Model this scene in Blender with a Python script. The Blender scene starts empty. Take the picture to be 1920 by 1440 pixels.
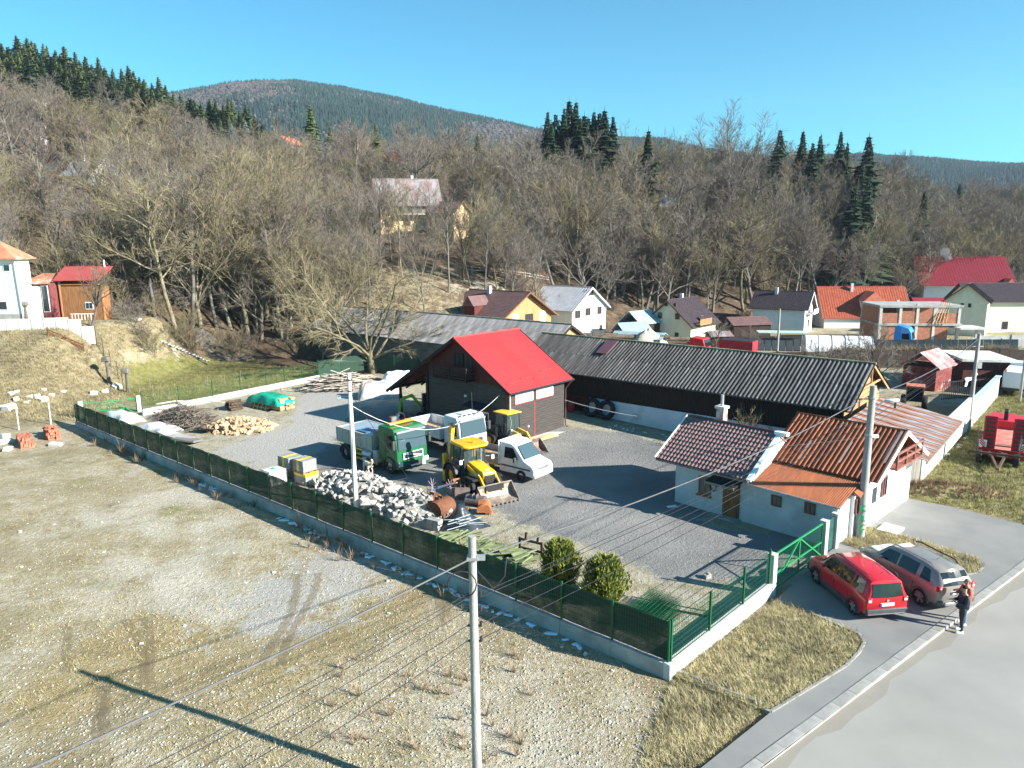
import bpy, bmesh, math, random
import numpy as np
from mathutils import Vector, Matrix
R = math.radians
random.seed(7); rng = np.random.default_rng(7)
scene = bpy.context.scene
C = scene.collection
# ------------------------------------------------------------------ camera
F_PX, YH, CAM_H, ROLL = 1333.0, 459.0, 14.2, R(0.558)
PITCH = math.atan((720 - YH) / F_PX)
cam = bpy.data.cameras.new('camera'); cam_o = bpy.data.objects.new('camera', cam); C.objects.link(cam_o)
cam.sensor_width = 36; cam.lens = 36 * F_PX / 1920; cam.clip_start = .1; cam.clip_end = 9000
cam_o.matrix_world = Matrix.Translation((0, 0, CAM_H)) @ Matrix.Rotation(math.pi/2 - PITCH, 4, 'X') @ Matrix.Rotation(-ROLL, 4, 'Z')
scene.camera = cam_o
# ------------------------------------------------------------------ sky and sun
SUN_EL, SHADOW_AZ = R(26.0), R(155.5)
w = bpy.data.worlds.new('World'); scene.world = w; w.use_nodes = True
nt = w.node_tree
sky = nt.nodes.new('ShaderNodeTexSky'); sky.sky_type = 'NISHITA'; sky.sun_disc = False
sky.sun_elevation = SUN_EL
sd = Vector((-math.cos(SHADOW_AZ)*math.cos(SUN_EL), -math.sin(SHADOW_AZ)*math.cos(SUN_EL), math.sin(SUN_EL)))
sky.sun_rotation = math.atan2(sd.x, sd.y)
sky.altitude = 700; sky.air_density = 1.0; sky.dust_density = 0.3; sky.ozone_density = 1.5
bg = nt.nodes['Background']; tint = nt.nodes.new('ShaderNodeMix'); tint.data_type = 'RGBA'; tint.blend_type = 'MULTIPLY'; tint.inputs[0].default_value = 1; tint.inputs[7].default_value = (.36, 1.16, 1.29, 1)
nt.links.new(sky.outputs[0], tint.inputs[6]); nt.links.new(tint.outputs[2], bg.inputs[0]); bg.inputs[1].default_value = 0.05
sun = bpy.data.lights.new('sun', 'SUN'); sun.energy = 5.0; sun.angle = R(.5); sun.color = (1, .955, .88)
sun_o = bpy.data.objects.new('sun', sun); C.objects.link(sun_o); sun_o.rotation_euler = sd.to_track_quat('Z', 'Y').to_euler()
sun_o.location = (0, 0, 60)
scene.view_settings.view_transform = 'Standard'; scene.view_settings.look = 'None'
scene.view_settings.gamma = 1; scene.view_settings.exposure = 1.62
scene.render.engine = 'CYCLES'
try: scene.cycles.use_denoising = True; scene.cycles.diffuse_bounces = 2; scene.cycles.max_bounces = 8
except Exception: pass
# ------------------------------------------------------------------ small maths
def ss(a, b, x):
 t = np.clip((np.asarray(x, float) - a) / (b - a), 0, 1); return t*t*(3-2*t)
def ray(px, py):
 dx, dy = (px-960)/F_PX, -(py-720)/F_PX
 c, s = math.cos(-ROLL), math.sin(-ROLL); dx, dy = c*dx-s*dy, s*dx+c*dy
 return Vector((dx, math.cos(PITCH)+dy*math.sin(PITCH), -math.sin(PITCH)+dy*math.cos(PITCH)))
UU = [-.95, -.72, -.5, -.36, -.28, -.2, 0, .08, .15, .33, .5, .57, .72, .95]
FOOT = [80, 82, 86, 88, 88, 90, 106, 126, 131, 140, 152, 162, 174, 180]
CREST = [90, 80, 61, 43, 30, 27, 26, 26, 25, 25, 22, 15, 17, 20]
CRD = [300, 300, 300, 290, 250, 230, 222, 205, 200, 205, 215, 235, 255, 260]
def vnoise(x, y, s, seed=0):
 x = np.asarray(x, float)/s; y = np.asarray(y, float)/s
 def h(i, j):
  n = np.sin(i*127.1 + j*311.7 + seed*74.7)*43758.5453; return n-np.floor(n)
 i, j = np.floor(x), np.floor(y); fx, fy = x-i, y-j; fx = fx*fx*(3-2*fx); fy = fy*fy*(3-2*fy)
 return (h(i, j)*(1-fx)+h(i+1, j)*fx)*(1-fy)+(h(i, j+1)*(1-fx)+h(i+1, j+1)*fx)*fy
def terrain(x, y):
 x = np.asarray(x, float); y = np.asarray(y, float)
 u = x/np.maximum(y, 8)
 z = .45*ss(48, 62, y)*(1-ss(12, 24, x)) - 2.2*ss(84, 118, y)*ss(-4, 14, x)
 z = z + 6.0*ss(58, 73, y)*ss(-38, -46, x - .2*(y-70))*(1-ss(84, 110, y))
 ft, cr, cd = np.interp(u, UU, FOOT), np.interp(u, UU, CREST), np.interp(u, UU, CRD)
 t = np.clip((y-ft)/(cd-ft), 0, 1.0)
 pw = np.interp(u, [-.95, -.5, -.25, .02, .2], [.95, .9, .55, .52, .72]); z = z + cr*np.power(t, pw)
 z = z + 4.6*np.exp(-((x+16)/15)**2-((y-139)/12)**2)
 far = ss(60, 100, y)
 z = z + far*((vnoise(x, y, 23, 1)-.5)*2.2*np.clip(t*4, 0, 1) + (vnoise(x, y, 9, 2)-.5)*.5)
 lot = ss(2, -3, x*.76 + (y-21)*.65)
 z = z + .10*(vnoise(x, y, 2.2, 3)-.5)*lot + .05*(vnoise(x, y, .9, 4)-.5)*lot
 return z
_gx, _gy = np.arange(-75, 75.1, .5), np.arange(4, 135.1, .5); _gz = terrain(*np.meshgrid(_gx, _gy)).tolist()
def tz(x, y):
 if -74.9 < x < 74.9 and 4.1 < y < 134.9:
  a, b = (x+75)*2, (y-4)*2; i, j = int(a), int(b); a -= i; b -= j; r0, r1 = _gz[j], _gz[j+1]
  return (r0[i]*(1-a)+r0[i+1]*a)*(1-b)+(r1[i]*(1-a)+r1[i+1]*a)*b
 return float(terrain(x, y))
def G(px, py, z=0.0):
 r = ray(px, py); t = (z-CAM_H)/r.z; return Vector((0, 0, CAM_H)) + t*r
def GT(px, py):
 r = ray(px, py); o = Vector((0, 0, CAM_H)); t = 10.0; dt = .5; r = r/r.y
 while t < 900:
  p = o+r*t
  if p.z < tz(p.x, p.y): break
  t += dt; dt = max(.25, t*.006)
 return o+r*t
def atD(px, py, D):
 r = ray(px, py); return Vector((0, 0, CAM_H)) + r*(D/r.y)
def P2(px, py, z=0): p = G(px, py, z); return (p.x, p.y)
# ------------------------------------------------------------------ materials
MATS = {}
def nodes(m): m.use_nodes = True; return m.node_tree.nodes, m.node_tree.links
def mat(name, col, rough=.8, var=.12, scale=3.0, bump=0.0, bscale=30.0, metal=0.0, col2=None, thr=.5, soft=.1, spec=.3, jitter=0.0, coat=0.0, stretch=None):
 if name in MATS: return MATS[name]
 m = bpy.data.materials.new(name); MATS[name] = m; N, L = nodes(m); b = N['Principled BSDF']
 b.inputs['Roughness'].default_value = rough; b.inputs['Metallic'].default_value = metal
 b.inputs['Specular IOR Level'].default_value = spec; b.inputs['Coat Weight'].default_value = coat
 tc = N.new('ShaderNodeTexCoord'); vec = tc.outputs['Object']
 if stretch:
  mp = N.new('ShaderNodeMapping'); L.new(vec, mp.inputs[0]); mp.inputs['Scale'].default_value = stretch; vec = mp.outputs[0]
 n1 = N.new('ShaderNodeTexNoise'); n1.inputs['Scale'].default_value = scale; n1.inputs['Detail'].default_value = 6; L.new(vec, n1.inputs['Vector'])
 cr = N.new('ShaderNodeValToRGB'); L.new(n1.outputs['Fac'], cr.inputs[0])
 c = np.array(col); lo = np.clip(c*(1-var*1.6), 0, 1); hi = np.clip(c*(1+var*1.6), 0, 1)
 cr.color_ramp.elements[0].position = .3; cr.color_ramp.elements[1].position = .7
 cr.color_ramp.elements[0].color = (*lo, 1); cr.color_ramp.elements[1].color = (*hi, 1)
 out = cr.outputs[0]
 if col2 is not None:
  n2 = N.new('ShaderNodeTexNoise'); n2.inputs['Scale'].default_value = scale*.45; n2.inputs['Detail'].default_value = 8; n2.inputs['Roughness'].default_value = .65; L.new(vec, n2.inputs['Vector'])
  mr = N.new('ShaderNodeMapRange'); mr.inputs[1].default_value = thr-soft; mr.inputs[2].default_value = thr+soft; L.new(n2.outputs['Fac'], mr.inputs[0])
  mx = N.new('ShaderNodeMix'); mx.data_type = 'RGBA'; L.new(mr.outputs[0], mx.inputs[0]); L.new(out, mx.inputs[6]); mx.inputs[7].default_value = (*col2, 1); out = mx.outputs[2]
 if jitter:
  oi = N.new('ShaderNodeObjectInfo'); hs = N.new('ShaderNodeHueSaturation'); ma = N.new('ShaderNodeMapRange')
  L.new(oi.outputs['Random'], ma.inputs[0]); ma.inputs[3].default_value = 1-jitter; ma.inputs[4].default_value = 1+jitter
  L.new(ma.outputs[0], hs.inputs['Value']); L.new(out, hs.inputs['Color']); out = hs.outputs[0]
 L.new(out, b.inputs['Base Color'])
 if bump:
  n3 = N.new('ShaderNodeTexNoise'); n3.inputs['Scale'].default_value = bscale; n3.inputs['Detail'].default_value = 5; L.new(vec, n3.inputs['Vector'])
  bp = N.new('ShaderNodeBump'); bp.inputs['Strength'].default_value = bump; bp.inputs['Distance'].default_value = .05; L.new(n3.outputs['Fac'], bp.inputs['Height']); L.new(bp.outputs[0], b.inputs['Normal'])
 return m
def glass(name, col=(.02, .03, .04), rough=.06):
 if name in MATS: return MATS[name]
 m = bpy.data.materials.new(name); MATS[name] = m; N, L = nodes(m); b = N['Principled BSDF']
 b.inputs['Base Color'].default_value = (*col, 1); b.inputs['Roughness'].default_value = rough; b.inputs['Specular IOR Level'].default_value = .45
 return m
def net_mat(name, col, alpha):
 if name in MATS: return MATS[name]
 m = bpy.data.materials.new(name); MATS[name] = m; N, L = nodes(m); b = N['Principled BSDF']
 b.inputs['Base Color'].default_value = (*col, 1); b.inputs['Roughness'].default_value = .8
 tc = N.new('ShaderNodeTexCoord'); n = N.new('ShaderNodeTexNoise'); n.inputs['Scale'].default_value = 1.3; n.inputs['Detail'].default_value = 4; L.new(tc.outputs['Object'], n.inputs['Vector'])
 mr = N.new('ShaderNodeMapRange'); mr.inputs[1].default_value = .3; mr.inputs[2].default_value = .7; mr.inputs[3].default_value = alpha-.06; mr.inputs[4].default_value = alpha+.06
 L.new(n.outputs['Fac'], mr.inputs[0]); L.new(mr.outputs[0], b.inputs['Alpha'])
 return m
# ------------------------------------------------------------------ mesh builder
class MB:
 def __init__(s): s.v = []; s.f = []; s.m = []
 def add(s, vs, fs, mi=0):
  o = len(s.v); s.v += [tuple(q) for q in vs]; s.f += [tuple(i+o for i in f) for f in fs]; s.m += [mi]*len(fs); return s
 def box(s, c, d, rz=0, rx=0, ry=0, mi=0, top=(1, 1), toff=(0, 0)):
  x, y, z = d[0]/2, d[1]/2, d[2]/2; tx, ty = x*top[0], y*top[1]; ox, oy = toff
  vs = [(-x, -y, -z), (x, -y, -z), (x, y, -z), (-x, y, -z), (-tx+ox, -ty+oy, z), (tx+ox, -ty+oy, z), (tx+ox, ty+oy, z), (-tx+ox, ty+oy, z)]
  if rz or rx or ry:
   M = Matrix.Rotation(rz, 3, 'Z') @ Matrix.Rotation(ry, 3, 'Y') @ Matrix.Rotation(rx, 3, 'X'); vs = [M @ Vector(q) for q in vs]
  return s.add([(q[0]+c[0], q[1]+c[1], q[2]+c[2]) for q in vs], [(3, 2, 1, 0), (4, 5, 6, 7), (0, 1, 5, 4), (1, 2, 6, 5), (2, 3, 7, 6), (3, 0, 4, 7)], mi)
 def bx(s, x0, x1, y0, y1, z0, z1, mi=0): return s.box(((x0+x1)/2, (y0+y1)/2, (z0+z1)/2), (x1-x0, y1-y0, z1-z0), mi=mi)
 def bar(s, p, q, w_, h_, mi=0, up=(0, 0, 1)):
  p, q = Vector(p), Vector(q); d = (q-p).normalized(); u = Vector(up)
  if abs(d.dot(u)) > .98: u = Vector((1, 0, 0))
  a = d.cross(u).normalized(); b = a.cross(d).normalized(); a *= w_/2; b *= h_/2
  vs = [p-a-b, p+a-b, p+a+b, p-a+b, q-a-b, q+a-b, q+a+b, q-a+b]
  return s.add(vs, [(3, 2, 1, 0), (4, 5, 6, 7), (0, 1, 5, 4), (1, 2, 6, 5), (2, 3, 7, 6), (3, 0, 4, 7)], mi)
 def tube(s, pts, rad, n=6, mi=0, cap=True):
  pts = [Vector(p) for p in pts]; k = len(pts)
  if not isinstance(rad, (list, tuple)): rad = [rad]*k
  rings = []; prev = None
  for i in range(k):
   d = (pts[min(i+1, k-1)]-pts[max(i-1, 0)]).normalized()
   if prev is None: a = d.orthogonal().normalized()
   else:
    a = prev - d*prev.dot(d); a = a.normalized() if a.length > 1e-6 else d.orthogonal().normalized()
   prev = a; b = d.cross(a)
   rings.append([pts[i]+(a*math.cos(2*math.pi*j/n)+b*math.sin(2*math.pi*j/n))*rad[i] for j in range(n)])
  return s.loft(rings, mi, cap)
 def loft(s, rings, mi=0, cap=True, closed=True):
  n = len(rings[0]); vs = [p for r in rings for p in r]; fs = []
  for i in range(len(rings)-1):
   for j in range(n if closed else n-1):
    a, b = i*n+j, i*n+(j+1) % n; fs.append((a, b, b+n, a+n))
  if cap: fs.append(tuple(range(n-1, -1, -1))); fs.append(tuple(range(len(vs)-n, len(vs))))
  return s.add(vs, fs, mi)
 def cyl(s, p, q, r, r2=None, n=12, mi=0): return s.tube([p, q], [r, r if r2 is None else r2], n, mi)
 def poly(s, pts, mi=0): return s.add(pts, [tuple(range(len(pts)))], mi)
 def prism(s, prof, axis, lo, hi, mi=0):
  def P(a, b, t): return {'x': (t, a, b), 'y': (a, t, b), 'z': (a, b, t)}[axis]
  n = len(prof); vs = [P(a, b, lo) for a, b in prof]+[P(a, b, hi) for a, b in prof]
  fs = [tuple(range(n-1, -1, -1)), tuple(range(n, 2*n))]+[(i, (i+1) % n, (i+1) % n+n, i+n) for i in range(n)]
  return s.add(vs, fs, mi)
 def mesh(s, name):
  me = bpy.data.meshes.new(name); me.from_pydata(s.v, [], s.f); me.update()
  if any(s.m): me.polygons.foreach_set('material_index', s.m)
  return me
 def build(s, name, mats, parent=None, smooth=False, bevel=0, seg=2, loc=None, rz=0):
  me = s.mesh(name); return link(name, me, mats, parent, smooth, bevel, seg, loc, rz, True)
def fixn(me):
 bm = bmesh.new(); bm.from_mesh(me); bmesh.ops.recalc_face_normals(bm, faces=bm.faces); bm.to_mesh(me); bm.free()
def link(name, me, mats, parent=None, smooth=False, bevel=0, seg=2, loc=None, rz=0, fix=False):
 if fix: fixn(me)
 if mats is not None:
  for m in (mats if isinstance(mats, (list, tuple)) else [mats]):
   me.materials.append(m)
 o = bpy.data.objects.new(name, me); C.objects.link(o)
 if parent: o.parent = parent
 if loc is not None: o.location = loc
 if rz: o.rotation_euler.z = rz
 if smooth is True: me.polygons.foreach_set('use_smooth', [True]*len(me.polygons))
 elif smooth:
  me.polygons.foreach_set('use_smooth', [True]*len(me.polygons)); me.set_sharp_from_angle(angle=R(smooth))
 if bevel:
  b = o.modifiers.new('bevel', 'BEVEL'); b.width = bevel; b.segments = seg; b.limit_method = 'ANGLE'; b.angle_limit = R(35)
  b.harden_normals = False; me.polygons.foreach_set('use_smooth', [True]*len(me.polygons)); me.set_sharp_from_angle(angle=R(35))
 return o
def inst(name, me, parent=None, loc=(0, 0, 0), rot=(0, 0, 0), scale=(1, 1, 1)):
 o = bpy.data.objects.new(name, me); C.objects.link(o); o.parent = parent; o.location = loc; o.rotation_euler = rot; o.scale = scale; return o
def tag(o, label=None, cat=None, group=None, kind=None):
 if label: o['label'] = label
 if cat: o['category'] = cat
 if group: o['group'] = group
 if kind: o['kind'] = kind
 return o
def thing(name, label, cat, loc=(0, 0, 0), rz=0, group=None):
 o = bpy.data.objects.new(name, None); C.objects.link(o); o.location = loc; o.rotation_euler = (0, 0, rz); o.empty_display_size = .3
 return tag(o, label, cat, group)
def copy_tree(o, parent=None):
 c = o.copy(); C.objects.link(c); c.parent = parent
 for ch in list(o.children): copy_tree(ch, c)
 return c
def text_mesh(s, size, depth=.01, bold=.0):
 cu = bpy.data.curves.new('lettering', 'FONT'); cu.body = s; cu.size = size; cu.extrude = depth; cu.align_x = 'CENTER'; cu.align_y = 'CENTER'; cu.offset = bold
 o = bpy.data.objects.new('lettering', cu); C.objects.link(o); dg = bpy.context.evaluated_depsgraph_get(); dg.update()
 me = bpy.data.meshes.new_from_object(o.evaluated_get(dg)); bpy.data.objects.remove(o); bpy.data.curves.remove(cu); return me
def local(A, th):
 c, s_ = math.cos(R(th)), math.sin(R(th)); return lambda a, b, z=0: Vector((A[0]+a*c-b*s_, A[1]+a*s_+b*c, z))
# ------------------------------------------------------------------ terrain
def inpoly(X, Y, poly):
 ins = np.zeros(X.shape, bool); n = len(poly)
 for i in range(n):
  x0, y0 = poly[i]; x1, y1 = poly[(i+1) % n]
  c = ((y0 > Y) != (y1 > Y)) & (X < (x1-x0)*(Y-y0)/((y1-y0) or 1e-9)+x0); ins ^= c
 return ins
def sdist(X, Y, poly):
 d = np.full(X.shape, 1e9); n = len(poly)
 for i in range(n):
  x0, y0 = poly[i]; x1, y1 = poly[(i+1) % n]; dx, dy = x1-x0, y1-y0
  t = np.clip(((X-x0)*dx+(Y-y0)*dy)/(dx*dx+dy*dy+1e-9), 0, 1); d = np.minimum(d, np.hypot(X-x0-t*dx, Y-y0-t*dy))
 return np.where(inpoly(X, Y, poly), -d, d)
def mask(X, Y, pxpoly, w_): return 1-ss(-w_, w_, sdist(X, Y, [GT(*p).xy for p in pxpoly]))
def spaced(lo, hi, step, far_lo, far_hi, n):
 a = np.arange(lo, hi+1e-6, step); k = np.linspace(0, 1, n+1)[1:]**1.8
 return np.concatenate([(lo-(lo-far_lo)*k)[::-1], a, hi+(far_hi-hi)*k])
xs = spaced(-62, 62, .62, -420, 420, 46); ys = spaced(9, 112, .62, -40, 640, 1); ys = np.concatenate([[-60, -20, 0, 5], np.arange(9, 112, .62), 112+(640-112)*np.linspace(0, 1, 70)[0:]**1.5])
X, Y = np.meshgrid(xs, ys); Z = terrain(X, Y)
nx, ny = len(xs), len(ys)
V = np.stack([X.ravel(), Y.ravel(), Z.ravel()], 1)
I = (np.arange(ny-1)[:, None]*nx+np.arange(nx-1)[None, :]).ravel()
Fc = np.stack([I, I+1, I+nx+1, I+nx], 1)
def np_mesh(name, V, Fq):
 me = bpy.data.meshes.new(name); k = Fq.shape[1]
 me.vertices.add(len(V)); me.vertices.foreach_set('co', np.ascontiguousarray(V, np.float32).ravel())
 me.loops.add(Fq.size); me.loops.foreach_set('vertex_index', np.ascontiguousarray(Fq, np.int32).ravel())
 me.polygons.add(len(Fq)); me.polygons.foreach_set('loop_start', np.arange(0, Fq.size, k, dtype=np.int32))
 me.update(calc_edges=True); me.validate(); return me
gm = np_mesh('ground', V, Fc)
xx, yy = X.ravel(), Y.ravel()
YARD = [(560, 862), (600, 830), (640, 790), (670, 760), (700, 735), (800, 790), (960, 842), (1040, 800), (1180, 815), (1300, 850), (1330, 990), (1560, 1010), (1430, 1108), (1330, 1092), (1250, 1090), (1170, 1050), (1080, 1015), (990, 985), (940, 965), (890, 925), (720, 905), (600, 890)]
INNER = [(1262, 1262), (150, 798), (265, 775), (600, 705), (760, 700), (960, 800), (1100, 780), (1340, 830), (1340, 990), (1560, 1010), (1440, 1120)]
PALE = [(400, 848), (470, 822), (540, 800), (570, 735), (700, 715), (740, 745), (660, 775), (620, 830), (570, 872), (480, 880)]
LAWN = [(225, 735), (232, 690), (300, 668), (420, 672), (520, 690), (660, 700), (600, 712), (480, 735), (270, 765)]
MUD = [(130, 1220), (260, 1150), (420, 1180), (520, 1260), (400, 1330), (200, 1340), (60, 1400), (0, 1330)]
MUD2 = [(380, 1330), (560, 1210), (760, 1110), (860, 1060), (800, 1140), (600, 1260), (470, 1340)]
GRAV = [(420, 1190), (480, 1100), (620, 1020), (720, 1040), (700, 1110), (560, 1190)]
STONY = [(600, 1440), (640, 1300), (760, 1180), (880, 1090), (1010, 1130), (1200, 1230), (1330, 1300), (1280, 1440)]
VERGE = [(1700, 935), (1725, 905), (1880, 720), (1920, 730), (2050, 800), (2050, 1010), (1780, 950)]
m_yard = mask(xx, yy, YARD, 1.2); m_inner = mask(xx, yy, INNER, .6); m_pale = mask(xx, yy, PALE, 2.0); m_lawn = mask(xx, yy, LAWN, 1.5)
m_mud = np.maximum(mask(xx, yy, MUD, 1.2), mask(xx, yy, MUD2, 1.0)); m_grav = mask(xx, yy, GRAV, 2.4); m_stony = mask(xx, yy, STONY, 1.5); m_verge = mask(xx, yy, VERGE, .6)
u_ = xx/np.maximum(yy, 8); ft_ = np.interp(u_, UU, FOOT)
m_hill = ss(-8, 3, yy-ft_) * (1-.0*xx)
m_hill = np.maximum(m_hill, ss(72, 78, yy)*ss(-10, -20, xx)*(1-ss(-34, -44, xx)))
MEADOW = [(560, 560), (700, 490), (840, 470), (1010, 540), (1100, 600), (860, 600), (740, 590), (600, 600)]
md = [(-26, 88), (-24, 112), (-10, 122), (2, 116), (6, 100), (-6, 88)]
m_mead = 1-ss(-4, 4, sdist(xx, yy, md))
m_bank = mask(xx, yy, [(-200, 620), (150, 600), (240, 700), (240, 760), (150, 790), (-200, 830)], 2.5)
A1 = np.stack([m_yard, m_lawn, m_hill*(1-.45*m_mead), m_pale], 1); A2 = np.stack([np.maximum(.25*m_mead, m_bank), m_grav, m_mud, m_stony], 1); A3 = np.stack([m_inner, m_verge, m_bank, np.zeros_like(m_bank)], 1)
for nm, A in (('maskA', A1), ('maskB', A2), ('maskC', A3)):
 at = gm.color_attributes.new(nm, 'FLOAT_COLOR', 'POINT'); at.data.foreach_set('color', np.ascontiguousarray(A, np.float32).ravel())
gmat = bpy.data.materials.new('ground_soil'); N, L = nodes(gmat); b = N['Principled BSDF']; b.inputs['Roughness'].default_value = .95; b.inputs['Specular IOR Level'].default_value = .1
tc = N.new('ShaderNodeTexCoord')
def noise(scale, detail=6, rough=.6, vec=None):
 n = N.new('ShaderNodeTexNoise'); n.inputs['Scale'].default_value = scale; n.inputs['Detail'].default_value = detail; n.inputs['Roughness'].default_value = rough; L.new(vec or tc.outputs['Object'], n.inputs['Vector']); return n.outputs['Fac']
def ramp(src, stops):
 r = N.new('ShaderNodeValToRGB'); L.new(src, r.inputs[0]); e = r.color_ramp.elements
 while len(e) < len(stops): e.new(.5)
 for i, (p, c) in enumerate(stops): e[i].position = p; e[i].color = (*c, 1)
 return r.outputs[0]
def mathn(op, a, bb):
 n = N.new('ShaderNodeMath'); n.operation = op
 for i, q in enumerate((a, bb)):
  if isinstance(q, (int, float)): n.inputs[i].default_value = q
  else: L.new(q, n.inputs[i])
 return n.outputs[0]
def mixc(f, a, bb):
 n = N.new('ShaderNodeMix'); n.data_type = 'RGBA'; L.new(f, n.inputs[0]); L.new(a, n.inputs[6]); L.new(bb, n.inputs[7]); return n.outputs[2]
def edge(m, k=1.0, n=None):
 k = k*2.6
 s_ = mathn('ADD', m, mathn('MULTIPLY', mathn('SUBTRACT', n, .5), k)); r = N.new('ShaderNodeMapRange'); L.new(s_, r.inputs[0]); r.inputs[1].default_value = .38; r.inputs[2].default_value = .62; return r.outputs[0]
def attr(nm):
 a = N.new('ShaderNodeAttribute'); a.attribute_name = nm; sp = N.new('ShaderNodeSeparateColor'); L.new(a.outputs['Color'], sp.inputs[0]); return sp.outputs[0], sp.outputs[1], sp.outputs[2], a.outputs['Alpha']
yardm, lawnm, hillm, palem = attr('maskA'); drym, gravm, mudm, stonym = attr('maskB'); innerm, vergem, bankm, _ = attr('maskC')
nb, nm_, nf, nff = noise(.16, 4, .65), noise(.7, 5, .75), noise(5, 4, .7), noise(22, 2, .7)
dirt = ramp(nm_, [(.30, (.16, .125, .07)), (.41, (.25, .208, .132)), (.52, (.35, .312, .225)), (.66, (.46, .43, .35))])
grass_dry = ramp(nf, [(.25, (.12, .092, .045)), (.5, (.26, .212, .12)), (.75, (.38, .325, .21))])
c = mixc(edge(nb, .8, nf), dirt, grass_dry)
greenish = ramp(nf, [(.3, (.10, .105, .03)), (.7, (.26, .25, .10))])
gsel = N.new('ShaderNodeMapRange'); L.new(noise(.23, 4, .75), gsel.inputs[0]); gsel.inputs[1].default_value = .56; gsel.inputs[2].default_value = .70; gsel.inputs[4].default_value = .8
c = mixc(gsel.outputs[0], c, greenish)
big = noise(.09, 5, .62)
def band(a, b_):
 r = N.new('ShaderNodeMapRange'); L.new(big, r.inputs[0]); r.inputs[1].default_value = a; r.inputs[2].default_value = b_; r.inputs[4].default_value = .75; return r.outputs[0]
c = mixc(band(.53, .60), c, ramp(nf, [(.3, (.31, .28, .215)), (.7, (.53, .50, .425))]))
c = mixc(band(.46, .39), c, ramp(nf, [(.3, (.13, .105, .05)), (.7, (.30, .245, .135))]))
mud = ramp(nm_, [(.25, (.17, .13, .06)), (.5, (.26, .205, .105)), (.75, (.34, .28, .165))])
c = mixc(edge(mudm, 1.4, nm_), c, mud)
grv = ramp(nff, [(.25, (.20, .195, .18)), (.5, (.33, .32, .30)), (.75, (.46, .45, .42))])
c = mixc(mathn('MULTIPLY', edge(gravm, 1.3, nm_), .75), c, grv)
vo = N.new('ShaderNodeTexVoronoi'); vo.inputs['Scale'].default_value = 10; L.new(tc.outputs['Object'], vo.inputs['Vector'])
vs2 = N.new('ShaderNodeTexVoronoi'); vs2.inputs['Scale'].default_value = 19; L.new(tc.outputs['Object'], vs2.inputs['Vector'])
def stones(v_, thr, size):
 sp = N.new('ShaderNodeSeparateColor'); L.new(v_.outputs['Color'], sp.inputs[0])
 a = mathn('GREATER_THAN', sp.outputs[0], thr); d = mathn('LESS_THAN', v_.outputs['Distance'], size); return mathn('MULTIPLY', a, d), sp.outputs[1]
s1, r1 = stones(vo, .78, .33); s2, r2 = stones(vs2, .55, .42)
stone_c = ramp(r1, [(0, (.42, .39, .34)), (.8, (.62, .60, .56)), (1, (.45, .25, .2))])
stone_c2 = ramp(r2, [(0, (.20, .18, .15)), (.8, (.55, .53, .49)), (1, (.40, .26, .2))])
open_ = mathn('SUBTRACT', 1, mathn('MAXIMUM', innerm, hillm))
c = mixc(mathn('MULTIPLY', mathn('MULTIPLY', s2, open_), mathn('ADD', mathn('MULTIPLY', edge(nm_, .6, nb), .45), mathn('MULTIPLY', stonym, .7))), c, stone_c2)
c = mixc(mathn('MULTIPLY', mathn('MULTIPLY', s1, open_), mathn('ADD', .25, mathn('MULTIPLY', stonym, .5))), c, stone_c)
bank_c = ramp(noise(1.6, 5, .75), [(.25, (.10, .08, .045)), (.46, (.22, .18, .105)), (.6, (.29, .245, .155)), (.74, (.17, .18, .07))])
c = mixc(edge(drym, .8, nm_), c, bank_c)
litter = ramp(noise(.9, 5, .75), [(.25, (.045, .034, .024)), (.5, (.105, .075, .05)), (.62, (.15, .108, .07)), (.8, (.22, .175, .115))])
c = mixc(edge(hillm, .7, nm_), c, litter)
inner_c = ramp(noise(1.1, 4, .75), [(.25, (.16, .13, .07)), (.42, (.27, .24, .16)), (.56, (.36, .33, .26)), (.75, (.24, .22, .10))])
c = mixc(edge(innerm, .4, nm_), c, inner_c)
pale_c = ramp(nff, [(.25, (.20, .195, .18)), (.5, (.32, .31, .285)), (.75, (.46, .45, .42))])
nyard = ramp(nff, [(.22, (.10, .10, .10)), (.5, (.19, .19, .187)), (.78, (.33, .325, .31))])
nyard2 = ramp(nb, [(.35, (.8, .8, .8)), (.65, (1.25, 1.22, 1.16))])
mm = N.new('ShaderNodeMix'); mm.data_type = 'RGBA'; mm.blend_type = 'MULTIPLY'; mm.inputs[0].default_value = 1; L.new(nyard, mm.inputs[6]); L.new(nyard2, mm.inputs[7])
c = mixc(edge(yardm, .7, nm_), c, mm.outputs[2])
c = mixc(edge(palem, .8, nm_), c, pale_c)
lawn_c = ramp(noise(1.1, 4, .75), [(.28, (.095, .105, .03)), (.5, (.165, .16, .055)), (.72, (.26, .22, .11))])
c = mixc(edge(lawnm, .9, nm_), c, lawn_c)
verge_c = ramp(noise(1.6, 5, .75), [(.25, (.09, .10, .03)), (.45, (.22, .20, .08)), (.62, (.33, .28, .15)), (.8, (.42, .36, .22))])
c = mixc(edge(vergem, .5, nm_), c, verge_c)
L.new(c, b.inputs['Base Color'])
bp = N.new('ShaderNodeBump'); bp.inputs['Strength'].default_value = .8; bp.inputs['Distance'].default_value = .12
hsum = mathn('ADD', mathn('MULTIPLY', nff, .45), mathn('MULTIPLY', nf, 1.0)); L.new(hsum, bp.inputs['Height']); L.new(bp.outputs[0], b.inputs['Normal'])
ground = link('ground', gm, gmat, smooth=True); tag(ground, kind='structure')
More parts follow.
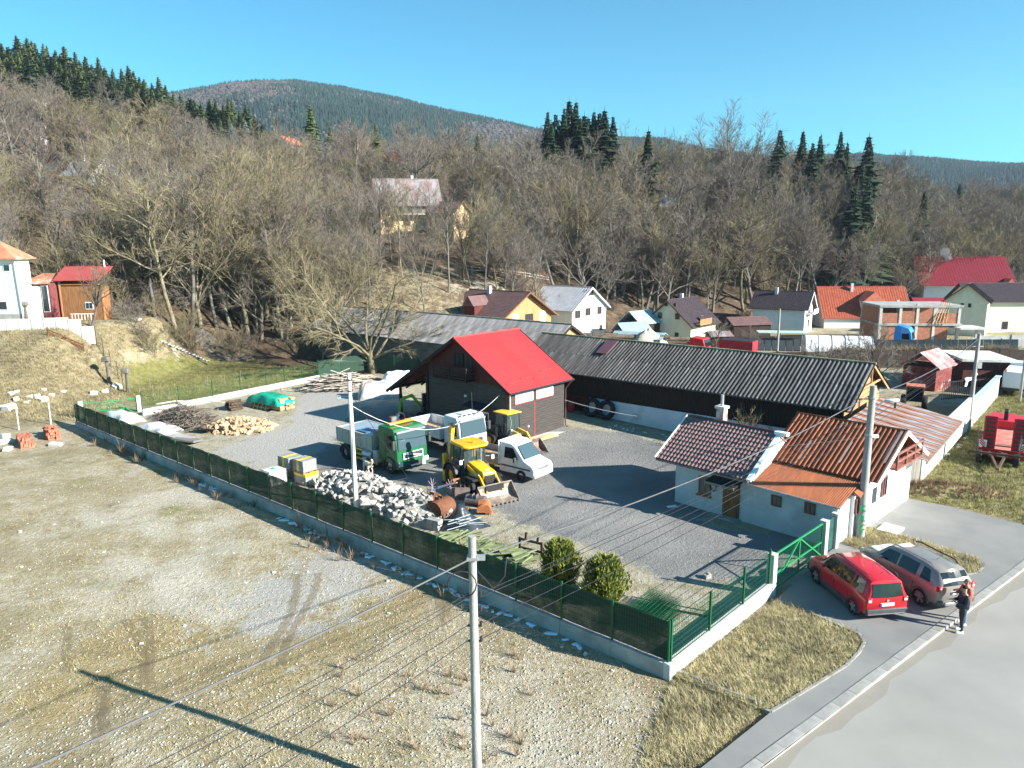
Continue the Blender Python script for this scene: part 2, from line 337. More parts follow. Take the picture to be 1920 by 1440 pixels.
# ------------------------------------------------------------------ road, pavement, kerbs
M_road = mat('road_asphalt', (.265, .257, .236), .9, .07, .35, .25, 60, col2=(.29, .278, .25), thr=.55, soft=.12)
M_walk = mat('pavement_asphalt', (.19, .19, .183), .9, .08, .5, .3, 60, col2=(.24, .235, .22), thr=.56, soft=.12)
M_kerb = mat('kerb_concrete', (.285, .28, .26), .9, .12, 2.5, .3, 40, jitter=.07)
M_conc = mat('concrete', (.34, .33, .31), .9, .14, 1.2, .3, 25, col2=(.22, .21, .2), thr=.63, soft=.12)
M_concl = mat('pale_concrete', (.52, .50, .46), .9, .08, 1.5, .2, 25, col2=(.38, .36, .32), thr=.66, soft=.1)
def sheet(name, pts, z, m, skirt=.25, tri=True):
 me = bpy.data.meshes.new(name); bm = bmesh.new()
 up = [bm.verts.new((p[0], p[1], z)) for p in pts]; dn = [bm.verts.new((p[0], p[1], z-skirt)) for p in pts]
 f = bm.faces.new(up); n = len(pts)
 for i in range(n): bm.faces.new((up[i], up[(i+1) % n], dn[(i+1) % n], dn[i]))
 bmesh.ops.triangulate(bm, faces=[f]); bmesh.ops.recalc_face_normals(bm, faces=bm.faces); bm.to_mesh(me); bm.free()
 return link(name, me, m)
ZR, ZW = .02, .13
kerb_px = [(1433, 1440), (1595, 1312), (1793, 1153), (1920, 1070)]
kp = [Vector(P2(*p, ZR)).to_3d() for p in kerb_px]
kd = (kp[-1]-kp[0]).normalized(); k0 = kp[0]-kd*22; k1 = kp[-1]+kd*70; kn = Vector((kd.y, -kd.x, 0))
KA = math.atan2(kd.y, kd.x)
M_dust = net_mat('kerbside_dust', (.34, .30, .23), .32)
for w0, w1, z_ in ((.0, .5, .006),):
 vs = []
 for i in range(91):
  p = k0+kd*(i*.9); a = w1*(.75+.25*math.sin(i*.9)+.2*math.sin(i*2.3)); vs += [(p.x+kn.x*w0, p.y+kn.y*w0, ZR+z_), (p.x+kn.x*a, p.y+kn.y*a, ZR+z_)]
 tag(MB().add(vs, [(2*i, 2*i+1, 2*i+3, 2*i+2) for i in range(90)]).build('road_dust', M_dust), kind='structure')
tag(sheet('road', [k0, k1, k1+kn*9, k0+kn*9], ZR, M_road), kind='structure')
ki0, ki1 = k0-kn*.30, k1-kn*.30
walk_px = [(1314, 1440), (1445, 1335), (1516, 1292), (1587, 1248), (1612, 1222), (1621, 1205), (1611, 1189), (1564, 1169), (1496, 1139), (1455, 1124), (1541, 1045), (1556, 1033), (1600, 1000), (1690, 932), (1789, 951), (1920, 984)]
wp = [Vector(P2(*p, ZW)).to_3d() for p in walk_px]
d0 = (wp[0]-wp[1]).normalized()
walk_poly = [ki0, ki1] + [wp[-1]+(wp[-1]-wp[-2]).normalized()*5] + wp[::-1] + [wp[0]+d0*20]
tag(sheet('pavement', walk_poly, ZW, M_walk), kind='structure')
kerb = tag(MB().bar((k0-kn*.15).to_3d()+Vector((0, 0, -.06)), (k1-kn*.15).to_3d()+Vector((0, 0, -.06)), .27, .2).build('kerb', M_conc), kind='structure')
ks = MB().box((0, 0, 0), (.985, .30, .26)).mesh('kerb_stone'); fixn(ks); ks.materials.append(M_kerb)
L_k = (k1-k0).length; n = 0
for i in range(12, 66):
 p = k0+kd*(i+.5)-kn*.15
 inst('kerb_stone', ks, kerb, (p.x, p.y, ZW+.02-.13+random.uniform(-.006, .006)), (0, 0, KA+random.uniform(-.006, .006)))
M_vg = mat('verge_grass', (.36, .30, .155), .95, .22, 3.5, .9, 14, col2=(.27, .26, .09), thr=.55, soft=.15)
isl2 = [(1580, 1019), (1603, 992), (1631, 989), (1714, 1012), (1793, 1035), (1833, 1049), (1843, 1064), (1829, 1074), (1801, 1080), (1740, 1070), (1660, 1045)]
ip2 = [Vector(P2(*p, ZW)).to_3d() for p in isl2]
isl1 = [(1265, 1268), (1433, 1330), (1445, 1335), (1516, 1292), (1587, 1248), (1612, 1222), (1621, 1205), (1611, 1189), (1564, 1169), (1496, 1139), (1455, 1126), (1450, 1135)]
ip1 = [Vector(P2(*p, ZW)).to_3d() for p in isl1]
isl3 = [(1262, 1275), (1433, 1334), (1314, 1440), (1200, 1440)]
tag(sheet('grass_island', ip2, ZW+.02, M_vg), kind='structure')
tag(sheet('grass_verge', ip1, ZW-.01, M_vg), kind='structure')
def edging(name, pts, closed=False):
 o = None; me = MB().box((0, 0, 0), (1, .1, .16)).mesh('edging_stone'); fixn(me); me.materials.append(M_kerb)
 par = tag(MB().bar(pts[0]+Vector((0, 0, -.2)), pts[1]+Vector((0, 0, -.2)), .08, .05).build(name, M_kerb), kind='structure')
 seq = pts+[pts[0]] if closed else pts
 for a, bb in zip(seq, seq[1:]):
  d = bb-a; k = max(1, round(d.length/1.0))
  for i in range(k):
   p = a+d*((i+.5)/k); inst('edging_stone', me, par, (p.x, p.y, ZW-.04), (0, 0, math.atan2(d.y, d.x)), (d.length/k*.99, 1, 1))
edging('island_edging', ip2[1:9]); edging('verge_edging', ip1[1:-1])
e0, e1 = Vector(P2(1265, 1262)).to_3d(), Vector(P2(1433, 1328)).to_3d()
tag(MB().bar(e0+Vector((0, 0, .06)), e1+Vector((0, 0, .06)), .12, .2).build('verge_border_strip', M_conc), kind='structure')
# ------------------------------------------------------------------ building helpers
def PL(px, py, A, th, t=0.0):
 r = ray(px, py); d = Vector((math.cos(R(th)), math.sin(R(th)))); n = Vector((-d.y, d.x)); o = Vector((A[0], A[1]))+n*t
 k = n.dot(o)/n.dot(r.xy); P = Vector((0, 0, CAM_H))+r*k; return (P.xy-o).dot(d), P.z
def corr_mesh(name, wd, ln, pitch, amp, m, seg=6, lap=0.0):
 n = max(2, int(round(wd/pitch*seg))); vs = []; fs = []
 for k, dz in ((0, 0), (1, -.012)):
  for j in (0, 1):
   for i in range(n+1):
    x = wd*i/n; vs.append((x, ln*j, amp*math.sin(2*math.pi*x/pitch)+dz))
 q = n+1
 for i in range(n):
  fs.append((i, i+1, q+i+1, q+i)); fs.append((2*q+i, 3*q+i, 3*q+i+1, 2*q+i+1))
  fs.append((i, 2*q+i, 2*q+i+1, i+1)); fs.append((q+i, q+i+1, 3*q+i+1, 3*q+i))
 me = bpy.data.meshes.new(name); me.from_pydata(vs, [], fs); me.update(); me.polygons.foreach_set('use_smooth', [True]*len(fs)); me.set_sharp_from_angle(angle=R(60)); me.materials.append(m); return me
def sheets(parent, name, O, sdir, updir, total, length, nsheet, rows, pitch, amp, m, jit=.006, lap=.12, seg=6):
 wd = total/nsheet; ln = length/rows+lap
 me = corr_mesh(name, round(wd/pitch)*pitch if wd > pitch else wd, ln, pitch, amp, m, seg)
 nrm = sdir.cross(updir).normalized(); sx = wd/(round(wd/pitch)*pitch)
 for r_ in range(rows):
  for i in range(nsheet):
   p = O+sdir*(wd*i)+updir*(length/rows*r_)+nrm*(.015*r_+random.uniform(0, jit)); M = Matrix((sdir, updir, nrm)).transposed().to_4x4(); M.translation = p
   o = inst(name, me, parent); o.matrix_local = M @ Matrix.Rotation(random.uniform(-.004, .004), 4, 'Z') @ Matrix.Diagonal((sx, 1, 1, 1))
def planks(mb, fr, s0, s1, z0, z1, t, step, gap=.012, th=.03, horiz=True, mi=0, jit=.006):
 if horiz:
  k = max(1, round((z1-z0)/step)); h = (z1-z0)/k
  for i in range(k):
   mb.bx(s0, s1, t-th+random.uniform(-jit, 0), t, z0+i*h+gap/2, z0+(i+1)*h-gap/2, mi)
 else:
  k = max(1, round((s1-s0)/step)); h = (s1-s0)/k
  for i in range(k):
   mb.bx(s0+i*h+gap/2, s0+(i+1)*h-gap/2, t-th+random.uniform(-jit, 0), t, z0, z1, mi)
def window(par, c, w_, h_, axis, frame_m, pane_m, depth=.08, fw=.07, mull=1, trans=0, name='window', sill=False):
 mb = MB(); pm = MB()
 def bx(mbb, a0, a1, z0, z1, d0, d1):
  if axis == 'x': mbb.bx(c[0]+a0, c[0]+a1, c[1]+d0, c[1]+d1, c[2]+z0, c[2]+z1)
  else:
   sg = 1 if axis == 'y' else -1; lo, hi = sorted((c[0]-sg*d0, c[0]-sg*d1)); mbb.bx(lo, hi, c[1]+a0, c[1]+a1, c[2]+z0, c[2]+z1)
 W, Hh = w_/2, h_/2
 bx(mb, -W, W, -Hh, -Hh+fw, -depth, .02); bx(mb, -W, W, Hh-fw, Hh, -depth, .02); bx(mb, -W, -W+fw, -Hh+fw, Hh-fw, -depth, .02); bx(mb, W-fw, W, -Hh+fw, Hh-fw, -depth, .02)
 for i in range(1, mull+1):
  a = -W+w_*i/(mull+1); bx(mb, a-fw/2, a+fw/2, -Hh+fw, Hh-fw, -depth*.8, .02)
 for i in range(1, trans+1):
  a = -Hh+h_*i/(trans+1); bx(mb, -W+fw, W-fw, a-fw/3, a+fw/3, -depth*.7, .02)
 if sill: bx(mb, -W-.08, W+.08, -Hh-.06, -Hh, -depth-.12, .0)
 o = mb.build(name, frame_m, par); bx(pm, -W+fw*.6, W-fw*.6, -Hh+fw*.6, Hh-fw*.6, -depth*.45, .015); pm.build('pane', pane_m, o); return o
M_glass = glass('window_glass', (.03, .04, .05)); M_white = mat('white_paint', (.80, .79, .76), .6, .04, 2); M_brownf = mat('brown_frame', (.16, .075, .035), .6, .15, 4)
M_redf = mat('red_trim', (.35, .03, .03), .6, .1, 3); M_stucco_w = mat('white_render', (.82, .81, .78), .9, .04, 1.2, .15, 40, col2=(.68, .66, .62), thr=.68, soft=.1)
M_black = mat('black_rubber_and_shade', (.022, .022, .024), .7, .2, 6); M_dkmetal = mat('dark_metal', (.045, .045, .05), .45, .2, 5, metal=.3)
M_grnmetal = mat('green_painted_steel', (.008, .085, .035), .5, .15, 5)
M_steel = mat('galvanised_steel', (.42, .43, .44), .45, .15, 6, metal=.6)
M_wood = mat('weathered_wood', (.22, .18, .14), .9, .25, 2, .4, 20, stretch=(1, 8, 8)); M_fresh = mat('fresh_wood', (.55, .35, .17), .8, .15, 3, .2, 20, jitter=.15)
# ------------------------------------------------------------------ long dark shed
SA, STH = G(1106, 783), -41.0
shed = thing('long_shed', 'long dark brown timber shed with black corrugated roof and white plinth wall', 'shed', (SA.x, SA.y, 0), R(STH))
M_bboard = mat('dark_brown_boards', (.030, .017, .012), .85, .3, 2.2, .3, 12, stretch=(6, 6, .6))
M_eternit = mat('black_fibre_cement', (.09, .082, .075), .8, .3, 1.4, .3, 20, col2=(.24, .235, .225), thr=.62, soft=.08, stretch=(2.2, .5, 1), jitter=.22)
M_limew = mat('white_plinth_paint', (.62, .65, .68), .9, .05, .8, .2, 20, col2=(.45, .46, .45), thr=.66, soft=.08)
s_end = 20.1; zb = .45
ev = PL(1120, 707, SA, STH, -.45)[1]; tr = 4.3; rz_ = PL(1400, 660, SA, STH, tr)[1]; rz_ = max(rz_, ev+2.0)
mb = MB()
mb.bx(-8.5, s_end-.35, .03, 2*tr-.2, -.5, ev-.15)
mb.add([(s_end-.35, .03, ev-.15), (s_end-.35, 2*tr-.2, ev-.15), (s_end-.35, tr, rz_-.25), (-8.5, .03, ev-.15), (-8.5, 2*tr-.2, ev-.15), (-8.5, tr, rz_-.25)], [(0, 1, 2), (3, 5, 4), (0, 2, 5, 3), (1, 4, 5, 2)])
mb.build('timber_wall', M_bboard, shed)
wb = MB(); planks(wb, None, -8.5, s_end-.35, 1.72, ev-.1, .03, .14, .015, .03, False, jit=.012); wb.build('wall_boards', M_bboard, shed)
MB().bx(0, s_end-.3, -.12, .03, -.4, 1.72).build('plinth_wall', M_limew, shed, bevel=.01)
wb = MB(); planks(wb, None, -8.5, -.02, -.3, 1.7, .02, .16, .015, .03, False, jit=.012); wb.build('lower_boards', mat('red_brown_boards', (.07, .022, .016), .85, .3, 2.2, .3, 12), shed)
slope = Vector((0, tr+.45, rz_-ev)).normalized(); Ln = math.hypot(tr+.45, rz_-ev)
sheets(shed, 'roof_sheet', Vector((-8.5, -.45, ev)), Vector((1, 0, 0)), slope, s_end+8.8, Ln, 24, 2, .30, .055, M_eternit)
slope2 = Vector((0, -(tr+.45), rz_-ev)).normalized()
sheets(shed, 'rear_roof_sheet', Vector((s_end+.3, 2*tr+.45, ev)), Vector((-1, 0, 0)), slope2, s_end+8.8, Ln, 12, 1, .30, .055, M_eternit)
MB().tube([(-8.5, tr, rz_+.03), (s_end+.3, tr, rz_+.03)], .09, 8).build('ridge_cap', mat('ridge_lichen', (.26, .25, .16), .9, .3, 2), shed)
M_gbl = mat('bare_gable_boards', (.42, .24, .11), .85, .2, 2, .2, 12, stretch=(6, 6, .6))
gb = MB()
k = 26
for i in range(k):
 t0, t1 = .05+(2*tr-.3)*i/k, .05+(2*tr-.3)*(i+1)/k; tm = (t0+t1)/2; top = ev-.2+(rz_-ev)*(1-abs(tm-tr)/tr)
 gb.bx(s_end-.34, s_end-.31+random.uniform(0, .01), t0+.006, t1-.006, -.3, top)
gb.build('gable_boards', M_gbl, shed)
fr = MB(); fr.bar((s_end+.2, -.4, ev-.12), (s_end+.2, tr, rz_-.12), .05, .16); fr.bar((s_end+.2, 2*tr+.4, ev-.12), (s_end+.2, tr, rz_-.12), .05, .16); fr.bar((s_end+.1, tr-2.2, ev+1.0), (s_end+.1, tr+2.2, ev+1.0), .1, .12); fr.bar((s_end+.1, tr, ev+.9), (s_end+.1, tr, rz_-.2), .1, .1); fr.build('bargeboards', M_gbl, shed)
MB().tube([(-8.5, -.52, ev-.03), (s_end+.3, -.52, ev-.05)], .06, 6).build('gutter', M_dkmetal, shed)
pp = MB().box((-.4, tr*.72-.1, ev+(rz_-ev)*.76+.12), (1.1, 2.0, .05), rx=math.atan2(rz_-ev, tr+.45)).build('patch_sheet', mat('purple_brown_sheet', (.12, .055, .07), .5, .1, 3), shed)
BT = STH; bev = 4.1; BA = G(800, 640, bev); BA.z = 0
bs = thing('grey_shed', 'old grey plank shed with lichen grey corrugated roof behind the red roofed workshop', 'shed', (BA.x, BA.y, .3), R(BT))
M_eter2 = mat('grey_fibre_cement', (.21, .195, .19), .9, .25, 1.0, .3, 20, col2=(.44, .42, .39), thr=.55, soft=.12, stretch=(1.5, .5, 1), jitter=.18)
M_gplank = mat('grey_planks', (.17, .16, .155), .9, .25, 2, .4, 14, stretch=(.5, 6, 6))
btr = 4.0; bl = PL(612, 578, BA, BT, btr)[0]; br = PL(1073, 609, BA, BT, btr)[0]; brz = PL(1000, 603, BA, BT, btr)[1]-.3; bl = max(bl, -22)
mb = MB(); mb.bx(bl+.3, br-.4, .05, 2*btr, -1, bev-.5)
mb.add([(br-.4, .05, bev-.5), (br-.4, 2*btr, bev-.5), (br-.4, btr, brz-.2), (bl+.3, .05, bev-.5), (bl+.3, 2*btr, bev-.5), (bl+.3, btr, brz-.2)], [(0, 1, 2), (3, 5, 4), (0, 2, 5, 3), (1, 4, 5, 2)]); mb.build('wall', M_gplank, bs)
wb = MB(); planks(wb, None, bl+.3, br-.4, .9, bev-.5, .05, .2, .02, .03); wb.build('plank_wall', M_gplank, bs)
wb = MB(); k = 20
for i in range(k):
 t0, t1 = .05+(2*btr-.05)*i/k, .05+(2*btr-.05)*(i+1)/k; tm = (t0+t1)/2
 wb.bx(br-.4, br-.37, t0+.008, t1-.008, -.5, bev-.5+(brz-bev+.3)*(1-abs(tm-btr)/btr)-.05)
wb.build('gable_boards', M_gbl, bs)
Lb = math.hypot(btr+.5, brz-bev+.3); up1 = Vector((0, btr+.5, brz-bev+.3)).normalized()
sheets(bs, 'roof_sheet', Vector((bl, -.5, bev-.3)), Vector((1, 0, 0)), up1, br-bl, Lb, 26, 2, .3, .05, M_eter2)
sheets(bs, 'rear_roof_sheet', Vector((br, 2*btr+.5, bev-.3)), Vector((-1, 0, 0)), Vector((0, -(btr+.5), brz-bev+.3)).normalized(), br-bl, Lb, 10, 1, .3, .05, M_eter2)
MB().tube([(bl, btr, brz+.04), (br, btr, brz+.04)], .09, 8).build('ridge_cap', MATS['ridge_lichen'], bs)
fr = MB(); fr.bar((br-.05, -.5, bev-.45), (br-.05, btr, brz-.15), .06, .2); fr.bar((br-.05, 2*btr+.5, bev-.45), (br-.05, btr, brz-.15), .06, .2); fr.build('bargeboards', M_bboard, bs)
# ------------------------------------------------------------------ red roofed workshop
A, TH = G(956, 830, .2), 48.0
rh = thing('workshop', 'dark timber workshop with bright red metal roof, balcony and open lean-to', 'building', (A.x, A.y, .0), R(TH))
M_dsid = mat('dark_siding', (.055, .048, .043), .7, .2, 2, .2, 14, stretch=(.6, .6, 6)); M_dred = mat('dark_red_boards', (.10, .018, .014), .7, .25, 2.5, .2, 12, stretch=(6, 6, .6))
M_redroof = mat('red_roof_metal', (.46, .045, .045), .42, .05, .6, col2=(.42, .035, .038), thr=.55, soft=.15, jitter=.07)
LX = 6.3; WY = 8.7; ov = .55
eR = 3.95; ry = 5.1; rzh = PL(861, 636, A, TH+90, ov)[1]; eL_y, eL_z = 13.3, 2.45
def roofz(y): return eR-.05+(rzh-eR)*(y+.45)/(ry+.45) if y < ry else rzh+(eL_z-rzh)*(y-ry)/(eL_y-ry)
zt = 4.25
mb = MB(); mb.bx(.03, LX, .03, WY, -.4, 3.6)
pf = [(.03, 3.6), (.03, roofz(.03)-.15), (ry, rzh-.18), (WY, roofz(WY)-.15), (WY, 3.6)]
mb.prism(pf, 'x', .03, LX); mb.build('wall', M_dsid, rh)
wb = MB()
for (a0, a1) in ((0, 2.0), (2.95, WY)): planks(wb, None, 0, 1, 0, 1, 0, 1) if False else None
k = 24
for i in range(k):
 z0, z1 = -.1+4.3*i/k, -.1+4.3*(i+1)/k
 spans = [(0, 1.98), (2.92, WY)] if z0 < 2.15 else [(0, WY)]
 for a0, a1 in spans:
  if z1 > roofz(a1)-.2: a1 = a1-.9
  if z1 > roofz(a0)-.2: a0 = a0+.6
  wb.bx(-.03+random.uniform(-.004, 0), .03, a0, a1, z0+.008, z1-.008)
 z1b = min(z1, 3.75)
 if z0 < 3.7: wb.bx(.0, LX, -.03+random.uniform(-.004, 0), .03, z0+.008, z1b-.008)
wb.build('siding_boards', M_dsid, rh)
wb = MB(); k = 60
for i in range(k):
 y0, y1 = .7+7.9*i/k, .7+7.9*(i+1)/k; ym = (y0+y1)/2; tp = roofz(ym)-.25
 if tp > zt+.1: wb.bx(-.035+random.uniform(-.006, 0), .02, y0+.006, y1-.006, zt, tp)
wb.build('gable_boards', M_dred, rh)
upR = Vector((0, ry+.5, rzh-eR)).normalized(); LR = math.hypot(ry+.5, rzh-eR)
def rib_mesh(name, wd, ln, pitch, m, h=.03, steps=0):
 mb = MB(); n = int(round(wd/pitch)); 
 prof = []
 for i in range(n):
  x = i*pitch; prof += [(x, 0), (x+pitch*.55, 0), (x+pitch*.65, h), (x+pitch*.9, h)]
 prof.append((n*pitch, 0)); vs = [(x*wd/(n*pitch), 0, z) for x, z in prof]+[(x*wd/(n*pitch), ln, z) for x, z in prof]; q = len(prof)
 mb.add(vs, [(i, i+1, q+i+1, q+i) for i in range(q-1)]); b0 = len(mb.v)
 mb.add([(0, 0, -.04), (wd, 0, -.04), (wd, ln, -.04), (0, ln, -.04), (0, 0, -.002), (wd, 0, -.002), (wd, ln, -.002), (0, ln, -.002)], [(3, 2, 1, 0), (0, 1, 5, 4), (1, 2, 6, 5), (2, 3, 7, 6), (3, 0, 4, 7)])
 me = mb.mesh(name); me.materials.append(m); return me
def lay(par, name, me, O, sdir, updir, n, wd):
 nrm = sdir.cross(updir).normalized()
 for i in range(n):
  M = Matrix((sdir, updir, nrm)).transposed().to_4x4(); M.translation = O+sdir*(wd*i)+nrm*random.uniform(0, .004); o = inst(name, me, par); o.matrix_local = M
nS = 7; wS = (LX+2*ov)/nS
lay(rh, 'roof_sheet', rib_mesh('roof_sheet', wS, LR, .175, M_redroof, .02), Vector((-ov, -.5, eR)), Vector((1, 0, 0)), upR, nS, wS)
LLn = math.hypot(eL_y-ry, rzh-eL_z); upL = Vector((0, -(eL_y-ry), rzh-eL_z)).normalized()
lay(rh, 'lean_to_roof_sheet', rib_mesh('lean_to_roof_sheet', wS, LLn, .175, M_redroof, .02), Vector((LX+ov, eL_y, eL_z)), Vector((-1, 0, 0)), upL, nS, wS)
MB().tube([(-ov, ry, rzh+.03), (LX+ov, ry, rzh+.03)], .1, 8).build('ridge_cap', M_redroof, rh)
bb = MB()
for xx_ in (-ov-.02, LX+ov+.02):
 bb.bar((xx_, -.52, eR-.1), (xx_, ry, rzh-.06), .04, .24); bb.bar((xx_, eL_y, eL_z-.1), (xx_, ry, rzh-.06), .04, .24)
bb.build('bargeboards', M_bboard, rh)
MB().tube([(-ov, -.57, eR-.04), (LX+ov, -.57, eR-.04)], .075, 6).build('gutter', M_dkmetal, rh)
MB().tube([(LX+.3, -.57, eR-.08), (LX+.1, -.1, 3.2), (LX+.1, -.1, .3), (LX+.1, -.5, .1)], .05, 6).build('downpipe', mat('brown_pipe', (.12, .05, .035), .5), rh)
MB().tube([(-.02, -.08, eR-.2), (-.02, -.08, .1)], .05, 6).build('white_downpipe', M_white, rh)
for (x0, yy0) in ((.6, .75), (2.3, .95), (3.6, .75), (4.9, 1.25)):
 p = Vector((x0-.6, yy0-.5, 0)); zr = eR+(rzh-eR)*(yy0)/(ry+.5)
 MB().box((x0+.1, yy0-.5, zr+.06), (1.35, .05, .1)).build('snow_guard', M_redroof, rh)
rf = MB()
for i in range(6):
 y0 = ry+1.3+i*1.2
for xx_ in np.linspace(-.2, LX+.2, 5): rf.bar((xx_, WY-.2, roofz(WY)-.2), (xx_, eL_y-.1, eL_z-.12), .08, .14)
rf.build('lean_to_rafters', M_bboard, rh)
for xx_ in (.1, LX/2, LX-.1):
 MB().bx(xx_-.09, xx_+.09, 12.2, 12.38, -.2, roofz(12.3)-.16).build('lean_to_post', M_bboard, rh)
MB().bx(LX-.08, LX, WY, 12.4, -.2, 2.75).build('lean_to_back_wall', M_bboard, rh)
MB().bx(0, LX, 12.2, 12.38, roofz(12.3)-.3, roofz(12.3)-.15).build('lean_to_beam', M_bboard, rh)
MB().bx(-.14, .06, WY-.12, WY+.12, -.2, roofz(WY)-.2).build('corner_post', M_bboard, rh)
MB().bx(-.05, .0, 4.9, 8.45, .0, 3.6).build('garage_door', mat('garage_door_boards', (.045, .036, .032), .6, .2, 2, stretch=(.6, .6, 6)), rh, bevel=.01)
dr = MB().bx(-.06, .0, 2.0, 2.9, .05, 2.12).build('door', M_white, rh)
MB().bx(-.075, -.05, 2.08, 2.42, 1.1, 2.02).build('door_pane', M_glass, dr); MB().bx(-.075, -.05, 2.48, 2.82, 1.1, 2.02).build('door_pane', M_glass, dr)
MB().bx(-.08, -.02, 1.93, 2.0, .05, 2.2).bx(-.08, -.02, 2.9, 2.97, .05, 2.2).bx(-.08, -.02, 2.0, 2.9, 2.12, 2.2).build('door_trim', M_redf, dr)
MB().box((-.5, 2.9, 2.62), (1.0, 2.2, .05), ry=R(-14)).build('door_canopy', mat('dark_blue_sheet', (.02, .025, .035), .5), rh)
window(rh, (-.04, 5.0, 5.75), .95, .95, '-y', M_bboard, M_glass, mull=1)
MB().bx(-.07, .0, 3.75, 4.35, 4.5, 6.3).build('balcony_door', mat('brown_door', (.09, .04, .025), .6), rh)
MB().bx(-.09, -.06, 3.86, 4.24, 5.2, 6.2).build('balcony_door_pane', M_glass, rh)
bal = MB().bx(-1.0, -.04, 3.35, 7.0, 4.3, 4.42).build('balcony', M_bboard, rh)
for zc in (4.58, 4.82, 5.06, 5.3):
 MB().bx(-1.03, -.98, 3.33, 7.02, zc-.06, zc+.06).bx(-.98, -.06, 3.33, 3.38, zc-.06, zc+.06).build('rail_board', M_bboard, bal)
for yb in (3.38, 5.2, 6.95): MB().bx(-.98, -.9, yb-.05, yb+.05, 4.4, 5.3).build('baluster', M_bboard, bal)
for i, xc in enumerate((1.55, 3.9)):
 wn = window(rh, (xc, -.03, 3.3), 1.95, .72, 'x', M_white, glass('frosted_pane', (.30, .34, .34), .35), depth=.06, fw=.09, mull=0)
 MB().bx(xc-1.06, xc-.985, -.06, -.0, 2.85, 3.72).bx(xc+.985, xc+1.06, -.06, 0, 2.85, 3.72).bx(xc-1.06, xc+1.06, -.06, 0, 2.85, 2.93).build('red_surround', M_redf, wn)
MB().bx(-.06, .0, -.06, .04, .0, 3.9).bx(2.7, 2.78, -.045, -.01, .0, 2.85).build('red_corner_strip', M_redf, rh)
MB().bx(-.05, LX+.3, -.95, .0, -.3, .12).build('plinth_apron', M_concl, rh)
MB().bx(-2.6, -.0, -.5, 12.0, -.3, .09).build('concrete_apron', M_conc, rh)
MB().bx(-.12, -.03, -.25, .05, 1.5, 1.95).build('meter_box', mat('cream_plastic', (.6, .56, .42), .5), rh)
MB().box((-.1, 4.3, 3.1), (.18, .25, .16)).build('lamp', M_steel, rh)
for i in range(5):
 MB().box((2.6+random.uniform(-.3, .3), -1.3+.12*i, .2+.05*(i % 3)), (2.2, .2, .05), rz=random.uniform(-.15, .15)).build('plank', M_fresh, None)
 o = C.objects[-1]; o.matrix_world = Matrix.Translation((A.x, A.y, 0)) @ Matrix.Rotation(R(TH), 4, 'Z'); tag(o, 'fresh cut plank lying along the right wall of the workshop', 'plank', 'planks beside the workshop')
# ------------------------------------------------------------------ tile-roofed house and rusty-roofed house
T, TT = G(1265, 940), -46.8
M_oldst = mat('dirty_white_render', (.50, .50, .49), .95, .08, 1.0, .3, 18, col2=(.34, .33, .31), thr=.64, soft=.1)
th_ = thing('tiled_house', 'low white rendered house with mauve tiled roof and wooden door', 'house', (T.x, T.y, 0), R(TT))
ez = PL(1330, 884, T, TT, -.55)[1]; trd = 2.55; rzt = PL(1400, 801, T, TT, trd)[1]
hz_ = thing('rusty_roofed_house', 'white house with rusty orange corrugated roof and small balcony by the road', 'house', (T.x, T.y, 0), R(TT))
s_r = 4.55; s_w = PL(1575, 960, T, TT, 0)[0]+.0
def tr_z(t): return ez+(rzt-ez)*(t+.55)/(trd+.55)
mb = MB(); mb.bx(0, s_r, 0, 2*trd, -.4, tr_z(0)-.08); mb.prism([(0, tr_z(0)-.08), (2*trd, tr_z(0)-.08), (trd, rzt-.12)], 'x', 0, s_r); mb.build('wall', M_oldst, th_)
M_tile = mat('mauve_roof_tile', (.235, .15, .142), .95, .12, 3, jitter=.07, spec=.05)
cols, rows = 25, 11; s0_, s1_ = -.95, s_r+.05; tw = (s1_-s0_)/cols; LT = math.hypot(trd+.55, rzt-ez); tl = LT/rows; upT = Vector((0, trd+.55, rzt-ez)).normalized(); nT = Vector((1, 0, 0)).cross(upT)
prof = [(-.5, .0), (-.42, .05), (-.2, .07), (.0, .045), (.2, .0), (.38, -.015), (.5, .0)]
vs = []; fs = []; q = len(prof)
for yv, dz in ((0, .05), (tl*1.18, .0)):
 for x, z in prof: vs.append((x*tw, yv, z*.8+dz))
for x, z in prof: vs.append((x*tw, 0, z*.8+.02))
for i in range(q-1): fs += [(i, i+1, q+i+1, q+i), (2*q+i, 2*q+i+1, i+1, i)]
tile = bpy.data.meshes.new('roof_tile'); tile.from_pydata(vs, [], fs); tile.update(); tile.polygons.foreach_set('use_smooth', [True]*len(fs)); tile.set_sharp_from_angle(angle=R(50)); tile.materials.append(M_tile)
MB().box((0, 0, 0), (1, 1, 1)).mesh('x')
rb = MB(); rb.add([(s0_, -.55, ez-.04), (s1_, -.55, ez-.04), (s1_, trd, rzt-.04), (s0_, trd, rzt-.04), (s0_, 2*trd+.55, ez-.04), (s1_, 2*trd+.55, ez-.04), (s0_, trd, rzt-.14), (s1_, trd, rzt-.14), (s0_, -.55, ez-.12), (s1_, -.55, ez-.12), (s0_, 2*trd+.55, ez-.12), (s1_, 2*trd+.55, ez-.12)], [(0, 1, 2, 3), (3, 2, 5, 4), (8, 6, 7, 9), (6, 10, 11, 7), (0, 8, 9, 1), (4, 5, 11, 10), (0, 3, 4, 10, 6, 8), (1, 9, 7, 11, 5, 2)])
roof_t = rb.build('roof', M_tile, th_)
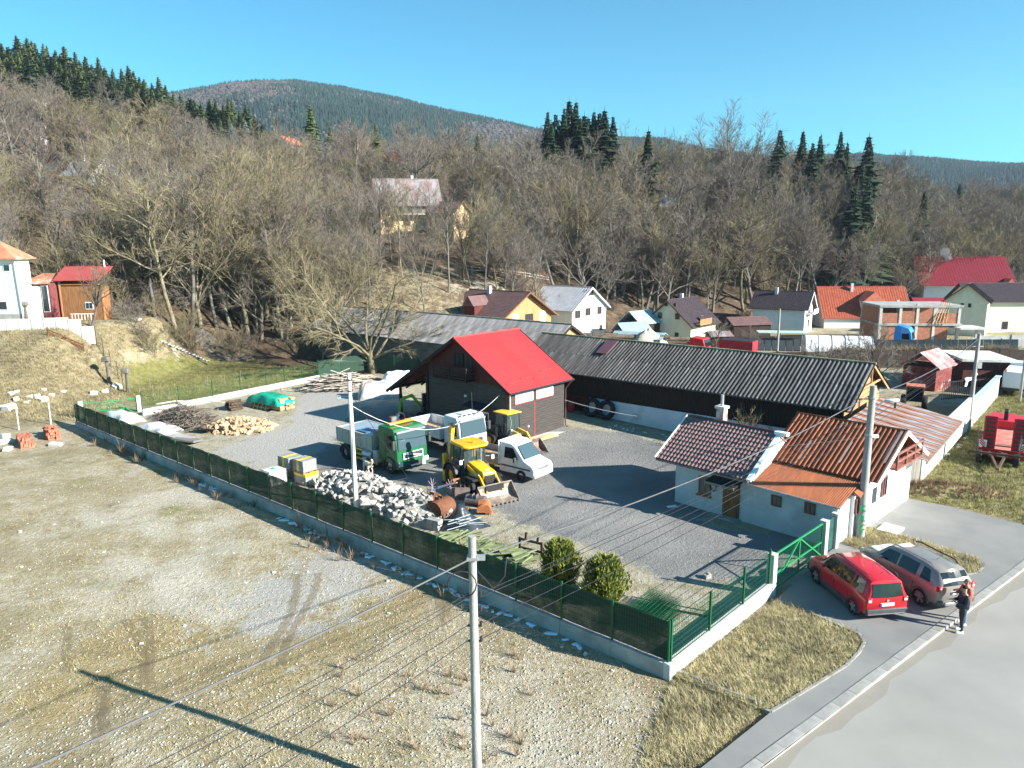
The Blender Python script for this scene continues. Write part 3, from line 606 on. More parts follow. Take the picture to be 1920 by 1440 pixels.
for r_ in range(rows):
 for c_ in range(cols):
  M = Matrix((Vector((1, 0, 0)), upT, nT)).transposed().to_4x4(); M.translation = Vector((s0_+tw*(c_+.5), -.55, ez))+upT*(tl*r_)+nT*random.uniform(-.003, .005)
  o = inst('roof_tile', tile, roof_t); o.matrix_local = M @ Matrix.Rotation(random.uniform(-.012, .012), 4, 'Z')
MB().tube([(s0_, trd, rzt+.04), (s1_+.05, trd, rzt+.04)], .1, 8).build('ridge_tiles', mat('ridge_dark', (.10, .05, .05), .6), th_)
for a_, b_, w_, h_ in (((s0_-.03, -.6, ez+.02), (s0_-.03, trd, rzt+.02), .06, .22), ((s0_-.03, 2*trd+.6, ez+.02), (s0_-.03, trd, rzt+.02), .06, .22), ((s1_+.06, -.62, ez+.05), (s1_+.06, trd+.1, rzt+.07), .24, .14)): MB().bar(a_, b_, w_, h_).build('white_verge', M_white, th_)
MB().bx(s1_-.2, s1_+.5, trd-.2, trd+.12, rzt-.05, rzt+.12).build('verge_end_box', M_white, th_)
ch = MB().bx(.75, 1.2, trd+.15, trd+.6, rzt-.6, rzt+.72).build('chimney', mat('old_chimney_brick', (.34, .17, .12), .9, .2, 5, .4, 12, col2=(.55, .52, .48), thr=.5, soft=.1), th_)
MB().bx(.68, 1.27, trd+.08, trd+.67, rzt+.72, rzt+.86).build('chimney_cap', M_concl, ch); MB().cyl((.97, trd+.37, rzt+.86), (.97, trd+.37, rzt+1.5), .09, n=10).build('flue_pipe', M_steel, ch)
sA, zA = PL(1310, 890, T, TT); sB, zB = PL(1334, 928, T, TT)
window(th_, ((sA+sB)/2, 0, 1.38), .72, 1.02, 'x', mat('ochre_wood', (.28, .13, .05), .7, .2, 4), glass('old_glass', (.12, .12, .11), .2), mull=1, trans=1, sill=True)
sD = PL(1371, 940, T, TT)[0]
dr = MB().bx(sD-.48, sD+.48, -.05, .0, .05, 1.98).build('door', mat('varnished_door', (.20, .085, .03), .5, .25, 3, stretch=(4, 4, .6)), th_)
for i in range(3):
 for j in (-1, 1): MB().bx(sD+j*.22-.15, sD+j*.22+.15, -.075, -.05, .2+i*.58, .62+i*.58).build('door_panel', MATS['varnished_door'], dr, bevel=.01)
cn = MB().box((sD-.25, -.45, 2.02), (1.7, .9, .06), rx=R(10)).build('door_canopy', M_dkmetal, th_); MB().box((sD-.25, -.9, 1.93), (1.7, .04, .12)).build('canopy_fascia', M_wood, cn)
MB().bx(sD-.6, sD+.6, -.55, -.0, -.2, .06).build('door_step', M_conc, th_)
cm = []
for a in np.linspace(0, 2*math.pi, 14): cm.append((sB+.12+.2*math.cos(a), -.09, 1.6+.36*math.sin(a)))
tag(MB().tube(cm, .03, 5).build('hose_coil', M_black, None), 'coil of black hose hanging beside the window of the tiled house', 'hose').matrix_world = Matrix.Translation((T.x, T.y, 0)) @ Matrix.Rotation(R(TT), 4, 'Z')
M_rust = mat('rusty_sheet', (.27, .085, .035), .75, .25, 2.2, .15, 20, col2=(.17, .05, .025), thr=.52, soft=.12, stretch=(2.5, .5, 1), jitter=.22)
M_rusto = mat('orange_rust_sheet', (.36, .115, .045), .75, .2, 2.2, .15, 20, col2=(.26, .085, .04), thr=.55, soft=.12, stretch=(2.5, .5, 1), jitter=.12)
M_galv = mat('bare_tin_sheet', (.45, .47, .48), .5, .15, 4, metal=.4, col2=(.3, .13, .07), thr=.6, soft=.1, stretch=(2.5, .5, 1))
lz = PL(1500, 934, T, TT, -.3)[1]; se = PL(1575, 952, T, TT, -.3)[0]
mt = 2.2; mz = PL(1540, 884, T, TT, mt)[1]
ut = 5.6; uz = PL(1600, 796, T, TT, ut)[1]
u0 = PL(1494, 779, T, TT, ut)[0]; u1 = PL(1702, 813, T, TT, ut)[0]
mb = MB(); mb.bx(s_r+.01, se-.2, 0, mt, -.4, lz); mb.prism([(0, lz), (mt, lz), (mt, mz-.1), (0, lz+.02)], 'x', s_r+.01, se-.2); mb.build('front_wall', M_oldst, hz_)
wr = u1-.75
hw = mz-.12
mb = MB(); mb.bx(u0+.2, wr, mt-.2, 2*ut-mt+.2, -.4, hw-.12); mb.prism([(mt-.2, hw-.12), (2*ut-mt+.2, hw-.12), (ut, uz-.18)], 'x', u0+.2, wr); mb.build('wall', M_stucco_w, hz_)
up = Vector((0, mt+.3, mz-lz)).normalized(); 
sheets(hz_, 'lower_roof_sheet', Vector((s_r-.1, -.3, lz)), Vector((1, 0, 0)), up, se-s_r+.1, math.hypot(mt+.3, mz-lz), 5, 1, .1, .018, M_rusto, seg=4)
up = Vector((0, ut-mt+.1, uz-mz+.06)).normalized(); LU = math.hypot(ut-mt+.1, uz-mz+.06); nsh = 8; ws = (u1-u0)/nsh
for i in range(nsh):
 me = rib_mesh('upper_roof_sheet', ws, LU+.05, .21, M_rust, .045)
 lay(hz_, 'upper_roof_sheet', me, Vector((u0+ws*i, mt-.1, mz+.08)), Vector((1, 0, 0)), up, 1, ws)
for (a, l0, l1) in ((.9, .55, .95), (1.7, .1, .5), (2.6, .7, 1.0), (3.6, .2, .62), (4.5, .5, .95), (.3, .0, .4), (5.2, .1, .6), (u1-u0-.2, .35, 1.0), (u1-u0-.33, .4, .95), (u1-u0-.55, .55, .8)):
 p = Vector((u0+a, mt-.1, mz+.085))+up*(LU*l0); q = Vector((u0+a, mt-.1, mz+.085))+up*(LU*l1); n_ = Vector((1, 0, 0)).cross(up)*.012
 MB().bar(p+n_, q+n_, .09, .012, up=n_).build('bare_tin_strip', M_galv, hz_)
up2 = Vector((0, -(ut-mt+.1), uz-mz+.06)).normalized(); lay(hz_, 'rear_roof_sheet', rib_mesh('rear_roof_sheet', ws, LU+.05, .21, M_rust, .045), Vector((u1, 2*ut-mt+.1, mz+.08)), Vector((-1, 0, 0)), up2, nsh, ws)
MB().tube([(u0, ut, uz+.14), (u1, ut, uz+.14)], .08, 6).build('ridge_cap', M_rust, hz_)
vb = MB(); vb.bar((u1+.03, mt-.15, mz-.0), (u1+.03, ut, uz+.05), .05, .2); vb.bar((u1+.03, 2*ut-mt+.15, mz-.0), (u1+.03, ut, uz+.05), .05, .2); vb.build('white_bargeboards', M_white, hz_)
M_brnred = mat('brown_red_wood', (.22, .085, .065), .7, .2, 3)
sp = thing
pr = [Vector((se-.02, mt-.9, mz-.35)), Vector((wr+.3, mt-.9, mz-.55)), Vector((wr+.3, mt+.4, mz+.02)), Vector((se-.02, mt+.4, mz+.02))]
MB().add(pr+[p-Vector((0, 0, .05)) for p in pr], [(0, 1, 2, 3), (7, 6, 5, 4), (0, 4, 5, 1), (1, 5, 6, 2), (2, 6, 7, 3), (3, 7, 4, 0)]).build('porch_roof', M_rusto, hz_)
MB().bx(se-.2, wr, mt-.75, mt-.2, -.4, mz-.6).build('porch_wall', M_stucco_w, hz_)
window(hz_, (wr+.02, mt-.45, 1.75), .5, .75, 'y', M_brnred, M_glass, mull=0, fw=.05)
window(hz_, (wr+.02, mt+1.5, 1.75), .8, 1.0, 'y', M_white, M_glass, mull=0); window(hz_, (wr+.02, mt+2.9, 1.9), .62, 1.05, 'y', M_brnred, M_glass, mull=1, fw=.05)
bz = 3.05
bal = MB().bx(wr, u1+.1, ut-1.3, ut+2.4, bz, bz+.1).build('balcony', M_brnred, hz_)
for zc in (bz+.45, bz+.85): MB().bx(u1+.02, u1+.08, ut-1.3, ut+2.4, zc-.06, zc+.06).bx(wr, u1+.02, ut-1.32, ut-1.26, zc-.06, zc+.06).build('rail', M_brnred, bal)
for yb in (-1.27, .0, 1.2, 2.35): MB().bx(u1+.0, u1+.09, ut+yb-.05, ut+yb+.05, bz, bz+.95).build('post', M_brnred, bal)
MB().bx(wr+.0, wr+.04, ut-1.5, ut+2.2, bz+.1, uz-1.2).build('gable_lining', M_brnred, hz_)
for (a, z_) in ((1456, 939), (1519, 953)):
 ss_, zz_ = PL(a, z_, T, TT); window(hz_, (ss_, 0, zz_), .52, .55, 'x', M_brownf, MATS['old_glass'], mull=1, fw=.08)
MB().tube([(wr+.06, mt+2.2, mz-.2), (wr+.06, mt+2.2, .1)], .05, 6).build('downpipe', M_white, hz_)
MB().tube([(s_r-.05, -.33, lz+.04), (se+.05, -.33, lz-.02)], .05, 6).build('gutter', M_galv, hz_)
MB().bx(wr+.5, wr+1.4, mt+1.0, mt+2.2, ZW-.05, ZW+.12).build('door_step', M_concl, hz_)
# ------------------------------------------------------------------ fences, gates, posts
M_net = net_mat('dark_green_net', (.011, .030, .019), .95)
FC, FL = G(1253, 1272), G(145, 803)
fv = (FL-FC); flen = fv.length; faz = math.atan2(fv.y, fv.x)
fence = thing('netted_fence', 'long green mesh fence with dark shade netting on a concrete plinth beside the dirt lot', 'fence', (FC.x, FC.y, 0), faz)
nb_ = 24; bw = flen/nb_
wire_cache = {}
def wire_mesh(wd, ht, n=22, rows=7, th=.008):
 key = (round(wd, 2), round(ht, 2))
 if key not in wire_cache:
  mb = MB()
  for i in range(n+1): x = wd*i/n; mb.bar((x, 0, 0), (x, 0, ht), th, th)
  for j in range(rows+1): z = ht*j/rows; mb.bar((0, 0, z), (wd, 0, z), th*1.3, th*1.3)
  me = mb.mesh('wire_panel'); me.materials.append(M_grnmetal); wire_cache[key] = me
 return wire_cache[key]
PLH, NETH = .57, 2.0
for i in range(nb_):
 g0 = tz(*(FC+fv*((i+.5)/nb_)).xy)
 pm = MB().bx(i*bw+.004, (i+1)*bw-.004, -.12, .12, -.7, PLH).build('plinth_block', M_conc, fence, bevel=.012, seg=1)
post_me = MB().bx(-.03, .03, -.03, .03, 0, 1.52).mesh('post'); fixn(post_me); post_me.materials.append(M_grnmetal)
for i in range(nb_+1): inst('post', post_me, fence, (i*bw if i else .03, 0, PLH))
for i in range(nb_):
 inst('wire_panel', wire_mesh(bw, 1.4), fence, (i*bw, -.04, PLH+.04))
 nx_, nz_ = 10, 4; vs = []; fs = []; ph = random.uniform(0, 6)
 for j in range(nz_+1):
  for k in range(nx_+1):
   x = bw*k/nx_; z = PLH+.02+(NETH-PLH)*j/nz_ + (.025*math.sin(x*3+ph) if j == nz_ else 0); edge_ = math.sin(math.pi*k/nx_)
   vs.append((x, -.06-.03*edge_*math.sin(j*1.3+ph)-.01*math.sin(x*7+ph+j), z))
 for j in range(nz_):
  for k in range(nx_): a = j*(nx_+1)+k; fs.append((a, a+1, a+nx_+2, a+nx_+1))
 me = bpy.data.meshes.new('netting'); me.from_pydata(vs, [], fs); me.update(); link('netting', me, M_net, fence, smooth=True, loc=(i*bw, 0, 0))
GL, GR = G(1444, 1116), G(1541, 1046)
v2 = GL-FC; l2 = v2.length; az2 = math.atan2(v2.y, v2.x)
ff = thing('front_fence', 'short open green mesh fence on a pale concrete plinth along the road verge', 'fence', (FC.x, FC.y, 0), az2)
for i in range(3): MB().bx(i*l2/3+(.14 if i == 0 else .003), (i+1)*l2/3-.003, -.13, .13, -.4, PLH+.03).build('plinth_block', M_concl, ff, bevel=.012, seg=1)
MB().bx(-.13, .14, -.13, .13, -.5, PLH+.02).build('corner_block', M_concl, ff, bevel=.012, seg=1)
for i in range(4): inst('post', post_me, ff, (min(i*l2/3+.1, l2-.25), 0, PLH+.02), scale=(1.2, 1.2, 1))
for i in range(3): inst('wire_panel', wire_mesh(l2/3, 1.35), ff, (i*l2/3, 0, PLH+.05))
M_gate = mat('gate_green', (.02, .22, .075), .5, .1, 4)
ga = math.atan2((GR-GL).y, (GR-GL).x); gl = (GR-GL).length
def cpost(p, h, label, grp=None, w_=.32, rz=ga):
 o = MB().box((0, 0, h/2-.2), (w_, w_, h+.4)).box((0, 0, h+.03), (w_*1.06, w_*1.06, .05)).build('gate_post', M_concl, None, bevel=.015, seg=1, loc=(p.x, p.y, 0), rz=rz); return tag(o, label, 'gate post', grp)
cpost(GL, 1.78, 'square white concrete gate post between the front fence and the main gate'); cpost(GR, 1.78, 'square white concrete gate post between the main gate and the small door')
gd = (GR-GL).normalized(); G3 = GR+gd*1.25
cpost(G3, 1.78, 'square white concrete gate post beside the corner of the rusty roofed house')
def gate(name, label, p, az, ln, z0, z1, mid_rows=8, leafs=1):
 g_ = thing(name, label, 'gate', (p.x, p.y, 0), az)
 a0, a1 = .2, ln-.2; m_ = (a0+a1)/2
 for nm, p0, p1 in (('top_rail', (a0, 0, z1), (a1, 0, z1)), ('bottom_rail', (a0, 0, z0), (a1, 0, z0)), ('stile', (a0, 0, z0), (a0, 0, z1)), ('stile', (a1, 0, z0), (a1, 0, z1)), ('middle_stile', (m_, 0, z0), (m_, 0, z1)), ('middle_rail', (a0, 0, (z0+z1)/2-.12), (a1, 0, (z0+z1)/2-.12)), ('brace', (m_-.04, 0, z1-.04), (a0+.04, 0, z0+.04)), ('brace', (m_+.04, 0, z1-.04), (a1-.04, 0, z0+.04))):
  up = (0, 1, 0) if nm.endswith('stile') else (0, 0, 1)
  MB().bar(p0, p1, .06, .06, up=up).build(nm, M_gate, g_)
 wm = MB()
 for i in range(mid_rows*2): z = z0+(z1-z0)*i/(mid_rows*2); wm.bar((a0, .03, z), (a1, .03, z), .008, .008)
 for i in range(40): x = a0+(a1-a0)*i/40; wm.bar((x, .035, z0), (x, .035, z1), .006, .006)
 tag(wm.build('wire_infill', M_grnmetal, g_), kind='stuff'); return g_
gate('main_gate', 'wide green metal mesh gate between two white concrete posts by the red car', GL, ga, gl, .18, 1.72)
tag(MB().bx(.16, 1.09, -.02, .02, .15, 1.7).bx(.16, 1.09, -.035, -.02, .85, .93).build('small_gate_door', mat('dark_teal_sheet', (.02, .075, .065), .5, .2, 4), None, loc=(GR.x, GR.y, 0), rz=ga), 'narrow dark green sheet metal door beside the rusty roofed house', 'gate')
MB().bx(-.1, gl+1.4, -.2, .2, -.3, .1)
B0, B1 = G(155, 792), G(263, 780)
ba_ = math.atan2((B1-B0).y, (B1-B0).x)
cpost(B0, 1.75, 'white concrete post at the left end of the far green gate', rz=ba_); cpost(B1, 1.75, 'white concrete post where the far green gate meets the back wall', rz=ba_)
gate('field_gate', 'green tube gate with diagonal braces at the far left corner of the yard', B0, ba_, (B1-B0).length, .25, 1.6)
bw_px = [(268, 780), (400, 753), (500, 733), (598, 713)]
bwall = thing('back_wall', 'low white concrete wall with green mesh fence at the back of the yard', 'wall', (0, 0, 0))
bpts = [GT(*p) for p in bw_px]
for a, c_ in zip(bpts, bpts[1:]):
 d = c_-a; k = max(1, round(d.length/2.6))
 for i in range(k):
  p, q = a+d*(i/k), a+d*((i+1)/k); zz = (p.z+q.z)/2
  mb = MB(); mb.bar(Vector((p.x, p.y, zz+.05)), Vector((q.x, q.y, zz+.05)), .24, 1.0); mb.build('wall_block', M_concl, bwall)
  inst('post', post_me, bwall, (p.x, p.y, zz+.5), scale=(1, 1, 1.0))
  o = inst('wire_panel', wire_mesh(2.6, 1.4, 20, 6), bwall, (p.x, p.y, zz+.56), (0, 0, math.atan2(d.y, d.x)), ((q-p).length/2.6, 1, 1))
net2 = thing('back_net_fence', 'green fence with thin netting in front of the grey plank shed', 'fence')
npx = [(598, 713), (640, 705), (690, 700), (740, 703), (790, 705)]; npt = [GT(*p) for p in npx]
for i, (p, q) in enumerate(zip(npt, npt[1:])):
 d = q-p
 o = MB().bar((0, 0, 1.2), (d.length, 0, 1.2), .01, 1.7).build('netting', net_mat('thin_green_net', (.02, .06, .035), .6), net2, loc=(p.x, p.y, p.z), rz=math.atan2(d.y, d.x))
 inst('post', post_me, net2, (p.x, p.y, p.z+.3), scale=(1.1, 1.1, 1.25))
W0, W1 = G(1690, 932, .1), G(1722, 903, .1)
wa = math.atan2((W1-W0).y, (W1-W0).x); wl = (W1-W0).length
wg = thing('plank_gate', 'weathered grey wooden plank gate between the rusty roofed house and the concrete wall', 'gate', (W0.x, W0.y, .0), wa)
k = 14
for i in range(k): MB().bx(wl*i/k+.006, wl*(i+1)/k-.006, -.02+random.uniform(-.01, 0), .02, .1, 2.05+random.uniform(-.04, .04)).build('plank', mat('grey_gate_plank', (.22, .20, .175), .9, .3, 2, .4, 12, stretch=(6, 6, .5), jitter=.25), wg)
MB().bx(0, wl, .02, .07, 1.7, 1.8).bx(0, wl, .02, .07, .4, .5).build('ledger', M_wood, wg)
W2, W3 = G(1800, 826), G(1868, 745)
sw = thing('concrete_boundary_wall', 'tall pale concrete panel wall along the grassy verge behind the trailers', 'wall', (W1.x, W1.y, 0), math.atan2((W3-W1).y, (W3-W1).x))
wl3 = (W3-W1).length; k = 11
M_wallp = mat('pale_wall_panel', (.50, .49, .465), .9, .08, .9, .2, 20, col2=(.40, .39, .36), thr=.62, soft=.1, jitter=.06)
for i in range(k):
 a, c_ = wl3*i/k, wl3*(i+1)/k; h = 2.55 if i < 6 else 2.0
 MB().bx(a+.008, c_-.008, -.1, .1, -.3, h).build('wall_panel', M_wallp, sw, bevel=.01, seg=1)
for i in range(6, k):
 a, c_ = wl3*i/k, wl3*(i+1)/k; MB().bx(a+.004, c_-.004, -.22, .22, 2.0, 2.06).build('coping', mat('blue_grey_coping', (.42, .50, .56), .5, .1, 2), sw)
tn = thing('tin_roofed_shed', 'low shed with a wide blue-grey and rust streaked tin roof behind the street wall', 'shed')
e0_, e1_ = G(1738, 865, 2.62), G(1805, 789, 2.62)
r0_, r1_ = G(1600, 778, 3.3), G(1678, 730, 3.9)
ed = (e1_-e0_); up_ = ((r0_+r1_)/2-(e0_+e1_)/2); sd_ = ed.normalized(); upv = up_-sd_*up_.dot(sd_); Lt = upv.length; upv.normalize()
M_tin = mat('streaked_tin', (.40, .44, .47), .5, .12, 2, .1, 20, metal=.25, col2=(.30, .125, .065), thr=.45, soft=.06, stretch=(2.2, .35, 1), jitter=.1)
nn = 9; ws = ed.length*1.0/nn
me = MB(); me.bx(0, ws-.004, 0, Lt, -.02, .0); me.bx(-.012, .012, 0, Lt, .0, .035); tme = me.mesh('tin_sheet'); tme.materials.append(M_tin); fixn(tme)
lay(tn, 'tin_sheet', tme, e0_, sd_, upv, nn, ws)
MB().bar(e0_+Vector((0, 0, -.1)), e1_+Vector((0, 0, -.1)), .08, .12).build('eave_beam', M_wood, tn)
qq = [e0_+upv*Lt, e1_+upv*Lt, e1_+upv*Lt*.5, e0_+upv*Lt*.5]
wb = MB(); 
for a_, b_ in ((0, 1), (1, 2), (2, 3), (3, 0)):
 p, q = qq[a_], qq[b_]; wb.add([(p.x, p.y, -.3), (q.x, q.y, -.3), (q.x, q.y, q.z-.1), (p.x, p.y, p.z-.1)], [(0, 1, 2, 3)])
wb.build('wall', M_bboard, tn)
# ------------------------------------------------------------------ poles and wires
M_pole = mat('concrete_pole', (.31, .30, .28), .9, .1, 3, .25, 30, col2=(.30, .29, .27), thr=.6, soft=.12, stretch=(1, 1, .3))
def pole(label, base, h, r0, r1, m=M_pole, n=10, name='utility_pole', z0=0):
 o = thing(name, label, 'utility pole', (base.x, base.y, z0)); MB().tube([(0, 0, -.5), (0, 0, h)], [r0, r1], n).build('shaft', m, o, smooth=40); return o
NPt = G(885, 1005, 7.5); NP = Vector((NPt.x, NPt.y, 0))
np_ = pole('round concrete utility pole standing in the foreground of the dirt lot', NP, 7.5, .13, .095, n=12)
MB().bx(-.13, .13, -.13, .13, 6.92, 6.99).bx(.1, .3, -.05, .05, 6.9, 7.02).build('bracket', M_steel, np_)
for k_, z_ in enumerate((6.0, 5.6, 5.2, 4.8)):
 MB().bx(-.16, .2, -.02, .02, z_-.02, z_+.02).cyl((.17, 0, z_), (.17, 0, z_+.12), .035, n=6).build('insulator', M_dkmetal, np_)
cl = [(.0+.34*math.cos(a)-.25, -.16, 6.35+.34*math.sin(a)) for a in np.linspace(0, 2*math.pi, 16)]
MB().tube(cl, .018, 4).build('cable_coil', M_dkmetal, np_)
MB().tube([(.12, 0, 6.6), (.5, -.1, 6.2), (.75, -.05, 6.5), (.8, 0, 6.95)], .02, 4).build('cable_loop', M_dkmetal, np_)
WPb = GT(668, 955); wp_ = pole('slim white painted pole behind the netting beside the rubble heap', WPb, 7.55, .135, .1, mat('white_wood_pole', (.66, .63, .59), .8, .12, 2, .2, 12, stretch=(1, 1, .2), col2=(.28, .24, .2), thr=.66, soft=.1))
MB().bx(-.14, .14, -.14, .14, 7.2, 7.26).bx(-.13, .13, -.13, .13, 6.6, 6.64).build('clamp', M_dkmetal, wp_)
RP = G(1612, 1008, ZW); rp_ = pole('thick concrete utility pole with street lamp and green graffiti by the grass island', RP, 7.5, .215, .14, n=14, z0=ZW)
MB().tube([(.1, 0, 6.3), (.55, 0, 6.75), (.75, 0, 6.78)], .03, 6).build('lamp_arm', M_steel, rp_)
lh = MB(); lh.loft([[(.62+.0*c_, 0, 6.8) for c_ in range(8)]]+[[(.95+.34*rr*math.cos(2*math.pi*j/8), .16*rr*math.sin(2*math.pi*j/8), zz) for j in range(8)] for rr, zz in ((.9, 6.86), (1, 6.80), (.9, 6.72))][::1], cap=True); lh.build('lamp_head', mat('lamp_grey', (.55, .57, .58), .4), rp_, smooth=True)
MB().cyl((1.1, 0, 6.7), (1.1, 0, 6.42), .05, n=8).build('lamp_bulb_cover', M_dkmetal, rp_)
for z_ in (5.1, 5.15, 6.9): MB().cyl((0, 0, z_), (0, 0, z_+.05), .19, n=14).build('band', M_steel, rp_)
MB().box((.24, -.1, 5.1), (.3, .12, .14)).build('junction_box', M_white, rp_)
MB().bx(-.9, -.1, -.06, .0, 6.85, 6.9).bx(-.62, -.58, -.06, .0, 6.4, 6.85).build('hook_bracket', M_dkmetal, rp_)
M_graf = mat('green_spray_paint', (.02, .42, .16), .6, .1, 5)
for ch_, z_ in (('K', 1.55), ('R', 1.05), ('C', .6), ('/', .25)):
 me = text_mesh(ch_, .42, .006, .012); o = link('graffiti_letter', me, M_graf, rp_)
 a_ = R(-108); rr = .218-.012*z_; o.location = (math.cos(a_)*rr, math.sin(a_)*rr, z_); o.rotation_euler = (R(90), 0, a_+R(90))
P4 = G(1815, 806); p4_ = pole('thin concrete utility pole standing behind the street wall near the red shed', P4, 7.4, .17, .12)
MB().bx(-.5, .5, -.04, .04, 7.0, 7.08).bx(-.4, .4, -.04, .04, 6.4, 6.46).box((.25, 0, 5.0), (.3, .25, .45)).build('crossarm', M_steel, p4_)
P5 = atD(1457, 665, 92); P5.z = tz(P5.x, P5.y); p5_ = pole('tall thin concrete pole rising behind the black shed roof', P5, 6.0, .16, .11, z0=P5.z)
P6 = atD(1913, 742, 62); P6.z = tz(P6.x, P6.y); pole('grey lamp post at the right edge beyond the parked cars', P6, 6.2, .12, .08, z0=P6.z)
def wire(name, label, p, q, sag, r=.008, grp=None, m=M_dkmetal, n=14):
 pts = []
 for i in range(n+1):
  t = i/n; v = p.lerp(q, t); v.z -= sag*4*t*(1-t); pts.append(v)
 return tag(MB().tube(pts, r, 4).build(name, m, None), label, 'cable', grp)
M_cab = mat('grey_cable', (.10, .10, .105), .6)
npz = NP+Vector((0, 0, 6.95)); rpz = Vector((RP.x-.2, RP.y, 7.0+ZW)); ld = (NP-RP); lp = NP+ld*1.0
wire('power_cable', 'thick twisted grey cable from the foreground pole up to the graffiti pole', npz, rpz, .45, .022, m=M_cab)
wire('power_cable', 'thick twisted grey cable from the foreground pole down to the lower left', npz, Vector((lp.x, lp.y, 6.6)), .5, .022, m=M_cab)
wire('power_cable', 'twisted grey cable from the graffiti pole back towards the far pole', rpz, Vector((P4.x, P4.y, 7.0)), .5, .022, m=M_cab)
for i, z_ in enumerate((6.05, 5.95, 5.65, 5.25, 4.85)):
 o_ = Vector((.17, 0, z_))
 wire('thin_wire', 'thin overhead wire from the foreground pole across the yard', NP+o_, Vector((P4.x-.4+.2*i, P4.y, 6.9-.25*(i % 3))), .9, .009, 'thin wires strung over the yard')
 wire('thin_wire', 'thin overhead wire from the foreground pole towards the lower left', NP+Vector((-.1, 0, z_)), Vector((lp.x+.2*i, lp.y-.3*i, z_-.1)), .7, .009, 'thin wires leaving at the lower left')
for i in range(4):
 wire('service_wire', 'thin wire between the far pole and the village poles', Vector((P4.x-.4+.25*i, P4.y, 7.0)), Vector((P6.x, P6.y, P6.z+5.8-.2*i)), .6, .01, 'wires beyond the far pole')
wire('house_cable', 'pale sagging cable from the white pole to the workshop eave', WPb+Vector((0, 0, 5.9)), local((A.x, A.y), TH)(-.6, .4, 3.75), 1.9, .02, m=mat('pale_cable', (.5, .5, .48), .6))
wire('house_cable', 'pale sagging cable from the workshop corner along the white plinth', local((A.x, A.y), TH)(LX, -.1, 2.3), local((SA.x, SA.y), STH)(9.5, -.1, 1.2), .35, .018, m=MATS['pale_cable'])
wire('house_cable', 'pale cable from the graffiti pole to the tiled house roof', Vector((RP.x, RP.y, 5.2)), local((T.x, T.y), TT)(1.6, .6, 3.35), .2, .012, m=MATS['pale_cable'])
wire('stay_wire', 'dark stay wire slanting from the white pole down over the rubble heap', WPb+Vector((0, 0, 6.6)), GT(822, 985)+Vector((0, 0, .3)), .1, .014)
# ------------------------------------------------------------------ loose materials in the yard
def hull(seed, dims, jit=.22, n=8):
 r = random.Random(seed); bm = bmesh.new()
 for sx in (-1, 1):
  for sy in (-1, 1):
   for sz in (-1, 1): bm.verts.new((sx*dims[0]/2*(1-r.random()*jit*2), sy*dims[1]/2*(1-r.random()*jit*2), sz*dims[2]/2*(1-r.random()*jit*2)))
 for _ in range(n): bm.verts.new((r.uniform(-.5, .5)*dims[0], r.uniform(-.5, .5)*dims[1], r.choice((-.5, .5))*dims[2]*r.uniform(.9, 1.05)))
 res = bmesh.ops.convex_hull(bm, input=bm.verts); bmesh.ops.delete(bm, geom=[g_ for g_ in res['geom_interior'] if isinstance(g_, bmesh.types.BMVert)], context='VERTS')
 me = bpy.data.meshes.new('chunk'); bm.to_mesh(me); bm.free(); return me
M_rub = mat('rubble_concrete', (.35, .335, .305), .95, .2, 3, .3, 25, jitter=.28); M_stone = mat('limestone_boulder', (.52, .49, .42), .95, .15, 2, .4, 12, col2=(.34, .32, .24), thr=.6, soft=.1, jitter=.12)
chunks = [hull(i, (.34, .25, .18)) for i in range(6)]+[hull(20+i, (.5, .22, .17), .1) for i in range(3)]
for me in chunks: me.materials.append(M_rub)
ra, rb_ = GT(590, 905), GT(805, 985); rdir = (rb_-ra); rdl = rdir.length; ru = rdir.normalized(); rn = Vector((-ru.y, ru.x, 0))
def heap_h(s, t):
 hh = 1.0*math.exp(-((s-.33)/.22)**2)+.95*math.exp(-((s-.80)/.17)**2)+.25; return max(0, hh*(1-abs(t)**1.6))*(1 if 0 <= s <= 1 else max(0, 1-abs(s-.5)*3+.5))
hp = []; q_ = 26; p_ = 12
for i in range(q_+1):
 for j in range(p_+1):
  s, t = i/q_*1.1-.05, j/p_*2-1; wdt = 1.75+.45*math.sin(i*1.3); P = ra+ru*(s*rdl)+rn*(t*wdt+.75); h = heap_h(s, t)*.66+random.uniform(-.08, .06)
  hp.append((P.x, P.y, tz(P.x, P.y)-.05+max(0, h)))
hf = [(i*(p_+1)+j, i*(p_+1)+j+1, (i+1)*(p_+1)+j+1, (i+1)*(p_+1)+j) for i in range(q_) for j in range(p_)]
tag(MB().add(hp, hf).build('rubble_core', mat('rubble_dust', (.30, .29, .26), .95, .3, 6, .8, 18), None, smooth=True), 'pale dusty core of small debris under the broken concrete heap', 'rubble', kind='stuff')
big = [(1.45, .3, .25)]
for i in range(290):
 s, t = random.uniform(-.02, 1.03), random.uniform(-.95, .9); P = ra+ru*(s*rdl)+rn*(t*1.9+.75); h = heap_h(s, t)*.8
 o = inst('rubble_block', chunks[i % 9], None, (P.x, P.y, tz(P.x, P.y)+h+.06+random.uniform(-.05, .06)), (random.uniform(-.9, .9), random.uniform(-.9, .9), random.uniform(0, 6.3)), (random.uniform(.65, 1.25),)*3)
 tag(o, 'broken grey concrete block in the heap beside the white pole', 'rubble', 'blocks of the concrete rubble heap')
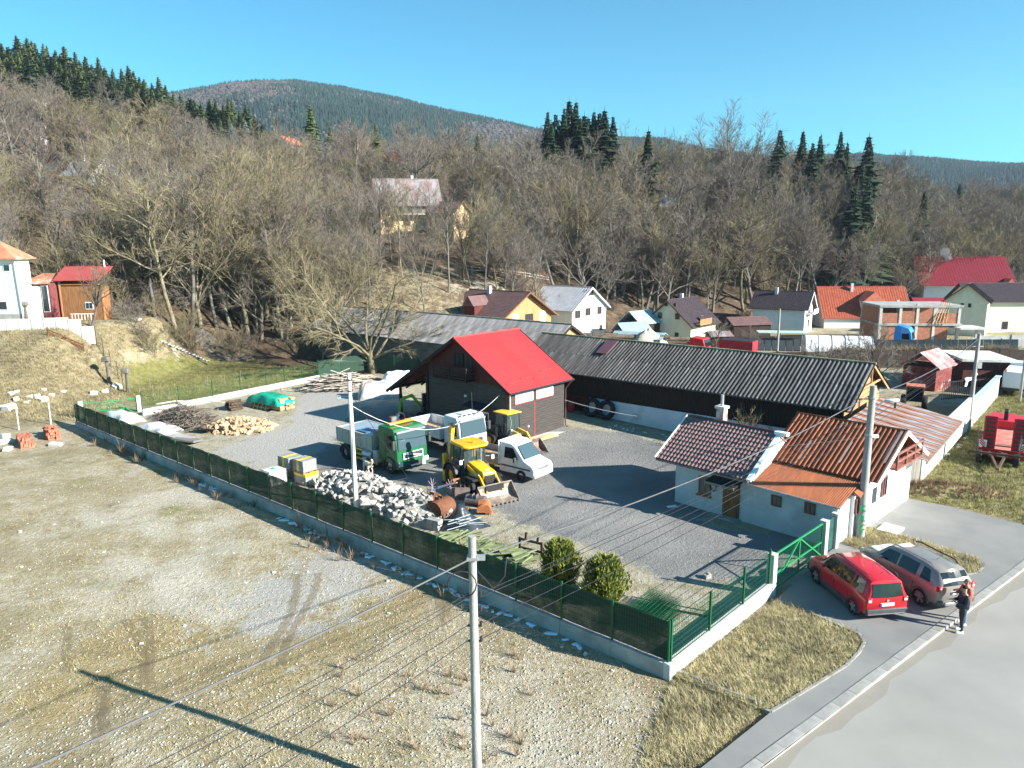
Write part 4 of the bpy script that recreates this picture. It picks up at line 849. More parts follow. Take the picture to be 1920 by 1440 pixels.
for px, py, ln, rz, tilt in ((690, 934, 1.7, .1, .12), (690, 965, 1.2, 1.0, .5), (735, 940, 1.1, .5, .1), (705, 958, .9, 1.2, .9)):
 P = GT(px, py); me = hull(int(px), (ln, .32, .26), .05, 2); me.materials.append(M_rub)
 o = inst('concrete_beam', me, None, (P.x, P.y, P.z+.75), (tilt, tilt*.6, rz)); tag(o, {690: 'long broken concrete beam lying on the rubble heap right of the pole', 735: 'pale concrete beam on the right slope of the rubble heap', 705: 'short tilted concrete beam in the lower rubble heap'}[px] if py != 965 else 'grey concrete slab leaning at the foot of the white pole', 'concrete beam')
cb = thing('block_stack', 'neat stack of pale concrete kerb blocks at the end of the rubble heap', 'concrete blocks', GT(812, 993), faz+.15)
cbm = MB().box((0, 0, 0), (.36, .2, .2)).mesh('block'); fixn(cbm); cbm.materials.append(M_rub)
for l_ in range(3):
 for r_ in range(2):
  for k_ in range(2 if l_ > 1 else 3): inst('block', cbm, cb, (k_*.38-.3+random.uniform(-.02, .02), r_*.22-.1, .1+l_*.205), (0, 0, random.uniform(-.05, .05)))
M_paver = mat('grey_pavers', (.27, .27, .265), .9, .12, 6, .2, 30, jitter=.1); M_yel = mat('yellow_wrap', (.72, .52, .02), .45, .1, 2)
def pallet(label, P, rz, z, wrapped):
 o = thing('paver_pallet', label, 'pallet', (P.x, P.y, P.z+z), rz, 'pallets of grey pavers')
 for k_ in (-.45, 0, .45): MB().bx(-.55, .55, k_-.05, k_+.05, 0, .1).build('runner', M_wood, o)
 MB().bx(-.58, .58, -.5, .5, .1, .13).build('deck', M_wood, o)
 bm_ = MB().box((0, 0, 0), (.275, .185, .165)).mesh('paver'); fixn(bm_); bm_.materials.append(M_paver)
 for l_ in range(4):
  for i in range(4):
   for j in range(5):
    if l_ < 3 and 0 < i < 3 and 0 < j < 4: continue
    inst('paver', bm_, o, (-.42+.28*i+random.uniform(-.008, .008), -.38+.19*j+random.uniform(-.006, .006), .215+.168*l_))
 if wrapped: MB().bx(-.575, .575, -.49, .49, .62, .815).build('wrap', M_yel, o, bevel=.03)
 else: MB().bx(-.1, .1, -.487, .487, .13, .812).bx(-.1, .1, -.49, .49, .805, .815).build('strap', M_yel, o)
 return o
pb = GT(572, 906); 
fx = Vector((math.cos(faz), math.sin(faz), 0)); fy = Vector((-fx.y, fx.x, 0))
pallet('lower right pallet of grey pavers under yellow wrap by the rubble heap', pb-fx*.2+fy*.0, faz+.06, 0, True)
pallet('lower left pallet of grey pavers under yellow wrap next to the white tank', pb+fx*1.1-fy*.3, faz-.04, 0, True)
pallet('upper right pallet of grey pavers stacked nearest the rubble heap', pb-fx*.15+fy*.05, faz+.02, .82, False)
pallet('upper left pallet of grey pavers stacked above the white tank', pb+fx*1.12-fy*-.25, faz+.05, .82, False)
ib = GT(515, 912); it = thing('water_tank', 'white plastic cube tank in a wire cage behind the netting beside the pavers', 'tank', ib, faz)
MB().bx(-.48, .48, -.55, .55, .15, 1.1).build('tank', mat('white_plastic', (.78, .79, .80), .4), it, bevel=.05, seg=3)
cg = MB()
for i in range(6):
 a_ = -.5+i*.2
 cg.bar((a_, -.57, .1), (a_, -.57, 1.13), .02, .02); cg.bar((a_, .57, .1), (a_, .57, 1.13), .02, .02)
 b_ = -.57+i*.228; cg.bar((-.5, b_, .1), (-.5, b_, 1.13), .02, .02); cg.bar((.5, b_, .1), (.5, b_, 1.13), .02, .02); cg.bar((-.5, b_, 1.13), (.5, b_, 1.13), .02, .02)
for z_ in (.2, .45, .7, .95, 1.13):
 for s_ in (-1, 1): cg.bar((-.5, s_*.57, z_), (.5, s_*.57, z_), .02, .02); cg.bar((s_*.5, -.57, z_), (s_*.5, .57, z_), .02, .02)
cg.build('cage', M_steel, it); MB().bx(-.5, .5, -.57, .57, 0, .12).build('pallet_base', M_wood, it); MB().cyl((0, 0, 1.1), (0, 0, 1.18), .1).build('cap', mat('teal_cap', (.02, .4, .3), .4), it)
M_rst = mat('rusty_steel', (.20, .075, .035), .8, .25, 3, .3, 14, col2=(.11, .05, .03), thr=.55, soft=.15, jitter=.15); M_rst2 = mat('worn_grey_steel', (.16, .15, .145), .6, .25, 3, metal=.3, col2=(.22, .09, .05), thr=.56, soft=.1)
def bucket(name, label, P, rz, wd, rad, m, roll=0, teeth=4):
 o = thing(name, label, 'digger bucket', P, rz)
 n = 12; out, inn = [], []
 ang = [R(-20)+R(215)*i/n for i in range(n+1)]
 mb = MB()
 for (r0, r1) in ((rad, rad-.04),):
  for i in range(n):
   a, b_ = ang[i], ang[i+1]
   pts = []
   for x in (-wd/2, wd/2):
    for rr in (r0, r1):
     for q in (a, b_): pts.append((x, rr*math.cos(q)*1.05, rad*.95+rr*math.sin(q)))
   mb.add(pts, [(0, 1, 5, 4), (2, 6, 7, 3), (0, 4, 6, 2), (1, 3, 7, 5), (0, 2, 3, 1), (4, 5, 7, 6)])
 mb.build('shell', m, o, smooth=30)
 for x in (-wd/2-.015, wd/2+.015):
  pl = [(rad*1.05*math.cos(q), rad*.95+rad*math.sin(q)) for q in ang]; MB().prism(pl, 'x', x-.015, x+.015).build('side_plate', m, o)
 q = ang[0]
 for i in range(teeth): x = -wd/2+wd*(i+.5)/teeth; MB().box((x, rad*1.05*math.cos(q)-.02, rad*.95+rad*math.sin(q)-.06), (.07, .1, .2), top=(.6, 1)).build('tooth', m, o)
 for x in (-.12, .12): MB().box((x, -rad*.35, rad*1.95), (.03, .35, .22)).build('hinge_ear', m, o)
 return o
bucket('excavator_bucket', 'large brown rusty digger bucket lying open beside the rubble heap', GT(828, 968), faz+R(95), 1.15, .5, M_rst)
bucket('excavator_bucket', 'small orange rusty ribbed bucket nearest the gravel yard', GT(908, 965), faz+R(130), .6, .36, mat('orange_rust', (.34, .12, .05), .8, .2, 4, .3, 14))
bucket('excavator_bucket', 'grey worn steel bucket behind the orange rusty one', GT(893, 949), faz+R(200), 1.05, .33, M_rst2)
bucket('excavator_bucket', 'half buried rusty bucket with grey lip behind the scrap', GT(868, 935), faz+R(40), .8, .35, M_rst2)
bucket('excavator_bucket', 'dark brown bucket tucked behind the large rusty one', GT(812, 955), faz+R(95), .8, .42, M_rst)
o = tag(MB().box((0, 0, .45), (.5, .06, .9), rx=-.2).box((0, .05, .05), (.55, .3, .08)).build('rusty_plate', MATS['orange_rust'], None, loc=GT(858, 925), rz=.4), 'upright orange rusty steel plate standing in the scrap', 'scrap plate')
o = tag(MB().tube([(-.55, 0, .2), (.55, 0, .22)], [.2, .2], 12).build('rusty_pipe', M_rst, None, loc=GT(862, 962), rz=faz+.3), 'thick rusty pipe lying between the buckets and the black tarp', 'pipe')
o = tag(MB().box((0, 0, .12), (.9, .35, .2)).build('rusty_channel', MATS['orange_rust'], None, loc=GT(882, 938), rz=faz+.5), 'orange rusty steel channel lying on the grey bucket', 'scrap')
rk = thing('hay_rake', 'old hay rake with pink and white spoked wheels and a blue bar in the scrap', 'hay rake', GT(828, 932), faz+.5)
M_pink = mat('pinkish_paint', (.62, .45, .52), .6, .1, 4)
for (x, z, tl) in ((-.55, .62, .2), (.55, .6, -.15)):
 w_ = MB(); ring = [(x+.6*math.cos(a)*.5, tl*math.sin(a)*.5+.02*x, z+.55*math.sin(a)) for a in np.linspace(0, 2*math.pi, 20)]; w_.tube(ring, .02, 4); wo = w_.build('wheel_rim', M_dkmetal, rk)
 for k_ in range(10): a = k_*math.pi/5; MB().bar((x, 0, z), (x+.3*math.cos(a), tl*math.sin(a)*.5, z+.55*math.sin(a)), .014, .014).build('spoke', M_pink, wo)
MB().bar((-.9, .1, .95), (.9, -.1, .25), .12, .06).build('drawbar', mat('blue_paint', (.12, .35, .55), .5), rk); MB().bar((-1.0, .2, 1.0), (.2, 0, .6), .06, .06).build('frame', M_pink, rk)
tp = []; nr, ns = 7, 18
for i in range(nr):
 t = i/(nr-1); rr = .16+1.0*t**1.5; z = 1.35*(1-t**.8)+.02
 for j in range(ns): a = 2*math.pi*j/ns; f_ = 1+.22*math.sin(a*5+i*.3)*t+.12*math.sin(a*3+1); tp.append((rr*f_*math.cos(a)*1.15, rr*f_*math.sin(a), z+.05*math.sin(a*4)*t))
mb = MB().add(tp+[(0, 0, 1.2)], [(i*ns+j, i*ns+(j+1) % ns, (i+1)*ns+(j+1) % ns, (i+1)*ns+j) for i in range(nr-1) for j in range(ns)]+[(nr*ns, (j+1) % ns, j) for j in range(ns)])
tag(mb.build('tarpaulin', mat('blue_black_tarp', (.025, .035, .045), .35, .15, 3, .4, 5), None, smooth=True, loc=GT(864, 990)), 'crumpled blue-black tarpaulin draped over a machine in front of the buckets', 'tarpaulin')
M_olive = mat('olive_boards', (.16, .19, .095), .85, .15, 3, .2, 14, jitter=.25)
bme = MB().box((0, 0, 0), (1.35, .15, .06)).mesh('olive_board'); fixn(bme); bme.materials.append(M_olive)
oa, ob = GT(838, 1010), GT(985, 1062)
for i in range(130):
 s = random.random(); t = random.uniform(-.55, .65); P = oa.lerp(ob, s)+rn*t; h = .08+.42*random.random()*(1-abs(t))*(.8+.4*math.sin(s*9))
 tag(inst('olive_board', bme, None, (P.x, P.y, P.z+h), (random.uniform(-.35, .35), random.uniform(-.16, .16), faz+1.15+random.gauss(0, .3)), (random.uniform(.6, 1.1), 1, 1)), 'olive green board in the loose pile behind the netting', 'board', 'olive boards piled behind the netting')
for i in range(7):
 P = GT(850+random.uniform(0, 40), 1000+random.uniform(-4, 10)); tag(MB().bar((-.7, 0, 0), (.7, 0, .0), .025, .025).build('pale_lath', mat('pale_blue_slat', (.40, .45, .45), .6), None, loc=(P.x, P.y, P.z+.55+.05*i), rz=random.uniform(-.6, 1.2)), 'pale bluish lath lying across the olive boards', 'lath', 'pale laths on the olive boards')
fk = thing('fork_carriage', 'dark steel pallet fork carriage standing on the gravel edge', 'fork frame', GT(995, 1038), faz+R(188))
for nm, a0, a1 in (('rail', (-.65, 0, .2), (.65, 0, .2)), ('rail', (-.65, 0, .62), (.65, 0, .62)), ('upright', (-.6, 0, .05), (-.6, 0, .7)), ('upright', (.6, 0, .05), (.6, 0, .7)), ('tine', (-.35, 0, .06), (-.35, -.9, .06)), ('tine', (.35, 0, .06), (.35, -.9, .06)), ('hook', (-.3, .02, .6), (-.3, .12, .95)), ('hook', (.35, .02, .6), (.35, .12, .9))):
 MB().bar(a0, a1, .09, .09).build(nm, mat('dark_rusty_steel', (.06, .035, .025), .7, .2, 4), fk)
gp = thing('panel_stack', 'leaning stack of green wire fence panels lying in the front corner of the yard', 'fence panels', GT(1262, 1180), az2+R(6))
for i in range(9): inst('wire_panel', wire_mesh(2.4, 1.3, 22, 8), gp, (-1.3+.04*i, .1+.03*i, .14+.05*i), (R(-85), 0, R(random.uniform(-3, 3))))
tag(MB().box((0, 0, .14), (.3, .2, .28)).box((.05, 0, .3), (.12, .16, .1)).build('concrete_block', M_rub, None, loc=GT(1326, 1088), rz=.5), 'single pale block lying alone on the gravel inside the gate', 'concrete block')
tag(MB().bar((-1.4, 0, .05), (1.4, 0, .06), .06, .06).build('metal_bar', M_dkmetal, None, loc=GT(1260, 1145), rz=R(157)), 'long thin dark bar lying on the ground near the front fence', 'bar')
tag(MB().box((0, 0, .06), (.35, .22, .12)).build('white_brick', M_concl, None, loc=GT(895, 993), rz=.9), 'small pale slab lying right of the black tarpaulin', 'slab')
tag(MB().box((0, 0, .05), (.55, .22, .1)).build('white_foam_piece', M_white, None, loc=GT(1260, 952), rz=.3), 'white foam piece lying in the shade by the tiled house', 'litter')
def tyre(label, P, rz, lean, R_=.62, r_=.24, group=None):
 o = thing('tractor_tyre', label, 'tyre', P, rz, group); mb = MB(); n, m_ = 28, 10
 rings = []
 for i in range(n):
  a = 2*math.pi*i/n; rings.append([( (R_+r_*.75*math.cos(2*math.pi*j/m_)*(1+.06*(i % 2)*(math.cos(2*math.pi*j/m_) > .5)))*math.cos(a), r_*1.05*math.sin(2*math.pi*j/m_), (R_+r_*.75*math.cos(2*math.pi*j/m_)*(1+.06*(i % 2)*(math.cos(2*math.pi*j/m_) > .5)))*math.sin(a)) for j in range(m_)])
 rings.append(rings[0]); mb.loft(rings, cap=False); t = mb.build('casing', M_black, o, smooth=35); t.rotation_euler.x = lean; t.location.z = R_+r_*.8; return o
shf = local((SA.x, SA.y), STH)
tyre('big black tractor tyre leaning on the white plinth wall, nearest the workshop', shf(.55, -.55, .25), R(STH), R(-14)); tyre('big black tractor tyre leaning on the white plinth wall, farther from the workshop', shf(2.0, -.6, .25), R(STH), R(-16))
br_ = thing('oil_drum', 'red oil drum standing in the dark corner beside the workshop', 'drum', shf(-1.6, -.5, .2)); MB().tube([(0, 0, 0), (0, 0, .3), (0, 0, .31), (0, 0, .6), (0, 0, .61), (0, 0, .88)], [.29, .29, .305, .305, .29, .29], 16).build('body', mat('red_drum_paint', (.42, .03, .03), .5, .2, 3), br_, smooth=40); MB().cyl((0, 0, .88), (0, 0, .9), .28, n=16).build('lid', M_steel, br_)
tag(MB().box((0, 0, .95), (.85, .05, 1.9), rx=-.12).build('old_door_board', M_wood, None, loc=shf(-2.9, -.4, .2), rz=R(STH)), 'tall weathered board leaning against the shed wall behind the drum', 'board')
tag(MB().box((0, 0, .18), (.5, .4, .36)).build('grey_box', M_rst2, None, loc=shf(-.5, -.5, .2), rz=.3, bevel=.04), 'small grey metal box between the red drum and the tyres', 'box')
# ------------------------------------------------------------------ piles at the back of the yard
M_split = mat('split_firewood', (.50, .34, .20), .85, .2, 3, .3, 18, jitter=.3); M_bark = mat('grey_branch', (.21, .175, .14), .95, .25, 4, .3, 18, jitter=.3)
logs = []
for i in range(5):
 r = random.Random(i); n = 5; pr = [(.13*math.cos(2*math.pi*k_/n+r.random()*.5)*r.uniform(.7, 1.1), .12*math.sin(2*math.pi*k_/n+r.random()*.5)*r.uniform(.7, 1.1)) for k_ in range(n)]
 me = MB().prism(pr, 'x', -.22, .22).mesh('split_log'); fixn(me); me.materials.append(M_split); logs.append(me)
fa = GT(450, 802)
def mound(c, rx, ry, h, rz, m, name, label, cat, jit=.05, kind='stuff'):
 vs = []; n1, n2 = 8, 22; fs = []
 for i in range(n1+1):
  t = i/n1
  for j in range(n2):
   a = 2*math.pi*j/n2; rr = t*(1+.12*math.sin(3*a+1)+.08*math.sin(7*a)); x, y = rx*rr*math.cos(a), ry*rr*math.sin(a); X_ = x*math.cos(rz)-y*math.sin(rz); Y_ = x*math.sin(rz)+y*math.cos(rz)
   z = tz(c.x+X_, c.y+Y_)-.04+h*(1-t**1.7)+random.uniform(-jit, jit)*(1 if t < 1 else 0); vs.append((c.x+X_, c.y+Y_, z))
 for i in range(n1):
  for j in range(n2): fs.append((i*n2+j, i*n2+(j+1) % n2, (i+1)*n2+(j+1) % n2, (i+1)*n2+j))
 return tag(MB().add(vs, fs).build(name, m, None, smooth=True), label, cat, kind=kind)
mound(fa, 2.3, 1.5, .6, faz+.5, M_split, 'firewood_core', 'inner mass of the pale firewood heap', 'firewood')
for i in range(250):
 a, t = random.uniform(0, 6.28), random.random()**.6*1.12; x, y = 2.6*t*math.cos(a), 1.75*t*math.sin(a); P = fa+fx*(x*.88-y*.48)+fy*(x*.48+y*.88)
 tag(inst('split_log', logs[i % 5], None, (P.x, P.y, tz(P.x, P.y)+max(0, .62*(1-t**1.7))+.09), (random.uniform(-.6, .6), random.uniform(-.6, .6), random.uniform(0, 6.3)), (random.uniform(.8, 1.15),)*3), 'pale split log in the heap in front of the green tarpaulin', 'firewood', 'split logs in the firewood heap')
bc = GT(350, 790)
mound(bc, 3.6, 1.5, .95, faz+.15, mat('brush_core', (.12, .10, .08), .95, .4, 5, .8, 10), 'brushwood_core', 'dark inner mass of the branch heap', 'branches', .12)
bm_ = MB()
for i in range(520):
 a, t = random.uniform(0, 6.28), math.sqrt(random.random()); x, y = 3.8*t*math.cos(a), 1.6*t*math.sin(a); P = bc+fx*x+fy*y; P.z = tz(P.x, P.y)+.95*(1-t**1.7)+.06
 d = Vector((random.gauss(0, 1), random.gauss(0, 1), random.gauss(0, .28))).normalized()*random.uniform(.3, 1.1); r = random.uniform(.012, .04); bm_.tube([P-d, P+d*.1+Vector((0, 0, .05)), P+d], [r, r*.8, r*.5], 4)
tag(bm_.build('brushwood', M_bark, None), 'tangled grey branches heaped left of the pale firewood', 'branches', kind='stuff')
for i, (px, py, ln, rz) in enumerate(((330, 770, 3.0, .5), (395, 770, 2.6, .1), (375, 795, 1.2, 1.3))):
 P = GT(px, py); tag(MB().tube([(-ln/2, 0, 0), (0, .1, .08), (ln/2, 0, -.1)], [.06, .07, .05], 6).build('pale_branch', mat('pale_bark', (.42, .39, .34), .9), None, loc=(P.x, P.y, P.z+.75), rz=rz), ['long pale branch on the left of the branch heap', 'long pale branch across the top of the branch heap', 'short thick pale branch at the front of the branch heap'][i], 'branch')
tag(MB().box((0, 0, .35), (1.6, .9, .04), rx=.25).build('slatted_panel', M_dkmetal, None, loc=GT(385, 812), rz=faz+.4), 'dark grey slatted panel leaning on the front of the branch heap', 'panel')
M_plast = mat('white_plastic_sheet', (.68, .68, .68), .4, .08, 2, .5, 3)
def crumple(name, label, P, rx, ry, h, m, cat, rz=0, seed=0, n=14, top=.35):
 r = random.Random(seed); vs = []; fs = []
 for i in range(n+1):
  for j in range(n+1):
   x, y = (i/n*2-1), (j/n*2-1); e = max(abs(x), abs(y)); z = h*(1-max(0, (e-top)/(1-top))**2)+.10*h*math.sin(x*5+seed)*math.cos(y*6)+r.uniform(-.05, .05)*min(h, .6); vs.append((x*rx*(1+.06*math.sin(y*5)), y*ry*(1+.06*math.sin(x*7)), max(.01, z) if e < 1 else .0))
 for i in range(n):
  for j in range(n): a = i*(n+1)+j; fs.append((a, a+n+1, a+n+2, a+1))
 return tag(MB().add(vs, fs).build(name, m, None, smooth=True, loc=P, rz=rz), label, cat)
crumple('plastic_sheet', 'crumpled white plastic sheet over junk behind the netting near the far gate', GT(230, 785), 2.4, .9, .55, M_plast, 'plastic sheet', faz, 1)
crumple('plastic_sheet', 'white plastic sheet heap at the left foot of the branch heap', GT(300, 803), 2.0, .8, .35, M_plast, 'plastic sheet', faz+.1, 3)
for i, (px, py, m_, lb) in enumerate(((318, 818, M_concl, 'pale grey slab lying behind the netting'), (338, 826, M_conc, 'large grey board slab lying flat near the fence'), (352, 832, M_gplank, 'bundle of pale planks lying behind the netting'))):
 P = GT(px, py); tag(MB().box((0, 0, .2+.06*i), (2.0, 1.0, .14), rx=.05*i, ry=-.04).build('flat_slab', m_, None, loc=P, rz=faz+.2*i, bevel=.01), lb, 'slab')
gt = GT(512, 764); M_gtarp = mat('green_tarp', (.01, .30, .19), .55, .12, 1.5, .4, 4)
st = thing('lumber_stack', 'stack of sawn lumber with leaning pallet under a green tarpaulin', 'lumber stack', gt, faz+R(185))
for l_ in range(5):
 for r_ in range(3): MB().bx(-1.9+random.uniform(-.25, .1), 1.9+random.uniform(-.1, .3), -.7+.5*r_, -.7+.5*r_+.42, .1+.2*l_, .1+.2*l_+.16).build('timber', M_fresh, st)
crumple('green_tarpaulin', 'bright green tarpaulin covering the lumber stack at the back wall', Vector((gt.x, gt.y, gt.z+.55))+fy*.1, 2.15, 1.05, .65, M_gtarp, 'tarpaulin', faz+R(185), 5, 16, .6)
for i in range(5): MB().bar((-1.6+.55*i*1.0, -1.25, .05), (-1.6+.55*i*1.0, -.85, .95), .09, .04).build('pallet_slat', M_fresh, st) if i < 3 or True else None
for z_ in (.2, .6, .95): MB().bar((-1.7, -1.2+.4*z_, z_), (.9, -1.2+.4*z_, z_), .04, .1).build('pallet_rail', M_fresh, st)
dk = GT(440, 768); M_dlog = mat('dark_log', (.085, .06, .042), .95, .35, 6, .5, 8)
for i in range(16):
 P = dk+fx*(.26*(i % 5)-.5+.13*(i // 5 % 2))+fy*random.uniform(-.15, .15); tag(MB().tube([(0, -.55, 0), (0, .55, 0)], [.13, .12], 8).build('dark_log', M_dlog, None, loc=(P.x, P.y, P.z+.14+.23*(i // 5)), rz=faz+random.uniform(-.2, .2)), 'dark log stacked at the left end of the green tarpaulin', 'log', 'dark logs beside the green tarpaulin')
for i, (px, py) in enumerate(((500, 737), (470, 748), (530, 738))): P = GT(px, py+18); tag(MB().box((0, 0, 0), (.3, .12, .1)).build('weight_block', M_fresh, None, loc=(P.x, P.y, P.z+1.28), rz=.3+i), ['wooden block weighing down the right end of the green tarpaulin', 'wooden block weighing down the left end of the green tarpaulin', 'wooden block weighing down the middle of the green tarpaulin'][i], 'block')
lp0 = GT(640, 728); lr = R(20)
mound(lp0+fy*-.5, 4.3, 2.0, 1.35, R(15), mat('plank_pile_core', (.17, .145, .12), .95, .3, 3, .6, 8), 'plank_pile_core', 'inner mass of the old plank pile', 'planks', .1)
M_oldpl = mat('old_plank', (.40, .35, .29), .9, .2, 3, .3, 12, stretch=(.6, 6, 6), jitter=.35)
pme = MB().box((0, 0, 0), (2.6, .17, .035)).mesh('old_plank'); fixn(pme); pme.materials.append(M_oldpl)
for i in range(150):
 a, t = random.uniform(0, 6.28), math.sqrt(random.random()); x, y = 3.6*t*math.cos(a), 1.9*t*math.sin(a); P = lp0+Vector((x*math.cos(R(15))-y*math.sin(R(15)), x*math.sin(R(15))+y*math.cos(R(15)), 0)); P.z = tz(P.x, P.y)+1.35*(1-t**1.7)+.12
 tag(inst('old_plank', pme, None, P, (random.gauss(0, .1), random.gauss(0, .12), R(25)+random.gauss(0, .35)), (random.uniform(.5, 1.2), 1, 1)), 'weathered plank in the big pile beside the lean-to', 'plank', 'old planks in the pile by the lean-to')
P = GT(712, 745); crumple('plastic_cover', 'torn translucent plastic cover hanging over bales beside the old planks', Vector((P.x, P.y, P.z)), 1.9, 1.1, 1.45, mat('grey_plastic', (.42, .42, .42), .35, .2, 3, .5, 4), 'plastic sheet', R(20), 9, 16, .7)
P = GT(748, 725); crumple('plastic_cover', 'white plastic cover on the plank pile next to the lean-to roof', Vector((P.x, P.y, P.z+.6)), 1.5, .9, .9, M_plast, 'plastic sheet', R(20), 11, 14, .7)
P = GT(660, 700); tag(MB().box((0, 0, 1.4), (3.6, .7, .05), rx=.15, ry=.08).build('white_board', M_white, None, loc=P, rz=R(28)), 'long white board lying on top of the old plank pile', 'board')
P = GT(596, 722); tag(MB().box((0, 0, .4), (.9, .05, .8), rx=-.4).build('white_board', M_white, None, loc=P, rz=R(-20)), 'small white board leaning at the left end of the old plank pile', 'board')
P = GT(672, 752); tag(MB().bar((0, 0, 0), (.5, .3, 1.6), .1, .1).build('leaning_beam', M_fresh, None, loc=P), 'pale beam leaning against the plastic covered bales', 'beam')
P = GT(643, 745); crumple('blue_sheet', 'small blue plastic sheet on the ground near the white pole top', P, .6, .3, .1, mat('pale_blue_plastic', (.35, .5, .65), .4), 'plastic sheet', .5, 2, 8)
# ------------------------------------------------------------------ left lot and bank
M_brick = mat('red_brick', (.42, .15, .09), .9, .15, 5, .2, 30, jitter=.25)
bkm = MB().box((0, 0, 0), (.29, .15, .19)).mesh('brick'); fixn(bkm); bkm.materials.append(M_brick)
for (px, py, nx_, ny_, nz_, lb) in ((45, 836, 7, 5, 4, 'wide stack of salvaged red bricks at the left edge of the lot'), (95, 820, 6, 5, 4, 'loose heap of orange bricks beside the wide brick stack')):
 o = thing('brick_stack', lb, 'bricks', GT(px, py), faz-.15)
 for k_ in range(nz_):
  for i in range(nx_):
   for j in range(ny_):
    if 0 < i < nx_-1 and 0 < j < ny_-1 and k_ < nz_-1: continue
    if k_ == nz_-1 and random.random() < .3: continue
    jt = .02 if px == 45 else .06
    inst('brick', bkm, o, ((i-nx_/2)*.31+random.uniform(-jt, jt), (j-ny_/2)*.165+random.uniform(-jt, jt), .1+.2*k_), (random.uniform(-jt, jt)*3, random.uniform(-jt, jt)*3, random.uniform(-jt, jt)*8))
for i, (px, py, s) in enumerate(((105, 838, 1.0), (12, 832, 1.1), (15, 845, .9), (5, 822, 1.3))):
 me = hull(60+i, (1.0*s, .45*s, .35*s), .12); me.materials.append(M_concl); P = GT(px, py)
 tag(inst('concrete_lump', me, None, (P.x, P.y, P.z+.15), (.2, .1, i*.9)), ['grey lump at the right end of the brick stack', 'long pale concrete lump left of the brick stack', 'small pale concrete lump in front of the bricks', 'large pale concrete lump at the left picture edge'][i], 'concrete lump')
for i, (px, py) in enumerate(((36, 808), (96, 797))): 
 P = GT(px, py); tag(MB().cyl((0, 0, -.3), (.02, 0, 1.9), .045, n=8).build('white_stake', mat('pale_post', (.6, .6, .58), .7), None, loc=P), ['white stake behind the wide brick stack', 'white stake behind the loose orange bricks'][i], 'stake')
bpx = [(20, 770, 1.5), (5, 768, 1.2), (22, 742, .9), (31, 738, .8), (31, 750, .9), (56, 747, .8), (51, 757, .8), (70, 744, .7), (82, 753, 1.2), (98, 743, .7), (83, 732, .6), (120, 737, .8), (176, 740, .9), (197, 736, .9), (220, 729, 1.3)]
bl_ = ['tall', 'low', 'rounded', 'flat', 'jagged', 'small', 'pale', 'leaning', 'wide', 'little', 'uphill', 'half-buried', 'squat', 'pointed', 'large']
M_bd = [hull(80+i, (.75, .6, .5), .2, 10) for i in range(5)]
for me in M_bd: me.materials.append(M_stone)
for i, (px, py, s) in enumerate(bpx):
 P = GT(px, py); o = inst('boulder', M_bd[i % 5], None, (P.x, P.y, P.z+.12*s), (random.uniform(-.3, .3), random.uniform(-.3, .3), random.uniform(0, 6)), (s*1.05, s, s))
 b2 = o.modifiers.new('bevel', 'BEVEL'); b2.width = .05; b2.segments = 2; tag(o, bl_[i]+' pale limestone boulder at the foot of the grassy bank', 'boulder', 'boulders along the foot of the bank')
rk_ = [hull(100+i, (.22, .17, .11), .2, 6) for i in range(5)]
for me in rk_: me.materials.append(M_stone)
def on_lot(P):
 d = P-FC; return d.dot(Vector((-math.sin(faz), math.cos(faz), 0))) > .45
cnt = 0
while cnt < 120:
 px, py = random.uniform(0, 1250), random.uniform(850, 1440); P = GT(px, py)
 if not on_lot(P) or P.y > 52: continue
 s = random.uniform(.3, .8)*(1.5 if random.random() < .1 else 1); cnt += 1
 tag(inst('stone', rk_[cnt % 5], None, (P.x, P.y, P.z+.03*s), (random.uniform(-.3, .3), random.uniform(-.3, .3), random.uniform(0, 6)), (s, s, s)), 'pale loose stone lying on the dirt lot', 'stone', 'loose stones on the dirt lot')
def scatter_mesh(name, pts, protos, smin, smax, m, label, cat, tilt=.4):
 VV, FF, off = [], [], 0
 for P in pts:
  vs, fs = protos[rng.integers(len(protos))]; s = rng.uniform(smin, smax); a = rng.uniform(0, 6.28); c_, s_ = math.cos(a), math.sin(a)
  v = vs*s; tl = rng.normal(0, tilt); v = np.stack([v[:, 0], v[:, 1]*math.cos(tl)-v[:, 2]*math.sin(tl), v[:, 1]*math.sin(tl)+v[:, 2]*math.cos(tl)], 1)
  VV.append(np.stack([v[:, 0]*c_-v[:, 1]*s_+P[0], v[:, 0]*s_+v[:, 1]*c_+P[1], v[:, 2]+P[2]], 1)); FF.append(fs+off); off += len(vs)
 me = np_mesh(name, np.concatenate(VV), np.concatenate(FF)); return tag(link(name, me, m), label, cat, kind='stuff')
def tri_proto(me):
 me.calc_loop_triangles(); v = np.array([q.co[:] for q in me.vertices]); f = np.array([t.vertices[:] for t in me.loop_triangles]); return v, f
small = [tri_proto(hull(200+i, (.1, .08, .05), .2, 0)) for i in range(5)]
pts = []
while len(pts) < 5200:
 px, py = rng.uniform(0, 1330), 860+580*rng.random()**.8; P = G(px, py)
 if not on_lot(P): continue
 dens = .35+.65*(vnoise(P.x, P.y, 2.5, 9) > .5)
 if px > 600 and py > 1080: dens = 1
 if rng.random() < dens: pts.append((P.x, P.y, tz(P.x, P.y)+.005))
scatter_mesh('gravel_scatter', pts, small, .2, .8, mat('scattered_stone', (.36, .34, .30), .95, .3, 2.0, jitter=.0, col2=(.36, .27, .2), thr=.6, soft=.05), 'small pale stones strewn over the dirt lot', 'gravel')
pts = []; INW = [P2(*q) for q in INNER]
